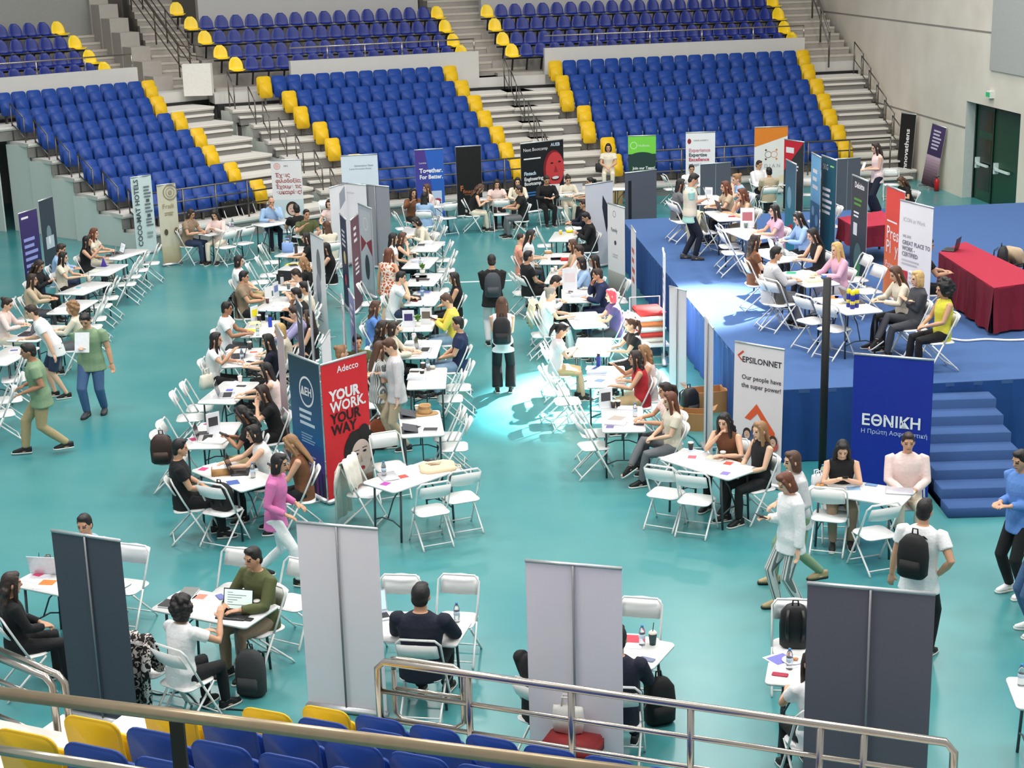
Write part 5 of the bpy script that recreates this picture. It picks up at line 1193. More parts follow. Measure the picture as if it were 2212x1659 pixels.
# ================================================================ EMPTY CHAIRS: seat centre seen here, heading of the sitter
C_ = [
 (325, 568, 186, 'empty white folding chair beside the farthest far-left table, rear one'), (300, 583, 184, 'empty white folding chair beside the farthest far-left table, front one'),
 (273, 613, 186, 'empty white folding chair right of the purple holder table, nearer one'), (284, 597, 184, 'empty white folding chair right of the purple holder table, rear one'),
 (234, 643, 186, 'empty white folding chair right of the iced drink table'), (219, 660, 182, 'empty white folding chair behind the curly blonde woman'),
 (207, 688, 190, 'empty white folding chair right of the man in green shirt'), (197, 706, 186, 'empty white folding chair hidden behind the man in green shirt'),
 (30, 818, 196, 'empty white folding chair left of the walking man, farther one'), (20, 862, 200, 'empty white folding chair at left picture edge, nearer one'), (2, 893, 205, 'empty white folding chair cut by the left picture edge'),
 (60, 688, 10, 'empty white folding chair left of the leaning man in white polo'),
 (487, 533, 140, 'empty white folding chair before the cream spiral banner table, left one'), (526, 525, 140, 'empty white folding chair before the cream spiral banner table, right one'),
 (633, 520, 165, 'empty white folding chair in front of the green tee man'), (587, 566, 5, 'empty white folding chair left of the pale blue bag table'),
 (581, 594, 5, 'empty white folding chair left of the yellow paper table'), (561, 609, 5, 'empty white folding chair left of the tablet stand table'),
 (712, 468, 300, 'empty white folding chair left of the white partition'),
 (955, 561, 182, 'empty white folding chair right of the black cup table'), (963, 583, 180, 'empty white folding chair right of the flowers table, farther one'), (956, 601, 182, 'empty white folding chair right of the flowers table, middle one'), (949, 626, 180, 'empty white folding chair right of the flowers table, nearest one'),
 (943, 527, 182, 'empty white folding chair right of the camera bag table'), (934, 505, 190, 'empty white folding chair right of the woman writing'), (872, 493, 15, 'empty white folding chair left of the woman writing'),
 (990, 836, 180, 'empty white folding chair on the aisle by the black cup table, farther one'), (972, 860, 182, 'empty white folding chair on the aisle by the black cup table, nearer one'),
 (967, 942, 180, 'empty white folding chair by the rolled paper bag table, farther one'), (980, 964, 182, 'empty white folding chair by the rolled paper bag table, nearer one'),
 (816, 873, 0, 'empty white folding chair right behind the red banner'), (803, 655, 0, 'empty white folding chair left of the red and white card table'),
 (930, 1101, 112, 'empty white folding chair in front of the canvas tote table, left one'), (995, 1073, 112, 'empty white folding chair in front of the canvas tote table, right one'),
 (788, 1062, 345, 'white folding chair draped with a white jacket beside the red banner'), (842, 1006, 292, 'empty white folding chair between red banner and canvas tote table'),
 (481, 1101, 62, 'white folding chair carrying a black bag before the tissue box table'),
 (386, 968, 0, 'empty white folding chair left of the magenta brochure table, farther one'), (374, 992, 0, 'empty white folding chair left of the magenta brochure table, nearer one'),
 (432, 880, 5, 'empty white folding chair left of the silver laptop table, farther one'), (411, 901, 5, 'empty white folding chair left of the silver laptop table, nearer one'),
 (1202, 846, 2, 'empty white folding chair left of the navy folder table, farther one'), (1226, 866, 5, 'empty white folding chair left of the navy folder table, nearer one'),
 (1282, 962, 12, 'empty white folding chair left of the clapperboard table, nearer one'), (1284, 935, 6, 'empty white folding chair left of the clapperboard table, farther one'),
 (1180, 700, 10, 'white folding chair with a cream jacket left of the sunlit table'), (1172, 722, 5, 'empty white folding chair in front of the cream jacket chair'), (1204, 795, 4, 'empty white folding chair below the woman in beige skirt'),
 (1179, 530, 0, 'empty white folding chair left of the yellow bowls table'), (1130, 632, 12, 'empty white folding chair below the man in black tee'),
 (1333, 650, 185, 'empty white folding chair behind the pink-haired woman'), (1336, 726, 185, 'empty white folding chair between the two sunlit tables'), (1238, 492, 0, 'empty white folding chair left of the man in navy jacket'),
 (1438, 1064, 62, 'empty white folding chair in front of the white arrow banner table, left one'), (1504, 1078, 66, 'empty white folding chair in front of the white arrow banner table, right one'),
 (1793, 1113, 70, 'empty white folding chair in front of the blue banner table, left one'), (1889, 1150, 108, 'empty white folding chair in front of the blue banner table, right one'),
 (272, 1266, 250, 'empty white folding chair right of the dark grey banner'), (505, 1275, 250, 'empty white folding chair left of the man in olive shirt'), (632, 1300, 240, 'empty white folding chair right of the man in olive shirt'),
 (325, 1440, 62, 'white folding chair with a leaf-patterned garment in the near left'),
 (860, 1338, 262, 'empty white folding chair beyond the black shirt man, left one'), (985, 1338, 258, 'empty white folding chair beyond the black shirt man, right one'),
 (1378, 1392, 256, 'empty white folding chair behind the iced drink table'), (1716, 1397, 262, 'white folding chair with black backpack behind the grey banner'),
 (1083, 462, 92, 'empty white folding chair in front of the dark laptop table'), (1219, 447, 100, 'empty white folding chair in front of the white laptops table'), (966, 470, 118, 'white folding chair with a brown bag before the purple banner table'),
 (505, 472, 320, 'white folding chair with black coat behind pink blouse woman, left one'), (542, 466, 320, 'white folding chair with black coat behind pink blouse woman, right one'),
 (1450, 408, 10, 'empty white folding chair behind the grey partition'), (1375, 412, 260, 'empty white folding chair behind the left end of the partition'),
 (1525, 501, 20, 'white folding chair with a cream coat on the stage', SZ), (1477, 478, 15, 'empty white folding chair beside the standing person in vest', SZ),
 (1577, 531, 5, 'empty white folding chair on the stage left of photo sign table, farther one', SZ), (1583, 545, 5, 'empty white folding chair on the stage left of photo sign table, nearer one', SZ),
 (1684, 655, 30, 'white folding chair holding a grey bag on the stage', SZ), (1756, 692, 30, 'empty white folding chair on the stage edge, left of two', SZ), (1802, 709, 38, 'empty white folding chair on the stage edge, right of two', SZ),
 (1846, 603, 190, 'empty white folding chair behind the blonde woman in pink', SZ), (1873, 628, 200, 'empty white folding chair left of the white blouse woman', SZ),
 (1768, 478, 185, 'empty white folding chair beside the teal banner on stage, left one', SZ), (1789, 488, 185, 'empty white folding chair beside the teal banner on stage, right one', SZ),
 (1743, 420, 260, 'empty white folding chair on the floor behind the pale blue banner'), (1925, 398, 262, 'empty white folding chair right of the woman with dark skirt'),
]
CH = {}
for a in C_:
    base = a[4] if len(a) > 4 else 0; CH[a[3]] = (chair(at(a[0], a[1], .45+base)-Vector((0, 0, .45)), a[2], a[3]).location.copy(), a[2])
def onchair(s): return next(v for k, v in CH.items() if s in k)
c, h = onchair('draped with a white'); coat('white jacket hanging over a chair beside the red banner', c, h, M((236, 228, 216), .9, 0, 'bump', 12), .8)
c, h = onchair('with a cream jacket left'); coat('cream jacket over a chair left of the sunlit table', c, h, M((232, 226, 190), .9))
c, h = onchair('leaf-patterned'); coat('white garment with black leaf pattern hung over a near chair', c, h, pattern_mat('leaves', (30, 26, 26), (226, 214, 208), 16), .85, 'patterned_garment', 'garment')
c, h = onchair('cream coat on the stage'); coat('cream coat over a chair beside the standing person', c, h, M((236, 226, 196), .9), .8)
for n_, q in (('left', 'woman, left one'), ('right', 'woman, right one')): c, h = onchair(q); coat('black coat over the %s chair behind the pink blouse woman' % n_, c, h, M((18, 18, 20), .9), .7)
t, G = who('brown tee with black'); coat('black jacket over the chair of the man in brown tee', t.location, 0, M((34, 30, 30), .7), .7)
c, h = onchair('black backpack behind'); backpack('backpack', 'black backpack resting on a chair behind the grey banner', c+Vector((0, 0, .457)), R(h-90), M((20, 20, 22), .5))
c, h = onchair('carrying a black bag'); backpack('backpack', 'black bag on the chair before the tissue box table', c+Vector((0, 0, .457)), R(h+90), M((24, 24, 26), .8), 0, .36)
c, h = onchair('grey bag on the stage'); backpack('backpack', 'grey bag on a chair near the stage edge', c+Vector((0, 0, .457)), R(h+60), M((92, 88, 84), .8), 0, .34)
backpack('backpack', 'charcoal backpack standing on the floor beside the near left table', at(545, 1500), R(-15), M((56, 58, 60), .8), 0, .5)
backpack('backpack', 'black backpack on the floor behind the iced drink table', at(1425, 1560), R(20), M((18, 18, 20), .7), 0, .48)
backpack('backpack', 'brown leather backpack on the chair beside the black tee man', at(352, 1000, .457), R(0), M((54, 34, 26), .5), 0, .42)
backpack('backpack', 'rust brown fur bag on the floor behind the red banner', at(820, 968), R(0), M((128, 66, 34), .9, 0, 'bump', 60, .3), 0, .46)
backpack('backpack', 'black backpack on the floor right of the sunlit tables', at(1490, 900), R(30), M((26, 28, 32), .5), 0, .48)
# ================================================================ BANNERS
WHT = (240, 238, 240); NVY = (34, 38, 84)
def face(x, z, r, skin=(226, 190, 170), hair=(40, 30, 28), body=None):
    g = []
    if body: g.append(('e', x, z+r*1.2/2, r*1.5, body, 1.1))
    return g+[('e', x, z, r*1.22, hair, 1.15), ('e', x, z+.012, r*.86, skin, 1.25), ('e', x-.1*r*4, z-.0, r*.12, hair, .5), ('e', x+.1*r*4, z, r*.12, hair, .5), ('e', x, z+r*.28, r*.26, (170, 60, 64), .4)]
banner(38.9, 461, 77.7, 449, (52, 44, 98), 'dark purple banner with white lettering at the far left', [('g', 0, 0, 1, 1, (62, 46, 108), (24, 36, 84)), ('bars', .1, .05, .6, .1, 1, WHT), ('bars', .12, .3, .9, .75, 6, (150, 160, 220))], fold=.01)
banner(86.8, 432.4, 108.8, 424.6, (50, 62, 74), 'dark slate banner with a pale figure at the far left', [('e', .5, .42, .12, (120, 140, 150), 1.6), ('r', .25, .45, .8, .6, (190, 205, 215)), ('e', .5, .5, .05, WHT, 2)], width=.75)
banner(281, 383, 325, 377, (206, 222, 222), 'pale blue banner with vertical COCO-MAT HOTELS lettering', [('tv', 'COCO-MAT HOTELS', .33, .92, .2, (70, 84, 88), 'LEFT', .004), ('bars', .58, .13, .95, .3, 4, (110, 124, 128)), ('bars', .58, .36, .95, .5, 3, (110, 124, 128)), ('bars', .58, .56, .95, .68, 3, (110, 124, 128)), ('r', .66, .3, .82, .34, (80, 90, 94)), ('r', .66, .5, .82, .54, (80, 90, 94)), ('bars', .58, .74, .95, .84, 2, (150, 162, 164))], fold=.012)
banner(337.6, 400, 378, 395, (206, 200, 178), 'cream banner with a spiral emblem below the left stand', [('o', .68, .1, .19, (140, 132, 112)), ('o', .68, .1, .12, (150, 142, 120)), ('d', .68, .1, .05, (160, 150, 128)), ('t', 'Fraili', .2, .3, .16, (150, 132, 96)), ('bars', .3, .35, .9, .4, 2, (150, 140, 110)), ('g', 0, .78, 1, 1, (200, 190, 160), (170, 156, 124)), ('e', .3, .6, .05, (80, 70, 60), 1.5), ('e', .85, .6, .06, (120, 100, 80), 1.5)], fold=.012)
banner(584, 346, 650, 343.7, (240, 234, 234), 'white banner with red Greek lettering below the left stand', [('o', .2, .08, .085, (214, 90, 70)), ('d', .2, .08, .055, (236, 190, 180)), ('t', 'NN', .42, .09, .07, (60, 60, 60)), ('t', 'Έχεις', .12, .23, .15, (170, 74, 70), 'LEFT', .003), ('t', 'φιλοδοξία;', .12, .31, .15, (170, 74, 70), 'LEFT', .003), ('t', 'Έχουμε τις', .12, .39, .15, (170, 74, 70), 'LEFT', .003), ('t', 'ευκαιρίες!', .12, .47, .15, (170, 74, 70), 'LEFT', .003), ('g', 0, .55, 1, 1, (212, 222, 226), (190, 200, 206))]+face(.62, .68, .14, (222, 184, 166), (60, 44, 36), (236, 236, 236)))
banner(735.5, 336, 814.8, 331.9, (222, 230, 240), 'pale blue-white banner with small grey text below the middle stand', [('t', 'Generation Next', .35, .16, .075, (90, 100, 120)), ('t', 'Latest Innovation Events', .22, .2, .06, (90, 100, 120)), ('g', 0, .6, 1, 1, (210, 220, 234), (190, 204, 226))])
banner(895, 323.4, 956.6, 320, (70, 60, 150), 'purple and blue banner reading Together For Better', [('g', 0, 0, 1, 1, (78, 52, 138), (40, 84, 180)), ('p', [(.35, 0), (1, 0), (1, 1), (.75, 1)], (38, 96, 190)), ('t', 'Lumina', .14, .2, .07, WHT), ('t', 'Together.', .14, .33, .17, WHT, 'LEFT', .006), ('t', 'For Better.', .14, .42, .17, WHT, 'LEFT', .006), ('r', .25, .6, .9, .98, (190, 206, 232)), ('e', .62, .78, .2, (50, 70, 150), .5), ('e', .75, .74, .1, (170, 60, 80), .6)])
banner(983.6, 316.7, 1038.6, 313.3, (14, 14, 16), 'black banner with orange lettering near its middle', [('t', 'F', .13, .64, .2, (196, 110, 60), 'LEFT', .006), ('t', 'finartix', .24, .68, .15, (196, 110, 60)), ('r', .3, .7, .85, .705, (196, 110, 60))])
banner(1123.7, 310, 1216.5, 299.8, (16, 16, 24), 'wide black banner with a red-lit smiling face', [('t', 'Next Bootcamp', .06, .12, .13, WHT), ('t', 'AUEB', .7, .08, .13, (200, 210, 230), 'LEFT', .004), ('bars', .07, .22, .58, .26, 1, WHT), ('t', 'Fintech', .07, .47, .14, (210, 230, 250), 'LEFT', .004), ('t', 'Engineering', .07, .55, .14, WHT, 'LEFT', .004), ('t', 'Bootcamp', .07, .62, .14, WHT, 'LEFT', .004), ('bars', .1, .72, .45, .8, 2, (60, 120, 190)), ('e', .76, .42, .36, (120, 24, 34), 1.5), ('e', .79, .42, .32, (206, 62, 66), 1.5), ('e', .72, .33, .05, (40, 10, 18), .5), ('e', .9, .32, .05, (40, 10, 18), .5), ('p', [(.8, .36), (.86, .47), (.76, .47)], (160, 40, 48)), ('e', .8, .56, .15, (70, 14, 26), .45), ('e', .8, .55, .12, (236, 220, 220), .35)])
banner(1356.6, 293, 1416.7, 291.4, (120, 210, 70), 'green banner with a dark lower half left of the stage', [('g', 0, .27, 1, 1, (26, 50, 44), (20, 110, 60)), ('r', 0, .0, 1, .26, (120, 210, 70)), ('e', .5, .35, .42, (30, 60, 56), .5), ('o', .2, .14, .1, (226, 250, 210)), ('t', 'Hellenic', .36, .16, .1, (226, 250, 210)), ('t', 'Join our Team!', .16, .5, .12, WHT, 'LEFT', .003)])
banner(1481.5, 285.6, 1545, 283.8, (240, 240, 242), 'white banner with pink and grey words behind the grey partition', [('e', .12, .13, .055, (150, 40, 60), 1.4), ('t', 'GREEK EXPERTS', .26, .13, .06, (110, 110, 116)), ('t', 'Experience', .1, .29, .14, (214, 140, 160), 'LEFT', .004), ('t', 'Expertise', .1, .36, .14, (80, 80, 92), 'LEFT', .004), ('t', 'Excellence', .1, .43, .14, (200, 60, 90), 'LEFT', .004), ('t', 'in Legal Services', .1, .5, .1, (80, 80, 92))])
banner(1629.4, 274.6, 1702.9, 271.7, (240, 236, 232), 'white banner with orange top and interlaced emblem', [('p', [(0, 0), (1, 0), (1, .14), (0, .3)], (232, 134, 40)), ('o', .42, .42, .1, (110, 66, 50)), ('o', .6, .42, .1, (232, 134, 60)), ('d', .35, .35, .03, (110, 66, 50)), ('d', .67, .35, .03, (232, 134, 60)), ('d', .35, .49, .03, (110, 66, 50)), ('d', .67, .49, .03, (232, 134, 60)), ('t', 'D I A N', .3, .62, .15, (170, 170, 180)), ('r', .75, .75, 1, .95, (244, 226, 190))], width=1.0)
banner(1702.9, 301, 1728.6, 304.7, (44, 48, 54), 'dark banner with red top corner and small white marks, right of orange one', [('p', [(0, 0), (1, 0), (0, .45)], (206, 32, 52)), ('r', .1, .1, .5, .18, WHT), ('bars', .4, .35, .85, .45, 2, WHT)], width=.85)
banner(1702, 345, 1716, 352, (60, 110, 140), 'slim banner with a blue sea picture and a red mark, on the stage', [('g', 0, 0, 1, 1, (60, 96, 120), (40, 140, 160)), ('e', .4, .4, .16, (120, 170, 190), 1.4), ('p', [(.2, .75), (.8, .66), (.7, .78)], (210, 50, 60))], base=SZ, width=.8, H=1.9)
banner(1752.4, 327.8, 1774.4, 339.6, (120, 184, 226), 'pale blue banner with white letters and water drops on the stage', [('bars', .2, .15, .8, .4, 3, WHT), ('g', 0, .5, 1, 1, (60, 110, 150), (40, 76, 110)), ('e', .3, .6, .1, (150, 190, 220)), ('e', .7, .68, .12, (120, 170, 206)), ('e', .4, .82, .1, (150, 190, 220)), ('e', .75, .9, .09, (110, 160, 200))], base=SZ, width=.8)
banner(1778, 334.8, 1805, 344.3, (20, 84, 104), 'dark teal banner with white slogan lines on the stage', [('t', 'SKG', .12, .13, .16, WHT), ('bars', .6, .07, .9, .1, 1, (170, 230, 120)), ('bars', .12, .32, .8, .62, 5, WHT)], base=SZ, width=.85)
banner(1838.7, 375, 1878.3, 391, (56, 60, 66), 'dark grey banner with green words and a glowing figure on the stage', [('g', 0, .4, 1, 1, (60, 64, 70), (24, 36, 34)), ('t', 'Deloitte', .2, .1, .15, WHT, 'LEFT', .004), ('bars', .18, .2, .8, .29, 2, (90, 150, 60)), ('bars', .18, .33, .6, .4, 2, WHT), ('r', .18, .44, .42, .56, (230, 230, 230)), ('e', .5, .78, .2, (70, 100, 96), 1.5), ('e', .5, .88, .14, (60, 130, 70), 1.2)], base=SZ, width=.85)
banner(1914, 398.3, 1957.3, 414.8, (224, 74, 60), 'orange-red banner with large Press Play lettering on the stage', [('g', 0, .3, 1, 1, (226, 84, 60), (240, 140, 70)), ('bars', .1, .3, .8, .33, 1, WHT), ('e', .84, .34, .06, (100, 70, 120), 2), ('t', 'Press', .1, .47, .32, WHT, 'LEFT', .002), ('t', 'Pl  y', .1, .6, .32, WHT, 'LEFT', .002), ('t', 'Potential', .1, .74, .17, WHT)], base=SZ, width=.85)
banner(1945, 430.2, 2016.7, 447.9, (242, 240, 244), 'white banner with grey text and small red badge on the stage', [('t', 'ICON at Work', .12, .17, .1, (190, 190, 198)), ('t', 'WE ARE', .12, .31, .07, (140, 140, 150)), ('t', 'GREAT PLACE TO', .12, .37, .1, (120, 120, 132), 'LEFT', .002), ('t', 'WORK -', .12, .42, .1, (120, 120, 132), 'LEFT', .002), ('t', 'CERTIFIED', .12, .47, .1, (120, 120, 132), 'LEFT', .002), ('bars', .12, .5, .8, .56, 2, (196, 196, 204)), ('r', .14, .6, .32, .72, (200, 50, 64)), ('p', [(.14, .72), (.32, .72), (.23, .76)], (60, 70, 120)), ('bars', .36, .6, .6, .72, 3, (200, 200, 210))], base=SZ)
banner(1584, 737, 1691, 755, (232, 224, 226), 'white banner with orange arrow and group photo, reading EPSILONNET', [('t', 'EPSILONNET', .16, .135, .12, (50, 44, 54), 'LEFT', .002), ('p', [(.06, .09), (.17, .05), (.2, .06), (.1, .095), (.17, .12), (.15, .13)], (210, 80, 60)), ('t', 'Our people have', .16, .26, .095, (60, 56, 64), 'LEFT', .001), ('t', 'the super power!', .16, .32, .095, (60, 56, 64), 'LEFT', .001), ('p', [(.24, .55), (.48, .43), (.86, .62), (.86, .7), (.5, .5), (.36, .56)], (226, 92, 48))]+face(.3, .66, .055, (220, 180, 160), (60, 40, 34), (90, 100, 130))+face(.48, .62, .055, (214, 172, 150), (50, 40, 34), (60, 90, 150))+face(.64, .64, .055, (214, 172, 150), (40, 34, 30), (120, 150, 180))+face(.84, .68, .055, (220, 180, 160), (80, 50, 40), (200, 90, 80)), lean=-.02)
banner(1845, 762, 2018, 776, (10, 42, 156), 'royal blue banner with white Greek insurance lettering before the stage', [('t', 'ΕΘΝΙΚΗ', .12, .5, .21, (240, 244, 250), 'LEFT', .005), ('r', .1, .455, .9, .458, (10, 42, 156)), ('r', .1, .475, .9, .478, (10, 42, 156)), ('t', 'Η Πρώτη Ασφαλιστική', .12, .56, .085, (196, 214, 240))], fold=.006, backcol=(60, 70, 120))
banner(692.5, 787, 790, 759, (218, 34, 44), 'red banner reading your work your way with a curly-haired portrait', [('t', 'Adecco', .34, .085, .13, WHT, 'LEFT', .002), ('t', 'YOUR', .15, .28, .2, WHT, 'LEFT', .009), ('t', 'WORK.', .15, .365, .2, WHT, 'LEFT', .006), ('t', 'YOUR', .15, .45, .2, (30, 12, 16), 'LEFT', .006), ('t', 'WAY', .15, .535, .2, (30, 12, 16), 'LEFT', .006), ('p', [(.55, .62), (1, .54), (1, 1), (.55, 1)], (190, 170, 160))]+[('r', .5, .6, .75, .68, (236, 226, 220)), ('e', .74, .7, .3, (26, 20, 20), 1.0), ('e', .56, .72, .13, (26, 20, 20), 1.5), ('e', .93, .66, .13, (26, 20, 20), 1.3), ('e', .62, .6, .1, (34, 26, 26)), ('e', .85, .57, .1, (34, 26, 26)), ('e', .76, .755, .19, (224, 198, 186), 1.3), ('e', .66, .73, .035, (40, 24, 24), .5), ('e', .84, .72, .035, (40, 24, 24), .5), ('r', .6, .7, .72, .706, (50, 34, 32)), ('r', .79, .69, .9, .696, (50, 34, 32)), ('p', [(.75, .74), (.79, .8), (.73, .8)], (196, 156, 144)), ('e', .77, .845, .05, (186, 40, 60), .65), ('p', [(.72, .88), (.79, .85), (.84, 1), (.66, 1)], (206, 170, 156)), ('g', .55, .93, .66, 1, (150, 110, 90), (70, 50, 44)), ('g', .84, .9, 1, 1, (150, 110, 90), (70, 50, 44))], width=.85, backcol=(180, 60, 60))
banner(620.6, 759.4, 688.7, 785.3, (38, 66, 84), 'dark teal to purple banner with a round white emblem', [('g', 0, 0, 1, .62, (40, 66, 82), (30, 96, 150)), ('g', 0, .62, 1, .82, (30, 80, 150), (90, 50, 130)), ('g', 0, .82, 1, 1, (70, 36, 90), (40, 14, 30)), ('o', .55, .24, .2, WHT, 1.1), ('t', 'ΔΕΗ', .37, .265, .15, WHT, 'LEFT', .006), ('bars', .28, .38, .8, .52, 3, (210, 226, 236)), ('bars', .3, .56, .78, .64, 4, (150, 180, 210)), ('bars', .5, .72, .8, .8, 3, (170, 160, 200)), ('r', .82, .8, .9, 1, (60, 30, 110)), ('r', .7, .86, .78, 1, (110, 40, 110))], width=.85)
banner(691.5, 744.7, 714.8, 708, (240, 240, 244), 'small white banner with round grey emblem, edge-on behind the red one', [('o', .5, .3, .12, (150, 150, 160)), ('bars', .3, .5, .7, .55, 2, (170, 170, 180))], width=.8)
banner(731.7, 458.3, 748.5, 475, (40, 44, 80), 'navy banner with yellow disc and red disc seen at a slant', [('bars', .2, .15, .8, .35, 4, WHT), ('d', .5, .45, .14, (240, 220, 150)), ('d', .5, .7, .12, (230, 60, 90)), ('t', 'IT', .4, .72, .1, WHT)], width=.85)
banner(757.6, 473.9, 773, 461, (110, 66, 82), 'maroon banner with white vertical marks seen at a slant', [('bars', .3, .1, .7, .3, 3, WHT), ('bars', .3, .45, .8, .65, 4, WHT)], width=.85)
banner(715.2, 403.4, 747.3, 395, (232, 230, 234), 'white partition panel left of the centre group', [('p', [(.5, .1), (.8, .02), (.8, .2), (.5, .3)], (150, 156, 166))], width=.8, fold=.004)
banner(747.8, 395, 779.7, 398, (236, 234, 238), 'white partition panel right of the first one', [('bars', .2, .1, .6, .14, 1, (210, 210, 216))], width=.8)
banner(780.2, 397, 840, 402, (150, 152, 160), 'light grey banner back at the centre group', back=True, backcol=(150, 152, 160))
banner(777, 440, 797.8, 448, (190, 194, 204), 'grey banner with red triangles and pale emblem seen at a slant', [('r', .1, .05, .9, .95, (206, 208, 216)), ('o', .5, .2, .14, WHT), ('p', [(.1, .35), (.5, .42), (.1, .55)], (150, 40, 60)), ('p', [(.9, .35), (.5, .42), (.9, .55)], (150, 40, 60)), ('e', .5, .7, .14, (60, 64, 74), 2)], width=.85)
banner(670, 502, 697, 516, (236, 236, 240), 'white leaning banner with grey pictures at the left of the centre group', [('e', .55, .3, .14, (120, 124, 134), 2.4), ('e', .45, .55, .16, (150, 156, 170), 2), ('bars', .2, .8, .7, .9, 3, (170, 170, 180))], width=.85)
banner(639.7, 641, 650, 659, (60, 64, 84), 'dark edge-on banner beside the black tee man', [('bars', .2, .1, .8, .2, 2, WHT)], width=.8)
banner(661.7, 596, 672, 640, (214, 214, 220), 'pale banner seen edge-on left of the leaning white banner', [('bars', .2, .1, .8, .2, 2, (90, 90, 110))], width=.85)
banner(599.5, 705.8, 607.3, 718.7, (206, 176, 180), 'dusty pink banner seen edge-on beside the blonde woman', [('g', 0, .5, 1, 1, (200, 160, 166), (120, 60, 70))], width=.8)
banner(735.6, 630.6, 741, 660, (236, 236, 240), 'white banner seen edge-on between the slanted banners', [('bars', .2, .1, .8, .2, 2, (110, 110, 130))], width=.8)
banner(753.7, 625, 762.8, 641, (140, 150, 200), 'lilac banner seen edge-on between the slanted banners', [('bars', .2, .1, .8, .3, 3, WHT)], width=.8)
banner(1277.3, 396.7, 1311, 391.6, (214, 214, 220), 'white banner back with a black swoosh left of the stage', [('p', [(.62, .15), (.9, .35), (.75, .62), (.6, .3)], (40, 44, 56))], width=.85)
banner(1319.5, 438.9, 1341.5, 445.6, (236, 234, 236), 'narrow white banner with small black drawings left of the stage', [('o', .4, .1, .07, (60, 60, 66)), ('t', 'Family', .2, .3, .12, (70, 70, 80)), ('d', .45, .42, .05, (40, 44, 70)), ('bars', .3, .55, .7, .6, 2, (190, 190, 196)), ('g', 0, .75, 1, 1, (190, 186, 180), (120, 110, 104))], width=.8)
banner(1362, 484.4, 1373.9, 502.5, (226, 224, 230), 'thin banner seen edge-on before the stage skirt', [('bars', .2, .2, .8, .6, 4, (200, 80, 70))], width=.8)
banner(1430.9, 530, 1435.5, 560, (226, 230, 236), 'thin white banner edge-on at the stage skirt, with dark lettering', [('bars', .2, .2, .8, .5, 4, (70, 80, 110))], width=.85)
banner(1455.5, 619, 1473.6, 624, (226, 222, 224), 'pale banner back in the sunlight beside the stage', back=True, width=.45)
banner(1522.9, 684, 1541, 707, (232, 232, 236), 'slim white banner edge-on near the cardboard box', back=True, width=.7)
GPART = (88, 92, 104)
banner(1350, 373, 1418, 365, GPART, 'grey partition board left of the stage with a black stripe', [('r', .1, .1, .2, .9, (20, 22, 30))], backcol=GPART, pole=False, H=2.0)
banner(1513, 354, 1579, 349.5, GPART, 'grey partition board before the white and red text banner', [('r', .495, 0, .505, 1, (180, 184, 190))], backcol=GPART, pole=False, H=1.7)
banner(1803.8, 343, 1859, 339.6, GPART, 'grey partition board right of the teal banner', [('r', .495, 0, .505, 1, (180, 184, 190))], backcol=GPART, pole=False, H=1.8)
banner(111, 1143, 259, 1165, (90, 94, 104), 'dark grey banner back in the lower left', back=True, backcol=(74, 80, 92))
banner(640, 1125, 815, 1140, (230, 224, 230), 'pale pinkish banner back in the lower centre left', back=True, backcol=(250, 240, 246))
banner(1135, 1208, 1343, 1225, (230, 224, 230), 'pale lilac banner back in the lower centre', H=2.15, back=True, backcol=(248, 240, 248))
banner(1745, 1256, 2021, 1280, (110, 108, 120), 'wide grey banner back in the lower right', H=2.15, back=True, backcol=(104, 102, 114))
# two banners propped against the right wall
for (px, py, h, w, col, lab, gf) in ((1972, 286, 2.0, .7, (16, 16, 18), 'narrow black banner with white vertical lettering propped against the right wall', [('tv', 'innovathens', .66, .92, .27, WHT, 'LEFT', .006)]), (2026, 306, 1.9, .62, (92, 70, 96), 'narrow purple banner leaning to the left against the right wall', [('g', 0, 0, 1, .5, (74, 56, 96), (60, 44, 80)), ('bars', .2, .08, .85, .42, 6, (200, 190, 210)), ('g', 0, .5, 1, 1, (190, 160, 176), (60, 36, 44))])):
    s_, z_ = ray_wall(px, py, .12); q = wallpt(s_, 0, .12)
    b_ = banner(0, 0, 10, 0, col, lab, gf, width=w, H=h, pole=False); b_.location = q+WN*.25; b_.rotation_euler = (-.06, 0.14 if w < .65 else .0, math.atan2(WD.y, WD.x)+R(20))
    b_.location.z = .03
# ================================================================ RED CLOTH TABLES, OFFICE CHAIRS
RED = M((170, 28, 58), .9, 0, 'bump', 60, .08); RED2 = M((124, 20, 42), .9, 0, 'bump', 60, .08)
def draped(label, corners, h, z0, drop, name='draped_table'):
    c = sum(corners, Vector())/4; t = thing(name, label, 'table', (c.x, c.y, z0)); cs = [q-c for q in corners]
    MB().prism([(q.x, q.y) for q in cs], h-.03, h).build('cloth_top', RED, t)
    g = MB()
    for i in range(4):
        a, b_ = cs[i], cs[(i+1) % 4]; L = (b_-a).length; n = int(L/.08); tt = (b_-a).normalized(); nn = Vector((tt.y, -tt.x, 0)); pv = None
        for k in range(n+1):
            q = a+(b_-a)*k/n; am = .03*math.sin(k*.9+i)+.02*math.sin(k*2.1)
            cur = ((q.x, q.y, h-.01), (q.x+nn.x*am*.5, q.y+nn.y*am*.5, h-drop*.5), (q.x+nn.x*(am+.02), q.y+nn.y*(am+.02), h-drop))
            if pv: g.add([pv[0], cur[0], cur[1], pv[1], cur[2], pv[2]], [(0, 3, 2, 1), (3, 5, 4, 2)])
            pv = cur
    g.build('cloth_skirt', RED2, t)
    for q in cs: MB().tube([(q.x*.9, q.y*.9, 0), (q.x*.9, q.y*.9, h-.03)], .025, 8).build('leg', BLACK, t)
    return t
zt = SZ+.78
cor = [at(2028, 545, zt), at(2147, 622, zt), at(2260, 606, zt), at(2085, 522, zt)]
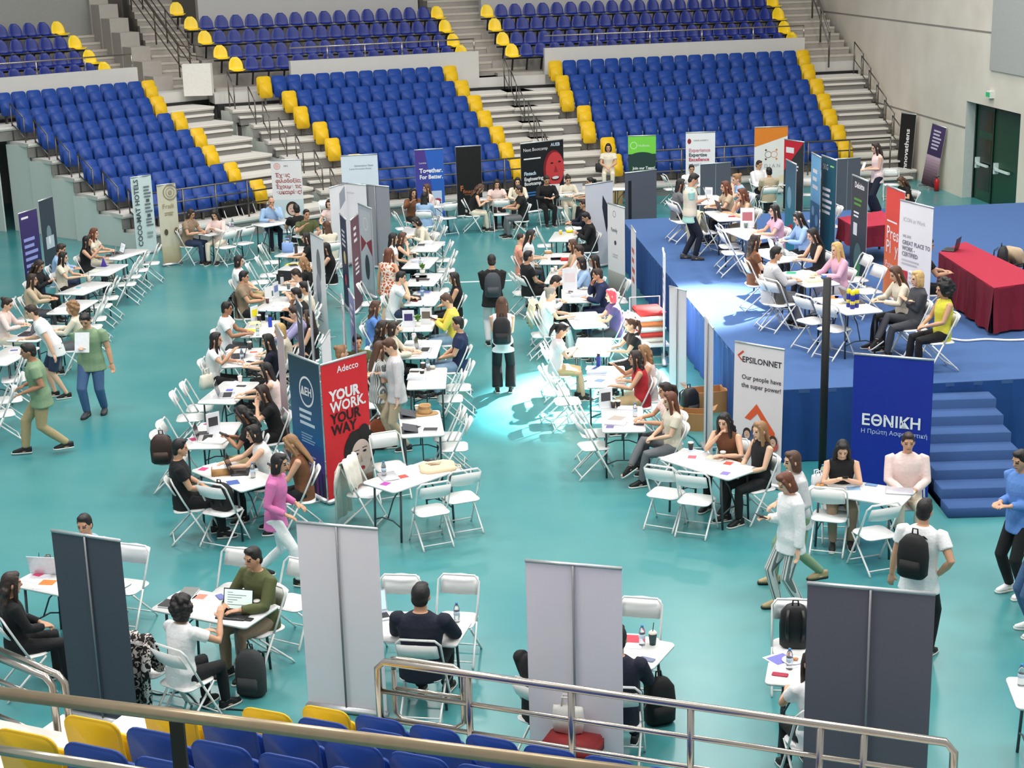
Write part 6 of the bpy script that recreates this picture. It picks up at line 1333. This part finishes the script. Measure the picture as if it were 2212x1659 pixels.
draped('long table under a crimson cloth at the right of the stage', [Vector((q.x, q.y, 0)) for q in cor], .78, SZ, .74)
cor = [at(1810, 470, zt), at(1850, 492, zt), at(1945, 482, zt), at(1905, 455, zt)]
draped('smaller table under a crimson cloth behind the dark grey stage banner', [Vector((q.x, q.y, 0)) for q in cor], .78, SZ, .42)
laptop('dark laptop opened on the crimson cloth table', at(2052, 540, zt+.003), R(-120), 100)
def office_chair(label, loc, rz, arms=True):
    t = thing('office_chair', label, 'chair', loc, rz); cm = M((206, 182, 150), .6)
    mk('seat', bevel(MB().prism(rrect(.46, .44, .08), .42, .47).mesh('seat', [M((40, 36, 40), .8)]), .015), t)
    mk('backrest', bevel(MB().prism(rrect(.44, .36, .1), -.02, .02, mat=Matrix.Translation((0, -.22, .72)) @ Matrix.Rotation(R(80), 4, 'X')).mesh('backrest', [cm]), .012), t)
    for sx in (-1, 1):
        for sy in (-1, 1): MB().tube([(sx*.2, sy*.18, .42), (sx*.22, sy*.22, 0)], .012, 8).build('leg', BLACK, t, True)
        MB().tube([(sx*.22, -.2, .45), (sx*.25, -.2, .64), (sx*.25, .12, .64)], .014, 8).build('armrest', BLACK, t, True)
    MB().tube([(0, -.2, .44), (0, -.24, .7)], .02, 8).build('back_post', BLACK, t, True)
    return t
q = at(2170, 590, SZ+.45); q.z = SZ; office_chair('beige-backed armchair beyond the crimson table, holding a black backpack', q, R(120)); backpack('backpack', 'black backpack on the beige armchair beyond the crimson table', q+Vector((-.05, 0, .475)), R(70), M((24, 24, 28), .6), 0, .46)
q = at(2240, 640, SZ+.45); q.z = SZ; office_chair('second beige-backed armchair at the right picture edge', q, R(150))
# trolley with red boxes beside the stage, cartons, boxes
q = at(1402, 760); tr_ = thing('trolley', 'white trolley stacked with folded red and white cloths beside the stage', 'trolley', q, R(5))
MB().box((0, 0, .22), (.6, .9, .04)).build('platform', WHITE_PL, tr_)
for i, cc in enumerate(((236, 226, 214), (200, 60, 50), (238, 232, 226), (214, 120, 70), (240, 236, 230), (190, 50, 50))): mk('folded_cloth', bevel(MB().box((0, 0, .29+.1*i), (.5, .6, .095), rz=.04*(i % 3)).mesh('folded_cloth', [M(cc, .9)]), .02), tr_)
MB().tube([(-.28, .44, .22), (-.28, .44, .95), (.28, .44, .95), (.28, .44, .22)], .015, 8).build('handle', TUBE_W, tr_, True)
for sx in (-1, 1):
    for sy in (-1, 1): MB().tube([(sx*.24, sy*.38, .05), (sx*.27, sy*.38, .05)], .05, 12).build('wheel', BLACK, tr_)
item('carton', 1530, 885, 0, 10, (190, 140, 90), 'open cardboard box on the floor beside the stage skirt')
item('carton', 1500, 925, 0, -15, (176, 128, 80), 'second cardboard box under the arrow banner', .8)
item('carton', 1322, 440, 0, 5, (186, 150, 96), 'cardboard box on the floor behind the white banner back', 1.1)
# red seat with plastic bag behind the near railing
q = at(1236, 1600, .55); rb = thing('padded_stool', 'dark red padded stool behind the near railing', 'stool', (q.x, q.y, 0), rzn)
mk('cushion', bevel(MB().box((0, 0, .5), (.5, .34, .16)).mesh('cushion', [M((132, 26, 28), .7)]), .03), rb)
for sx in (-1, 1):
    for sy in (-1, 1): MB().tube([(sx*.2, sy*.13, .42), (sx*.21, sy*.14, 0)], .014, 8).build('leg', BLACK, rb)
item('bag', 1228, 1578, .585, -15, (226, 222, 214), 'white plastic bag with black writing on the red stool', .8)
q = at(1297, 372, .75); t = item('bag', 1297, 372, .75, -10, (22, 22, 24), 'black shoulder bag beside the woman sitting on the steps', .85)
# cables
def cable(label, pts, z, col, r=.008, name='cable'):
    ps = [at(x, y, z+r) for x, y in pts]; out = []
    for i in range(len(ps)-1):
        p0, p1, p2, p3 = ps[max(i-1, 0)], ps[i], ps[i+1], ps[min(i+2, len(ps)-1)]
        for k in range(5): f = k/5; out.append(.5*((2*p1)+(p2-p0)*f+(2*p0-5*p1+4*p2-p3)*f*f+(3*p1-p0-3*p2+p3)*f**3))
    out.append(ps[-1]); return tag(MB().tube(out, r, 6).build(name, M(col, .5), None, True), label, 'cable')
cable('white power cable running across the stage at the right', [(2054, 732), (2085, 736), (2130, 733), (2180, 735), (2230, 733)], SZ, (240, 240, 240), .02, 'power_cable')
cable('turquoise cable on the floor by the white arrow banner', [(1488, 905), (1500, 918), (1478, 932), (1500, 948), (1515, 965), (1545, 972)], 0, (30, 110, 120), .012)
cable('black cable looping on the floor in the near left', [(300, 1480), (340, 1500), (400, 1495), (440, 1530), (500, 1532), (560, 1538)], 0, (20, 22, 24), .008)
cable('thin white cable on the floor left of the dark grey banner', [(120, 1510), (140, 1512), (160, 1516), (176, 1518)], 0, (236, 240, 240), .008)
# ================================================================ THINGS ON THE TABLES
t7 = .7405; s7 = SZ+.7405
for k, (x, y, z, rz, op, body, lab, lit) in enumerate([
 (58, 722, t7, -95, 110, (60, 56, 76), 'dark open laptop of the woman in peach top', None), (252, 548, t7, -60, 110, (120, 122, 126), 'open tablet with glowing screen, farthest far-left table', (226, 232, 236)),
 (228, 553, t7, -80, 105, (150, 152, 156), 'grey open laptop before the black-haired woman, far left', None), (434, 496, t7, -110, 108, (120, 112, 104), 'grey-brown open laptop of the person in taupe tee', None),
 (490, 855, t7, 95, 105, (200, 202, 206), 'silver laptop before the woman reaching forward', None), (447, 948, t7, 95, 105, (226, 224, 222), 'open silver laptop beside the magenta brochures', None),
 (520, 1020, t7, 95, 108, (52, 54, 60), 'black laptop before the woman with short black bob', None), (514, 770, t7, -85, 108, (44, 46, 66), 'dark laptop before the handbag woman', None),
 (582, 611, t7, -20, 110, (40, 42, 46), 'black tablet on a stand, left-centre column', None), (917, 757, t7, 85, 100, (196, 200, 210), 'open silver laptop, centre column', None),
 (880, 930, t7, -85, 12, (84, 86, 92), 'nearly closed dark grey laptop, nearer on the paper bag table', None), (876, 898, t7, -85, 14, (84, 86, 92), 'nearly closed dark grey laptop, farther on the paper bag table', None),
 (838, 1030, t7, -70, 0, (190, 192, 198), 'closed silver laptop on the canvas tote table', None), (1943, 1062, t7, -14, 0, (202, 204, 214), 'closed pale grey laptop before the pink shirt man', None),
 (505, 1330, t7, -14, 105, (52, 54, 56), 'open black laptop with a lit page, near left table', (214, 232, 226)), (820, 1322, t7, 20, 100, (210, 214, 220), 'laptop with glowing blue-white screen beyond the pale banner back', (190, 216, 250)),
 (104, 1218, t7, 170, 105, (216, 218, 222), 'white open laptop on the table behind the dark grey banner', None), (1872, 650, s7, 100, 115, (88, 88, 92), 'dark open laptop on the nearest stage table', None),
 (1719, 548, s7, 100, 108, (120, 124, 130), 'grey open laptop before the typing woman on stage', None), (1700, 540, s7, 98, 108, (180, 184, 190), 'silver open laptop before the pale blue shirt woman', None),
 (1566, 456, s7, 100, 108, (80, 82, 86), 'dark open laptop on the red leaflet table', None), (1096, 425, t7, 190, 105, (36, 36, 42), 'black open laptop beside the black banner, right one', None),
 (1070, 428, t7, 170, 105, (60, 56, 60), 'dark open laptop beside the black banner, left one', None), (1194, 413, t7, 190, 105, (226, 228, 230), 'white laptop before the black suit man', None),
 (1243, 411, t7, 190, 105, (214, 216, 220), 'white laptop before the cream shirt woman', None), (905, 600, t7, 0, 14, (110, 112, 118), 'grey laptop beside the flowers, centre column', None),
 (893, 645, t7, -85, 10, (60, 60, 66), 'black laptop before the man with joined hands', None), (1206, 560, t7, 0, 10, (70, 70, 76), 'dark tablet on the stacked boxes table', None),
]): laptop(lab, snap(at(x, y, z), .13), R(rz), op, body, lit=lit)
I_ = [
 ('paper', 118, 668, 10, (236, 236, 240), 'white papers on the nearly bare far-left table'), ('leaflet', 172, 622, 80, (70, 160, 170), 'teal and white leaflet, far-left column'), ('straw_cup', 176, 606, 0, (210, 196, 186), 'iced drink cup with dome lid, far-left column'),
 ('paper', 196, 585, -20, (210, 214, 200), 'folded grey paper beside the purple holder'), ('book', 212, 577, 80, (90, 92, 84), 'dark closed folder beside the purple holder'), ('leaflet', 25, 722, 60, (120, 110, 170), 'purple tinted leaflet on the second far-left table'),
 ('leaflet', 30, 758, 10, (90, 90, 150), 'blue leaflet at the left picture edge'), ('cup', 497, 490, 0, (214, 196, 220), 'lilac cup below the left stand'), ('bottle', 512, 488, 0, (226, 236, 240), 'clear bottle beside the lilac cup'), ('paper', 478, 494, 30, (238, 238, 236), 'white papers beside the lilac cup'),
 ('paper', 590, 478, 30, (220, 220, 226), 'grey printed sheet before the bald man'), ('phone', 607, 470, 20, (24, 24, 28), 'black phone before the bald man'), ('bag', 622, 545, 10, (130, 164, 220), 'pale blue gift bag with white tag', .75), ('flask', 640, 548, 0, (50, 50, 56), 'black flask beside the pale blue gift bag'),
 ('paper', 616, 571, 80, (244, 214, 40), 'yellow paper, left-centre column'), ('book', 634, 575, 20, (24, 26, 34), 'black organiser beside the yellow paper'), ('flask', 610, 617, 0, (190, 194, 200), 'small grey cup beside the tablet stand'),
 ('sign', 600, 634, 70, (120, 140, 200), 'blue and white table sign, left-centre column'), ('book', 602, 659, 5, (232, 232, 236), 'white brochure with dark square, left-centre column', 1.3), ('sign', 571, 652, 60, (240, 240, 240), 'white folded cardboard display, left-centre column'), ('cup', 578, 655, 0, (90, 60, 50), 'brown cup beside the white display'), ('straw_cup', 612, 632, 0, (120, 120, 124), 'grey tumbler beside the blue table sign'),
 ('sign', 553, 690, 60, (240, 226, 30), 'bright yellow folded stand, left-centre column'), ('straw_cup', 560, 695, 0, (40, 34, 30), 'black coffee cup beside the yellow stand'), ('flask', 584, 706, 0, (40, 70, 190), 'blue flask, left-centre column'), ('paper', 542, 714, 75, (244, 220, 60), 'yellow sheet on the blue flask table'), ('stack', 550, 703, 10, (200, 196, 160), 'pile of booklets on the blue flask table'), ('bottle', 578, 692, 0, (226, 236, 244), 'clear water bottle by the lavender shirt person'),
 ('bottle', 523, 780, 0, (226, 236, 244), 'clear water bottle before the handbag woman'), ('phone', 541, 782, 60, (40, 42, 48), 'dark phone near the handbag woman'), ('paper', 503, 783, 10, (234, 234, 238), 'white sheet near the handbag woman'), ('straw_cup', 541, 750, 0, (60, 56, 58), 'dark cup on the black laptop table'), ('leaflet', 548, 762, 10, (206, 100, 80), 'orange and white leaflet on the black laptop table'), ('paper', 510, 742, 80, (240, 236, 226), 'long white roll beside the white polo man'), ('bottle', 551, 738, 0, (220, 234, 246), 'water bottle beside the long white roll'),
 ('cup', 523, 823, 0, (238, 226, 224), 'white paper cup, left-centre column'), ('paper', 470, 855, 15, (236, 236, 238), 'crumpled white papers on the silver laptop table'), ('leaflet', 500, 843, 90, (90, 90, 180), 'blue leaflet under the reaching arms'), ('phone', 521, 834, 80, (30, 30, 34), 'small black phone behind the silver laptop'), ('paper', 512, 828, 50, (240, 240, 240), 'white sheet at the far end of the silver laptop table'),
 ('leaflet', 427, 918, -30, (150, 60, 90), 'dark magenta brochure, farther end of its table', 1.3), ('leaflet', 425, 950, 30, (190, 40, 100), 'magenta and black brochure, nearer end of its table', 1.4), ('book', 416, 939, -80, (40, 40, 46), 'black case on the magenta brochure table', .9), ('sign', 462, 935, 40, (60, 60, 64), 'white folded card with a small dark photo'), ('book', 465, 955, 75, (226, 224, 214), 'open white notebook beside the silver laptop', 1.3), ('paper', 492, 925, 20, (230, 232, 240), 'pale sheet before the woman on her phone'), ('phone', 464, 915, 80, (50, 50, 56), 'grey phone at the far end of the magenta brochure table'),
 ('box', 477, 1025, 10, (190, 146, 92), 'wooden tissue box on the nearest left-centre table', 1.2), ('leaflet', 432, 1017, 70, (200, 40, 110), 'magenta leaflet left of the wooden tissue box'), ('leaflet', 510, 1042, 110, (60, 90, 160), 'blue and magenta brochure right of the tissue box', 1.4), ('bottle', 547, 1032, 0, (226, 230, 234), 'clear glass beside the black laptop'), ('paper', 500, 1030, 60, (238, 234, 228), 'cream sheet right of the wooden tissue box'), ('paper', 450, 1003, 40, (226, 230, 236), 'white and blue papers behind the tissue box'),
 ('leaflet', 884, 507, 30, (220, 220, 226), 'open papers before the writing woman'), ('book', 905, 531, 0, (36, 36, 42), 'black camera bag, centre column', .9), ('stack', 925, 526, 0, (238, 240, 240), 'pile of white papers beside the camera bag'), ('cup', 889, 554, 0, (30, 32, 36), 'black cup, centre column'), ('stack', 905, 566, 60, (200, 206, 226), 'spread papers beside the black cup'), ('plant', 914, 590, 0, None, 'small bunch of yellow and green flowers, centre column'), ('bottle', 903, 583, 0, (236, 234, 228), 'white bottle beside the flowers'), ('cup', 902, 608, 0, (30, 28, 28), 'small black coffee cup below the flowers'), ('book', 915, 606, 80, (50, 44, 42), 'dark organiser below the flowers'),
 ('book', 918, 630, 80, (60, 80, 150), 'blue notebook beside the white laptop, centre column'), ('leaflet', 900, 651, 80, (214, 50, 70), 'red and white card, centre column'), ('paper', 925, 652, 20, (238, 240, 246), 'white sheet with a clip, centre column'), ('bottle', 912, 639, 0, (150, 200, 220), 'pale blue bottle, centre column'), ('phone', 893, 651, 60, (30, 30, 34), 'black phone beside the red and white card'),
 ('sign', 883, 705, 0, (60, 50, 110), 'dark blue table sign beside the potted plant'), ('plant', 903, 705, 0, None, 'leafy green plant in a white pot, centre column'), ('sign', 921, 700, -5, (110, 100, 90), 'grey and brown table sign right of the plant'), ('bottle', 918, 676, 0, (226, 236, 244), 'clear water bottle behind the plant'), ('paper', 868, 702, 20, (238, 238, 240), 'white papers left of the dark blue sign'),
 ('stack', 874, 745, 80, (226, 230, 220), 'papers and phone left of the open silver laptop'), ('straw_cup', 895, 735, 0, (228, 228, 226), 'white lidded cup behind the open silver laptop'), ('paper', 925, 742, 10, (240, 240, 248), 'white sheet beyond the open silver laptop'), ('cup', 912, 813, 0, (40, 36, 36), 'black paper cup, nearer on its centre column table'), ('cup', 914, 797, 0, (60, 50, 44), 'brown paper cup, farther on its centre column table'), ('bottle', 925, 800, 0, (232, 236, 238), 'clear jar beside the brown paper cup'), ('stack', 885, 818, 85, (214, 222, 238), 'white and blue papers beside the black paper cup'), ('phone', 895, 803, 80, (40, 40, 46), 'dark phone beside the brown paper cup'), ('box', 932, 795, 10, (206, 196, 184), 'small beige box on the black cup table', .6),
 ('sack', 918, 893, 20, (180, 142, 92), 'rolled brown paper bag, centre column'), ('cup', 900, 880, 0, (236, 224, 196), 'cream cup beside the rolled paper bag'), ('book', 930, 930, 85, (50, 50, 54), 'dark case at the near end of the paper bag table', .8), ('book', 899, 925, 60, (36, 36, 40), 'black charger beside the nearer grey laptop', .5),
 ('flatbag', 945, 1012, 15, (228, 202, 168), 'folded canvas tote with print on the lanyard table', 1.1), ('leaflet', 885, 1012, 40, (200, 208, 230), 'pale blue leaflets beside the canvas tote', 1.4), ('leaflet', 871, 1032, 30, (190, 70, 60), 'heap of red and yellow lanyards beside the canvas tote', 1.2), ('leaflet', 835, 1047, 60, (170, 60, 160), 'magenta leaflet on the lanyard table'), ('bottle', 826, 1028, 0, (232, 236, 238), 'clear glass on the closed silver laptop side'), ('phone', 932, 992, 70, (30, 30, 34), 'black mouse at the far end of the lanyard table'),
 ('leaflet', 1340, 905, 60, (170, 160, 150), 'printed clapperboard card, right-centre column', 1.8), ('book', 1330, 916, 75, (200, 190, 196), 'rolled newspaper on the clapperboard table', 1.2), ('sign', 1299, 880, 20, (70, 70, 76), 'white standing card with a dark printed square'), ('cup', 1334, 868, 0, (28, 26, 26), 'black coffee cup behind the clapperboard card'), ('cup', 1324, 873, 0, (70, 60, 60), 'dark small cup beside the black coffee cup'), ('book', 1352, 880, 80, (234, 234, 236), 'white box with black window, right-centre column'), ('bottle', 1372, 900, 0, (236, 236, 240), 'clear glass beside the auburn-haired woman'), ('leaflet', 1318, 923, 80, (110, 100, 150), 'small lanyard card at the near end, right-centre column'), ('phone', 1380, 917, 80, (60, 62, 70), 'grey pouch near the auburn-haired woman'),
 ('book', 1290, 806, 80, (44, 66, 120), 'navy folder, nearer of two, right-centre column', 1.3), ('book', 1280, 797, 80, (60, 84, 140), 'navy folder, farther of two, right-centre column', 1.2), ('flask', 1293, 790, 0, (44, 60, 130), 'navy can on the navy folder table'), ('leaflet', 1313, 797, 80, (214, 60, 80), 'pink-red folder on the navy folder table', 1.2), ('leaflet', 1300, 823, 60, (110, 140, 200), 'blue printed leaflets near the woman in red', 1.3), ('paper', 1320, 822, -20, (220, 226, 240), 'pale sheet near the woman in red'),
 ('flatbag', 1290, 752, 10, (236, 216, 186), 'beige cloth bag on the sunlit table', .7), ('leaflet', 1250, 745, 30, (180, 180, 190), 'grey open magazine on the sunlit table', 1.2), ('leaflet', 1272, 735, 80, (236, 180, 110), 'orange folder on the sunlit table', 1.3), ('stack', 1262, 690, 60, (238, 236, 240), 'heap of white papers on the brightest table'), ('stack', 1250, 640, 80, (210, 214, 236), 'papers on the round tray table'), ('plate', 1232, 632, 0, (120, 110, 110), 'dark round tray, right-centre column'), ('sign', 1231, 620, 0, (236, 220, 224), 'tall white sign with small letters, right-centre column', 1.4), ('plate', 1262, 622, 0, (226, 206, 170), 'plate with pastry beside the navy suit man'),
 ('box', 1226, 563, 5, (196, 50, 50), 'red box, right-centre column', 1), ('cup', 1187, 590, 0, (236, 232, 226), 'white cup before the head-bowed man'), ('cup', 1203, 581, 0, (226, 220, 214), 'white cup right of the first one, right-centre column'), ('leaflet', 1187, 597, 40, (200, 206, 226), 'pale leaflet beside the white cups'), ('stack', 1203, 557, 0, (226, 230, 236), 'stacked white boxes below the dark tablet'), ('box', 1180, 545, 10, (196, 156, 110), 'small wicker box held near the standing woman', .8), ('cup', 1211, 507, 0, (236, 196, 60), 'yellow cup, left one'), ('box', 1231, 502, 20, (244, 226, 40), 'bright yellow bowl box, right-centre column', .8), ('cup', 1242, 508, 0, (232, 232, 232), 'white cup beside the yellow bowl box'),
 ('leaflet', 1487, 975, 60, (190, 204, 236), 'pale blue leaflets before the smiling woman', 1.5), ('leaflet', 1500, 988, 78, (200, 90, 110), 'red strip leaflet on the arrow banner table'), ('cup', 1490, 963, 0, (56, 48, 40), 'dark patterned coffee cup, left on the arrow banner table'), ('cup', 1568, 990, 0, (170, 156, 140), 'grey paper cup, right on the arrow banner table'), ('leaflet', 1578, 1002, 60, (222, 80, 60), 'orange-red leaflet beside the grey paper cup'), ('paper', 1600, 1010, 60, (238, 236, 238), 'white sheet at the right end of the arrow banner table'), ('leaflet', 1565, 1026, 60, (130, 120, 190), 'purple badges at the near edge of the arrow banner table'), ('leaflet', 1522, 1003, 30, (230, 228, 230), 'small white card on the arrow banner table', .6), ('phone', 1475, 974, 40, (190, 190, 186), 'grey phone beside the dark patterned coffee cup'), ('book', 1545, 992, 60, (214, 196, 176), 'beige notebook on the arrow banner table', .9),
 ('plate', 1770, 1052, 0, (206, 150, 90), 'white plate with pastries'), ('bottle', 1755, 1034, 0, (200, 240, 220), 'water bottle with green cap, left on the blue banner table'), ('bottle', 1819, 1042, 0, (220, 236, 246), 'water bottle with blue cap, middle of the blue banner table'), ('leaflet', 1845, 1058, -5, (150, 190, 226), 'white leaflets with blue check mark', 1.3), ('phone', 1885, 1045, 60, (110, 150, 190), 'blue phone before the blue banner'), ('phone', 1842, 1042, 80, (206, 190, 186), 'pale case beside the water bottle'), ('bag', 1752, 1045, 20, (232, 232, 236), 'crumpled white plastic bag on the blue banner table', .45),
 ('leaflet', 100, 1262, -10, (240, 130, 60), 'orange leaflet on the table behind the dark grey banner', 1.3), ('paper', 75, 1250, 65, (236, 234, 240), 'white papers beside the orange leaflet'), ('leaflet', 68, 1237, 60, (230, 70, 120), 'pink and green pens on paper near the left edge'), ('straw_cup', 48, 1228, 0, (40, 34, 32), 'dark coffee cup at the left picture edge'), ('bag', 107, 1225, 0, (120, 110, 96), 'small olive pouch on the table behind the dark grey banner', .35),
 ('leaflet', 357, 1300, 40, (240, 206, 30), 'yellow pouch on the near left table'), ('book', 372, 1308, 70, (44, 42, 46), 'black notebook beside the yellow pouch'), ('leaflet', 375, 1285, 60, (110, 130, 190), 'blue brochures behind the yellow pouch', 1.3), ('book', 400, 1275, -10, (120, 124, 120), 'grey tablet at the far corner of the near left table'), ('leaflet', 440, 1290, 75, (200, 130, 110), 'cards with red edges on the near left table'), ('paper', 440, 1320, 70, (240, 240, 246), 'white writing sheet before the curly-haired woman'), ('cup', 556, 1318, 0, (60, 64, 44), 'green and black coffee cup on the near left table'), ('phone', 532, 1338, 70, (30, 30, 32), 'black computer mouse on the near left table', .6), ('leaflet', 578, 1305, 60, (150, 150, 200), 'blue patterned papers at the right end of the near left table', 1.2), ('phone', 477, 1290, 30, (110, 120, 180), 'blue badge on the near left table'),
 ('bottle', 988, 1342, 0, (236, 238, 240), 'clear glass on the bare near centre table'), ('bottle', 1387, 1393, 0, (226, 232, 240), 'clear water bottle beside the iced drink'), ('straw_cup', 1410, 1392, 0, (40, 70, 72), 'dark green iced drink with a straw'), ('leaflet', 1362, 1385, -10, (190, 50, 70), 'red and blue brochures beside the water bottle', 1.6), ('phone', 1398, 1425, 60, (110, 120, 150), 'blue-edged phone on the iced drink table'),
 ('leaflet', 1672, 1420, 30, (110, 110, 190), 'blue and red brochures on the crimson phone case table', 1.6), ('plate', 1712, 1428, 0, (206, 140, 96), 'paper plate with a bun'), ('phone', 1685, 1458, 70, (170, 30, 66), 'crimson phone case with lanyard'), ('bottle', 1705, 1445, 0, (236, 238, 240), 'small clear glass beside the crimson phone case'), ('bottle', 2205, 1480, 0, (226, 236, 240), 'water bottle at the right picture edge'),
]
for a in I_:
    item(a[0], a[1], a[2], t7, a[3], a[4], a[5], a[6] if len(a) > 6 else 1.0)
I2 = [
 ('leaflet', 1798, 640, 70, (226, 130, 60), 'orange and blue flyers on the nearest stage table', 1.6), ('leaflet', 1820, 638, 80, (50, 80, 190), 'blue flyers on the nearest stage table', 1.5), ('leaflet', 1822, 657, 30, (190, 180, 150), 'small beige card on the nearest stage table'),
 ('leaflet', 1715, 590, 75, (20, 160, 120), 'green folder on the stage', 1.5), ('box', 1790, 603, 10, (60, 110, 180), 'blue box on the cloth bag table on stage', 1), ('flatbag', 1758, 608, 10, (226, 212, 186), 'beige cloth bag lying on a stage table', .6), ('paper', 1730, 580, 40, (232, 240, 250), 'white sheet behind the green folder'), ('book', 1760, 592, 20, (200, 206, 214), 'pale tablet before the blonde woman in pink'),
 ('bottle', 1688, 532, 0, (226, 236, 240), 'large clear bottle on the open laptops table'), ('sign', 1607, 487, -5, (190, 110, 120), 'photo sign standing on a stage table', 1.3), ('cup', 1611, 492, 0, (110, 130, 126), 'grey-green tumbler beside the photo sign'), ('paper', 1630, 500, 60, (240, 240, 244), 'white sheet right of the photo sign'), ('leaflet', 1585, 468, 80, (214, 40, 80), 'red leaflet on the stage', 1.3), ('book', 1573, 461, 60, (196, 150, 110), 'brown envelope beside the red leaflet', 1.1),
 ('stack', 1519, 433, 20, (226, 230, 240), 'papers on the table beside the standing person'), ('book', 1553, 427, 80, (236, 240, 244), 'white notebook before the laughing woman', 1.2), ('sign', 1531, 428, -20, (200, 200, 210), 'small white standing card before the vest person', .8),
]
for a in I2: item(a[0], a[1], a[2], s7, a[3], a[4], a[5], a[6] if len(a) > 6 else 1.0)
for i, (x, y, lab) in enumerate(((1833, 663, 'blue can with yellow top, left of three on stage'), (1841, 667, 'blue can with yellow top, middle of three on stage'), (1850, 664, 'blue can with yellow top, right of three on stage'))):
    t = thing('tall_can', lab, 'can', at(x, y, s7)); MB().lathe([(.035, 0), (.037, .01), (.037, .2), (.03, .21)], 16).build('can_body', M((34, 46, 140), .4), t, True); MB().lathe([(.02, .205), (.036, .225), (.036, .27), (.02, .285)], 14).build('top', M((240, 220, 40), .4), t, True); MB().lathe([(.0375, .07), (.0375, .12)], 14).build('emblem', M((240, 220, 40), .4), t, True)
# purple leaflet holder, handbag
t = thing('leaflet_holder', 'purple triangular leaflet holder, far-left column', 'holder', at(224, 578, t7)); MB().add([(-.07, 0, 0), (.07, 0, 0), (0, 0, .22), (-.07, .07, 0), (.07, .07, 0), (0, .035, .22)], [(0, 1, 2), (4, 3, 5), (0, 2, 5, 3), (1, 4, 5, 2), (0, 3, 4, 1)]).build('holder_body', M((76, 50, 160), .5), t)
q = at(448, 775, .55); t = item('bag', 448, 790, .3, 60, (236, 230, 214), 'cream handbag at the side of the woman in white vest', .8)
t, G = who('handbag'); tb = next(o for o in COL.objects if o.get('label', '').startswith('cream handbag')); tb.location = t.location+Vector((-.1, -.36, .47))
bpy.context.view_layer.update()
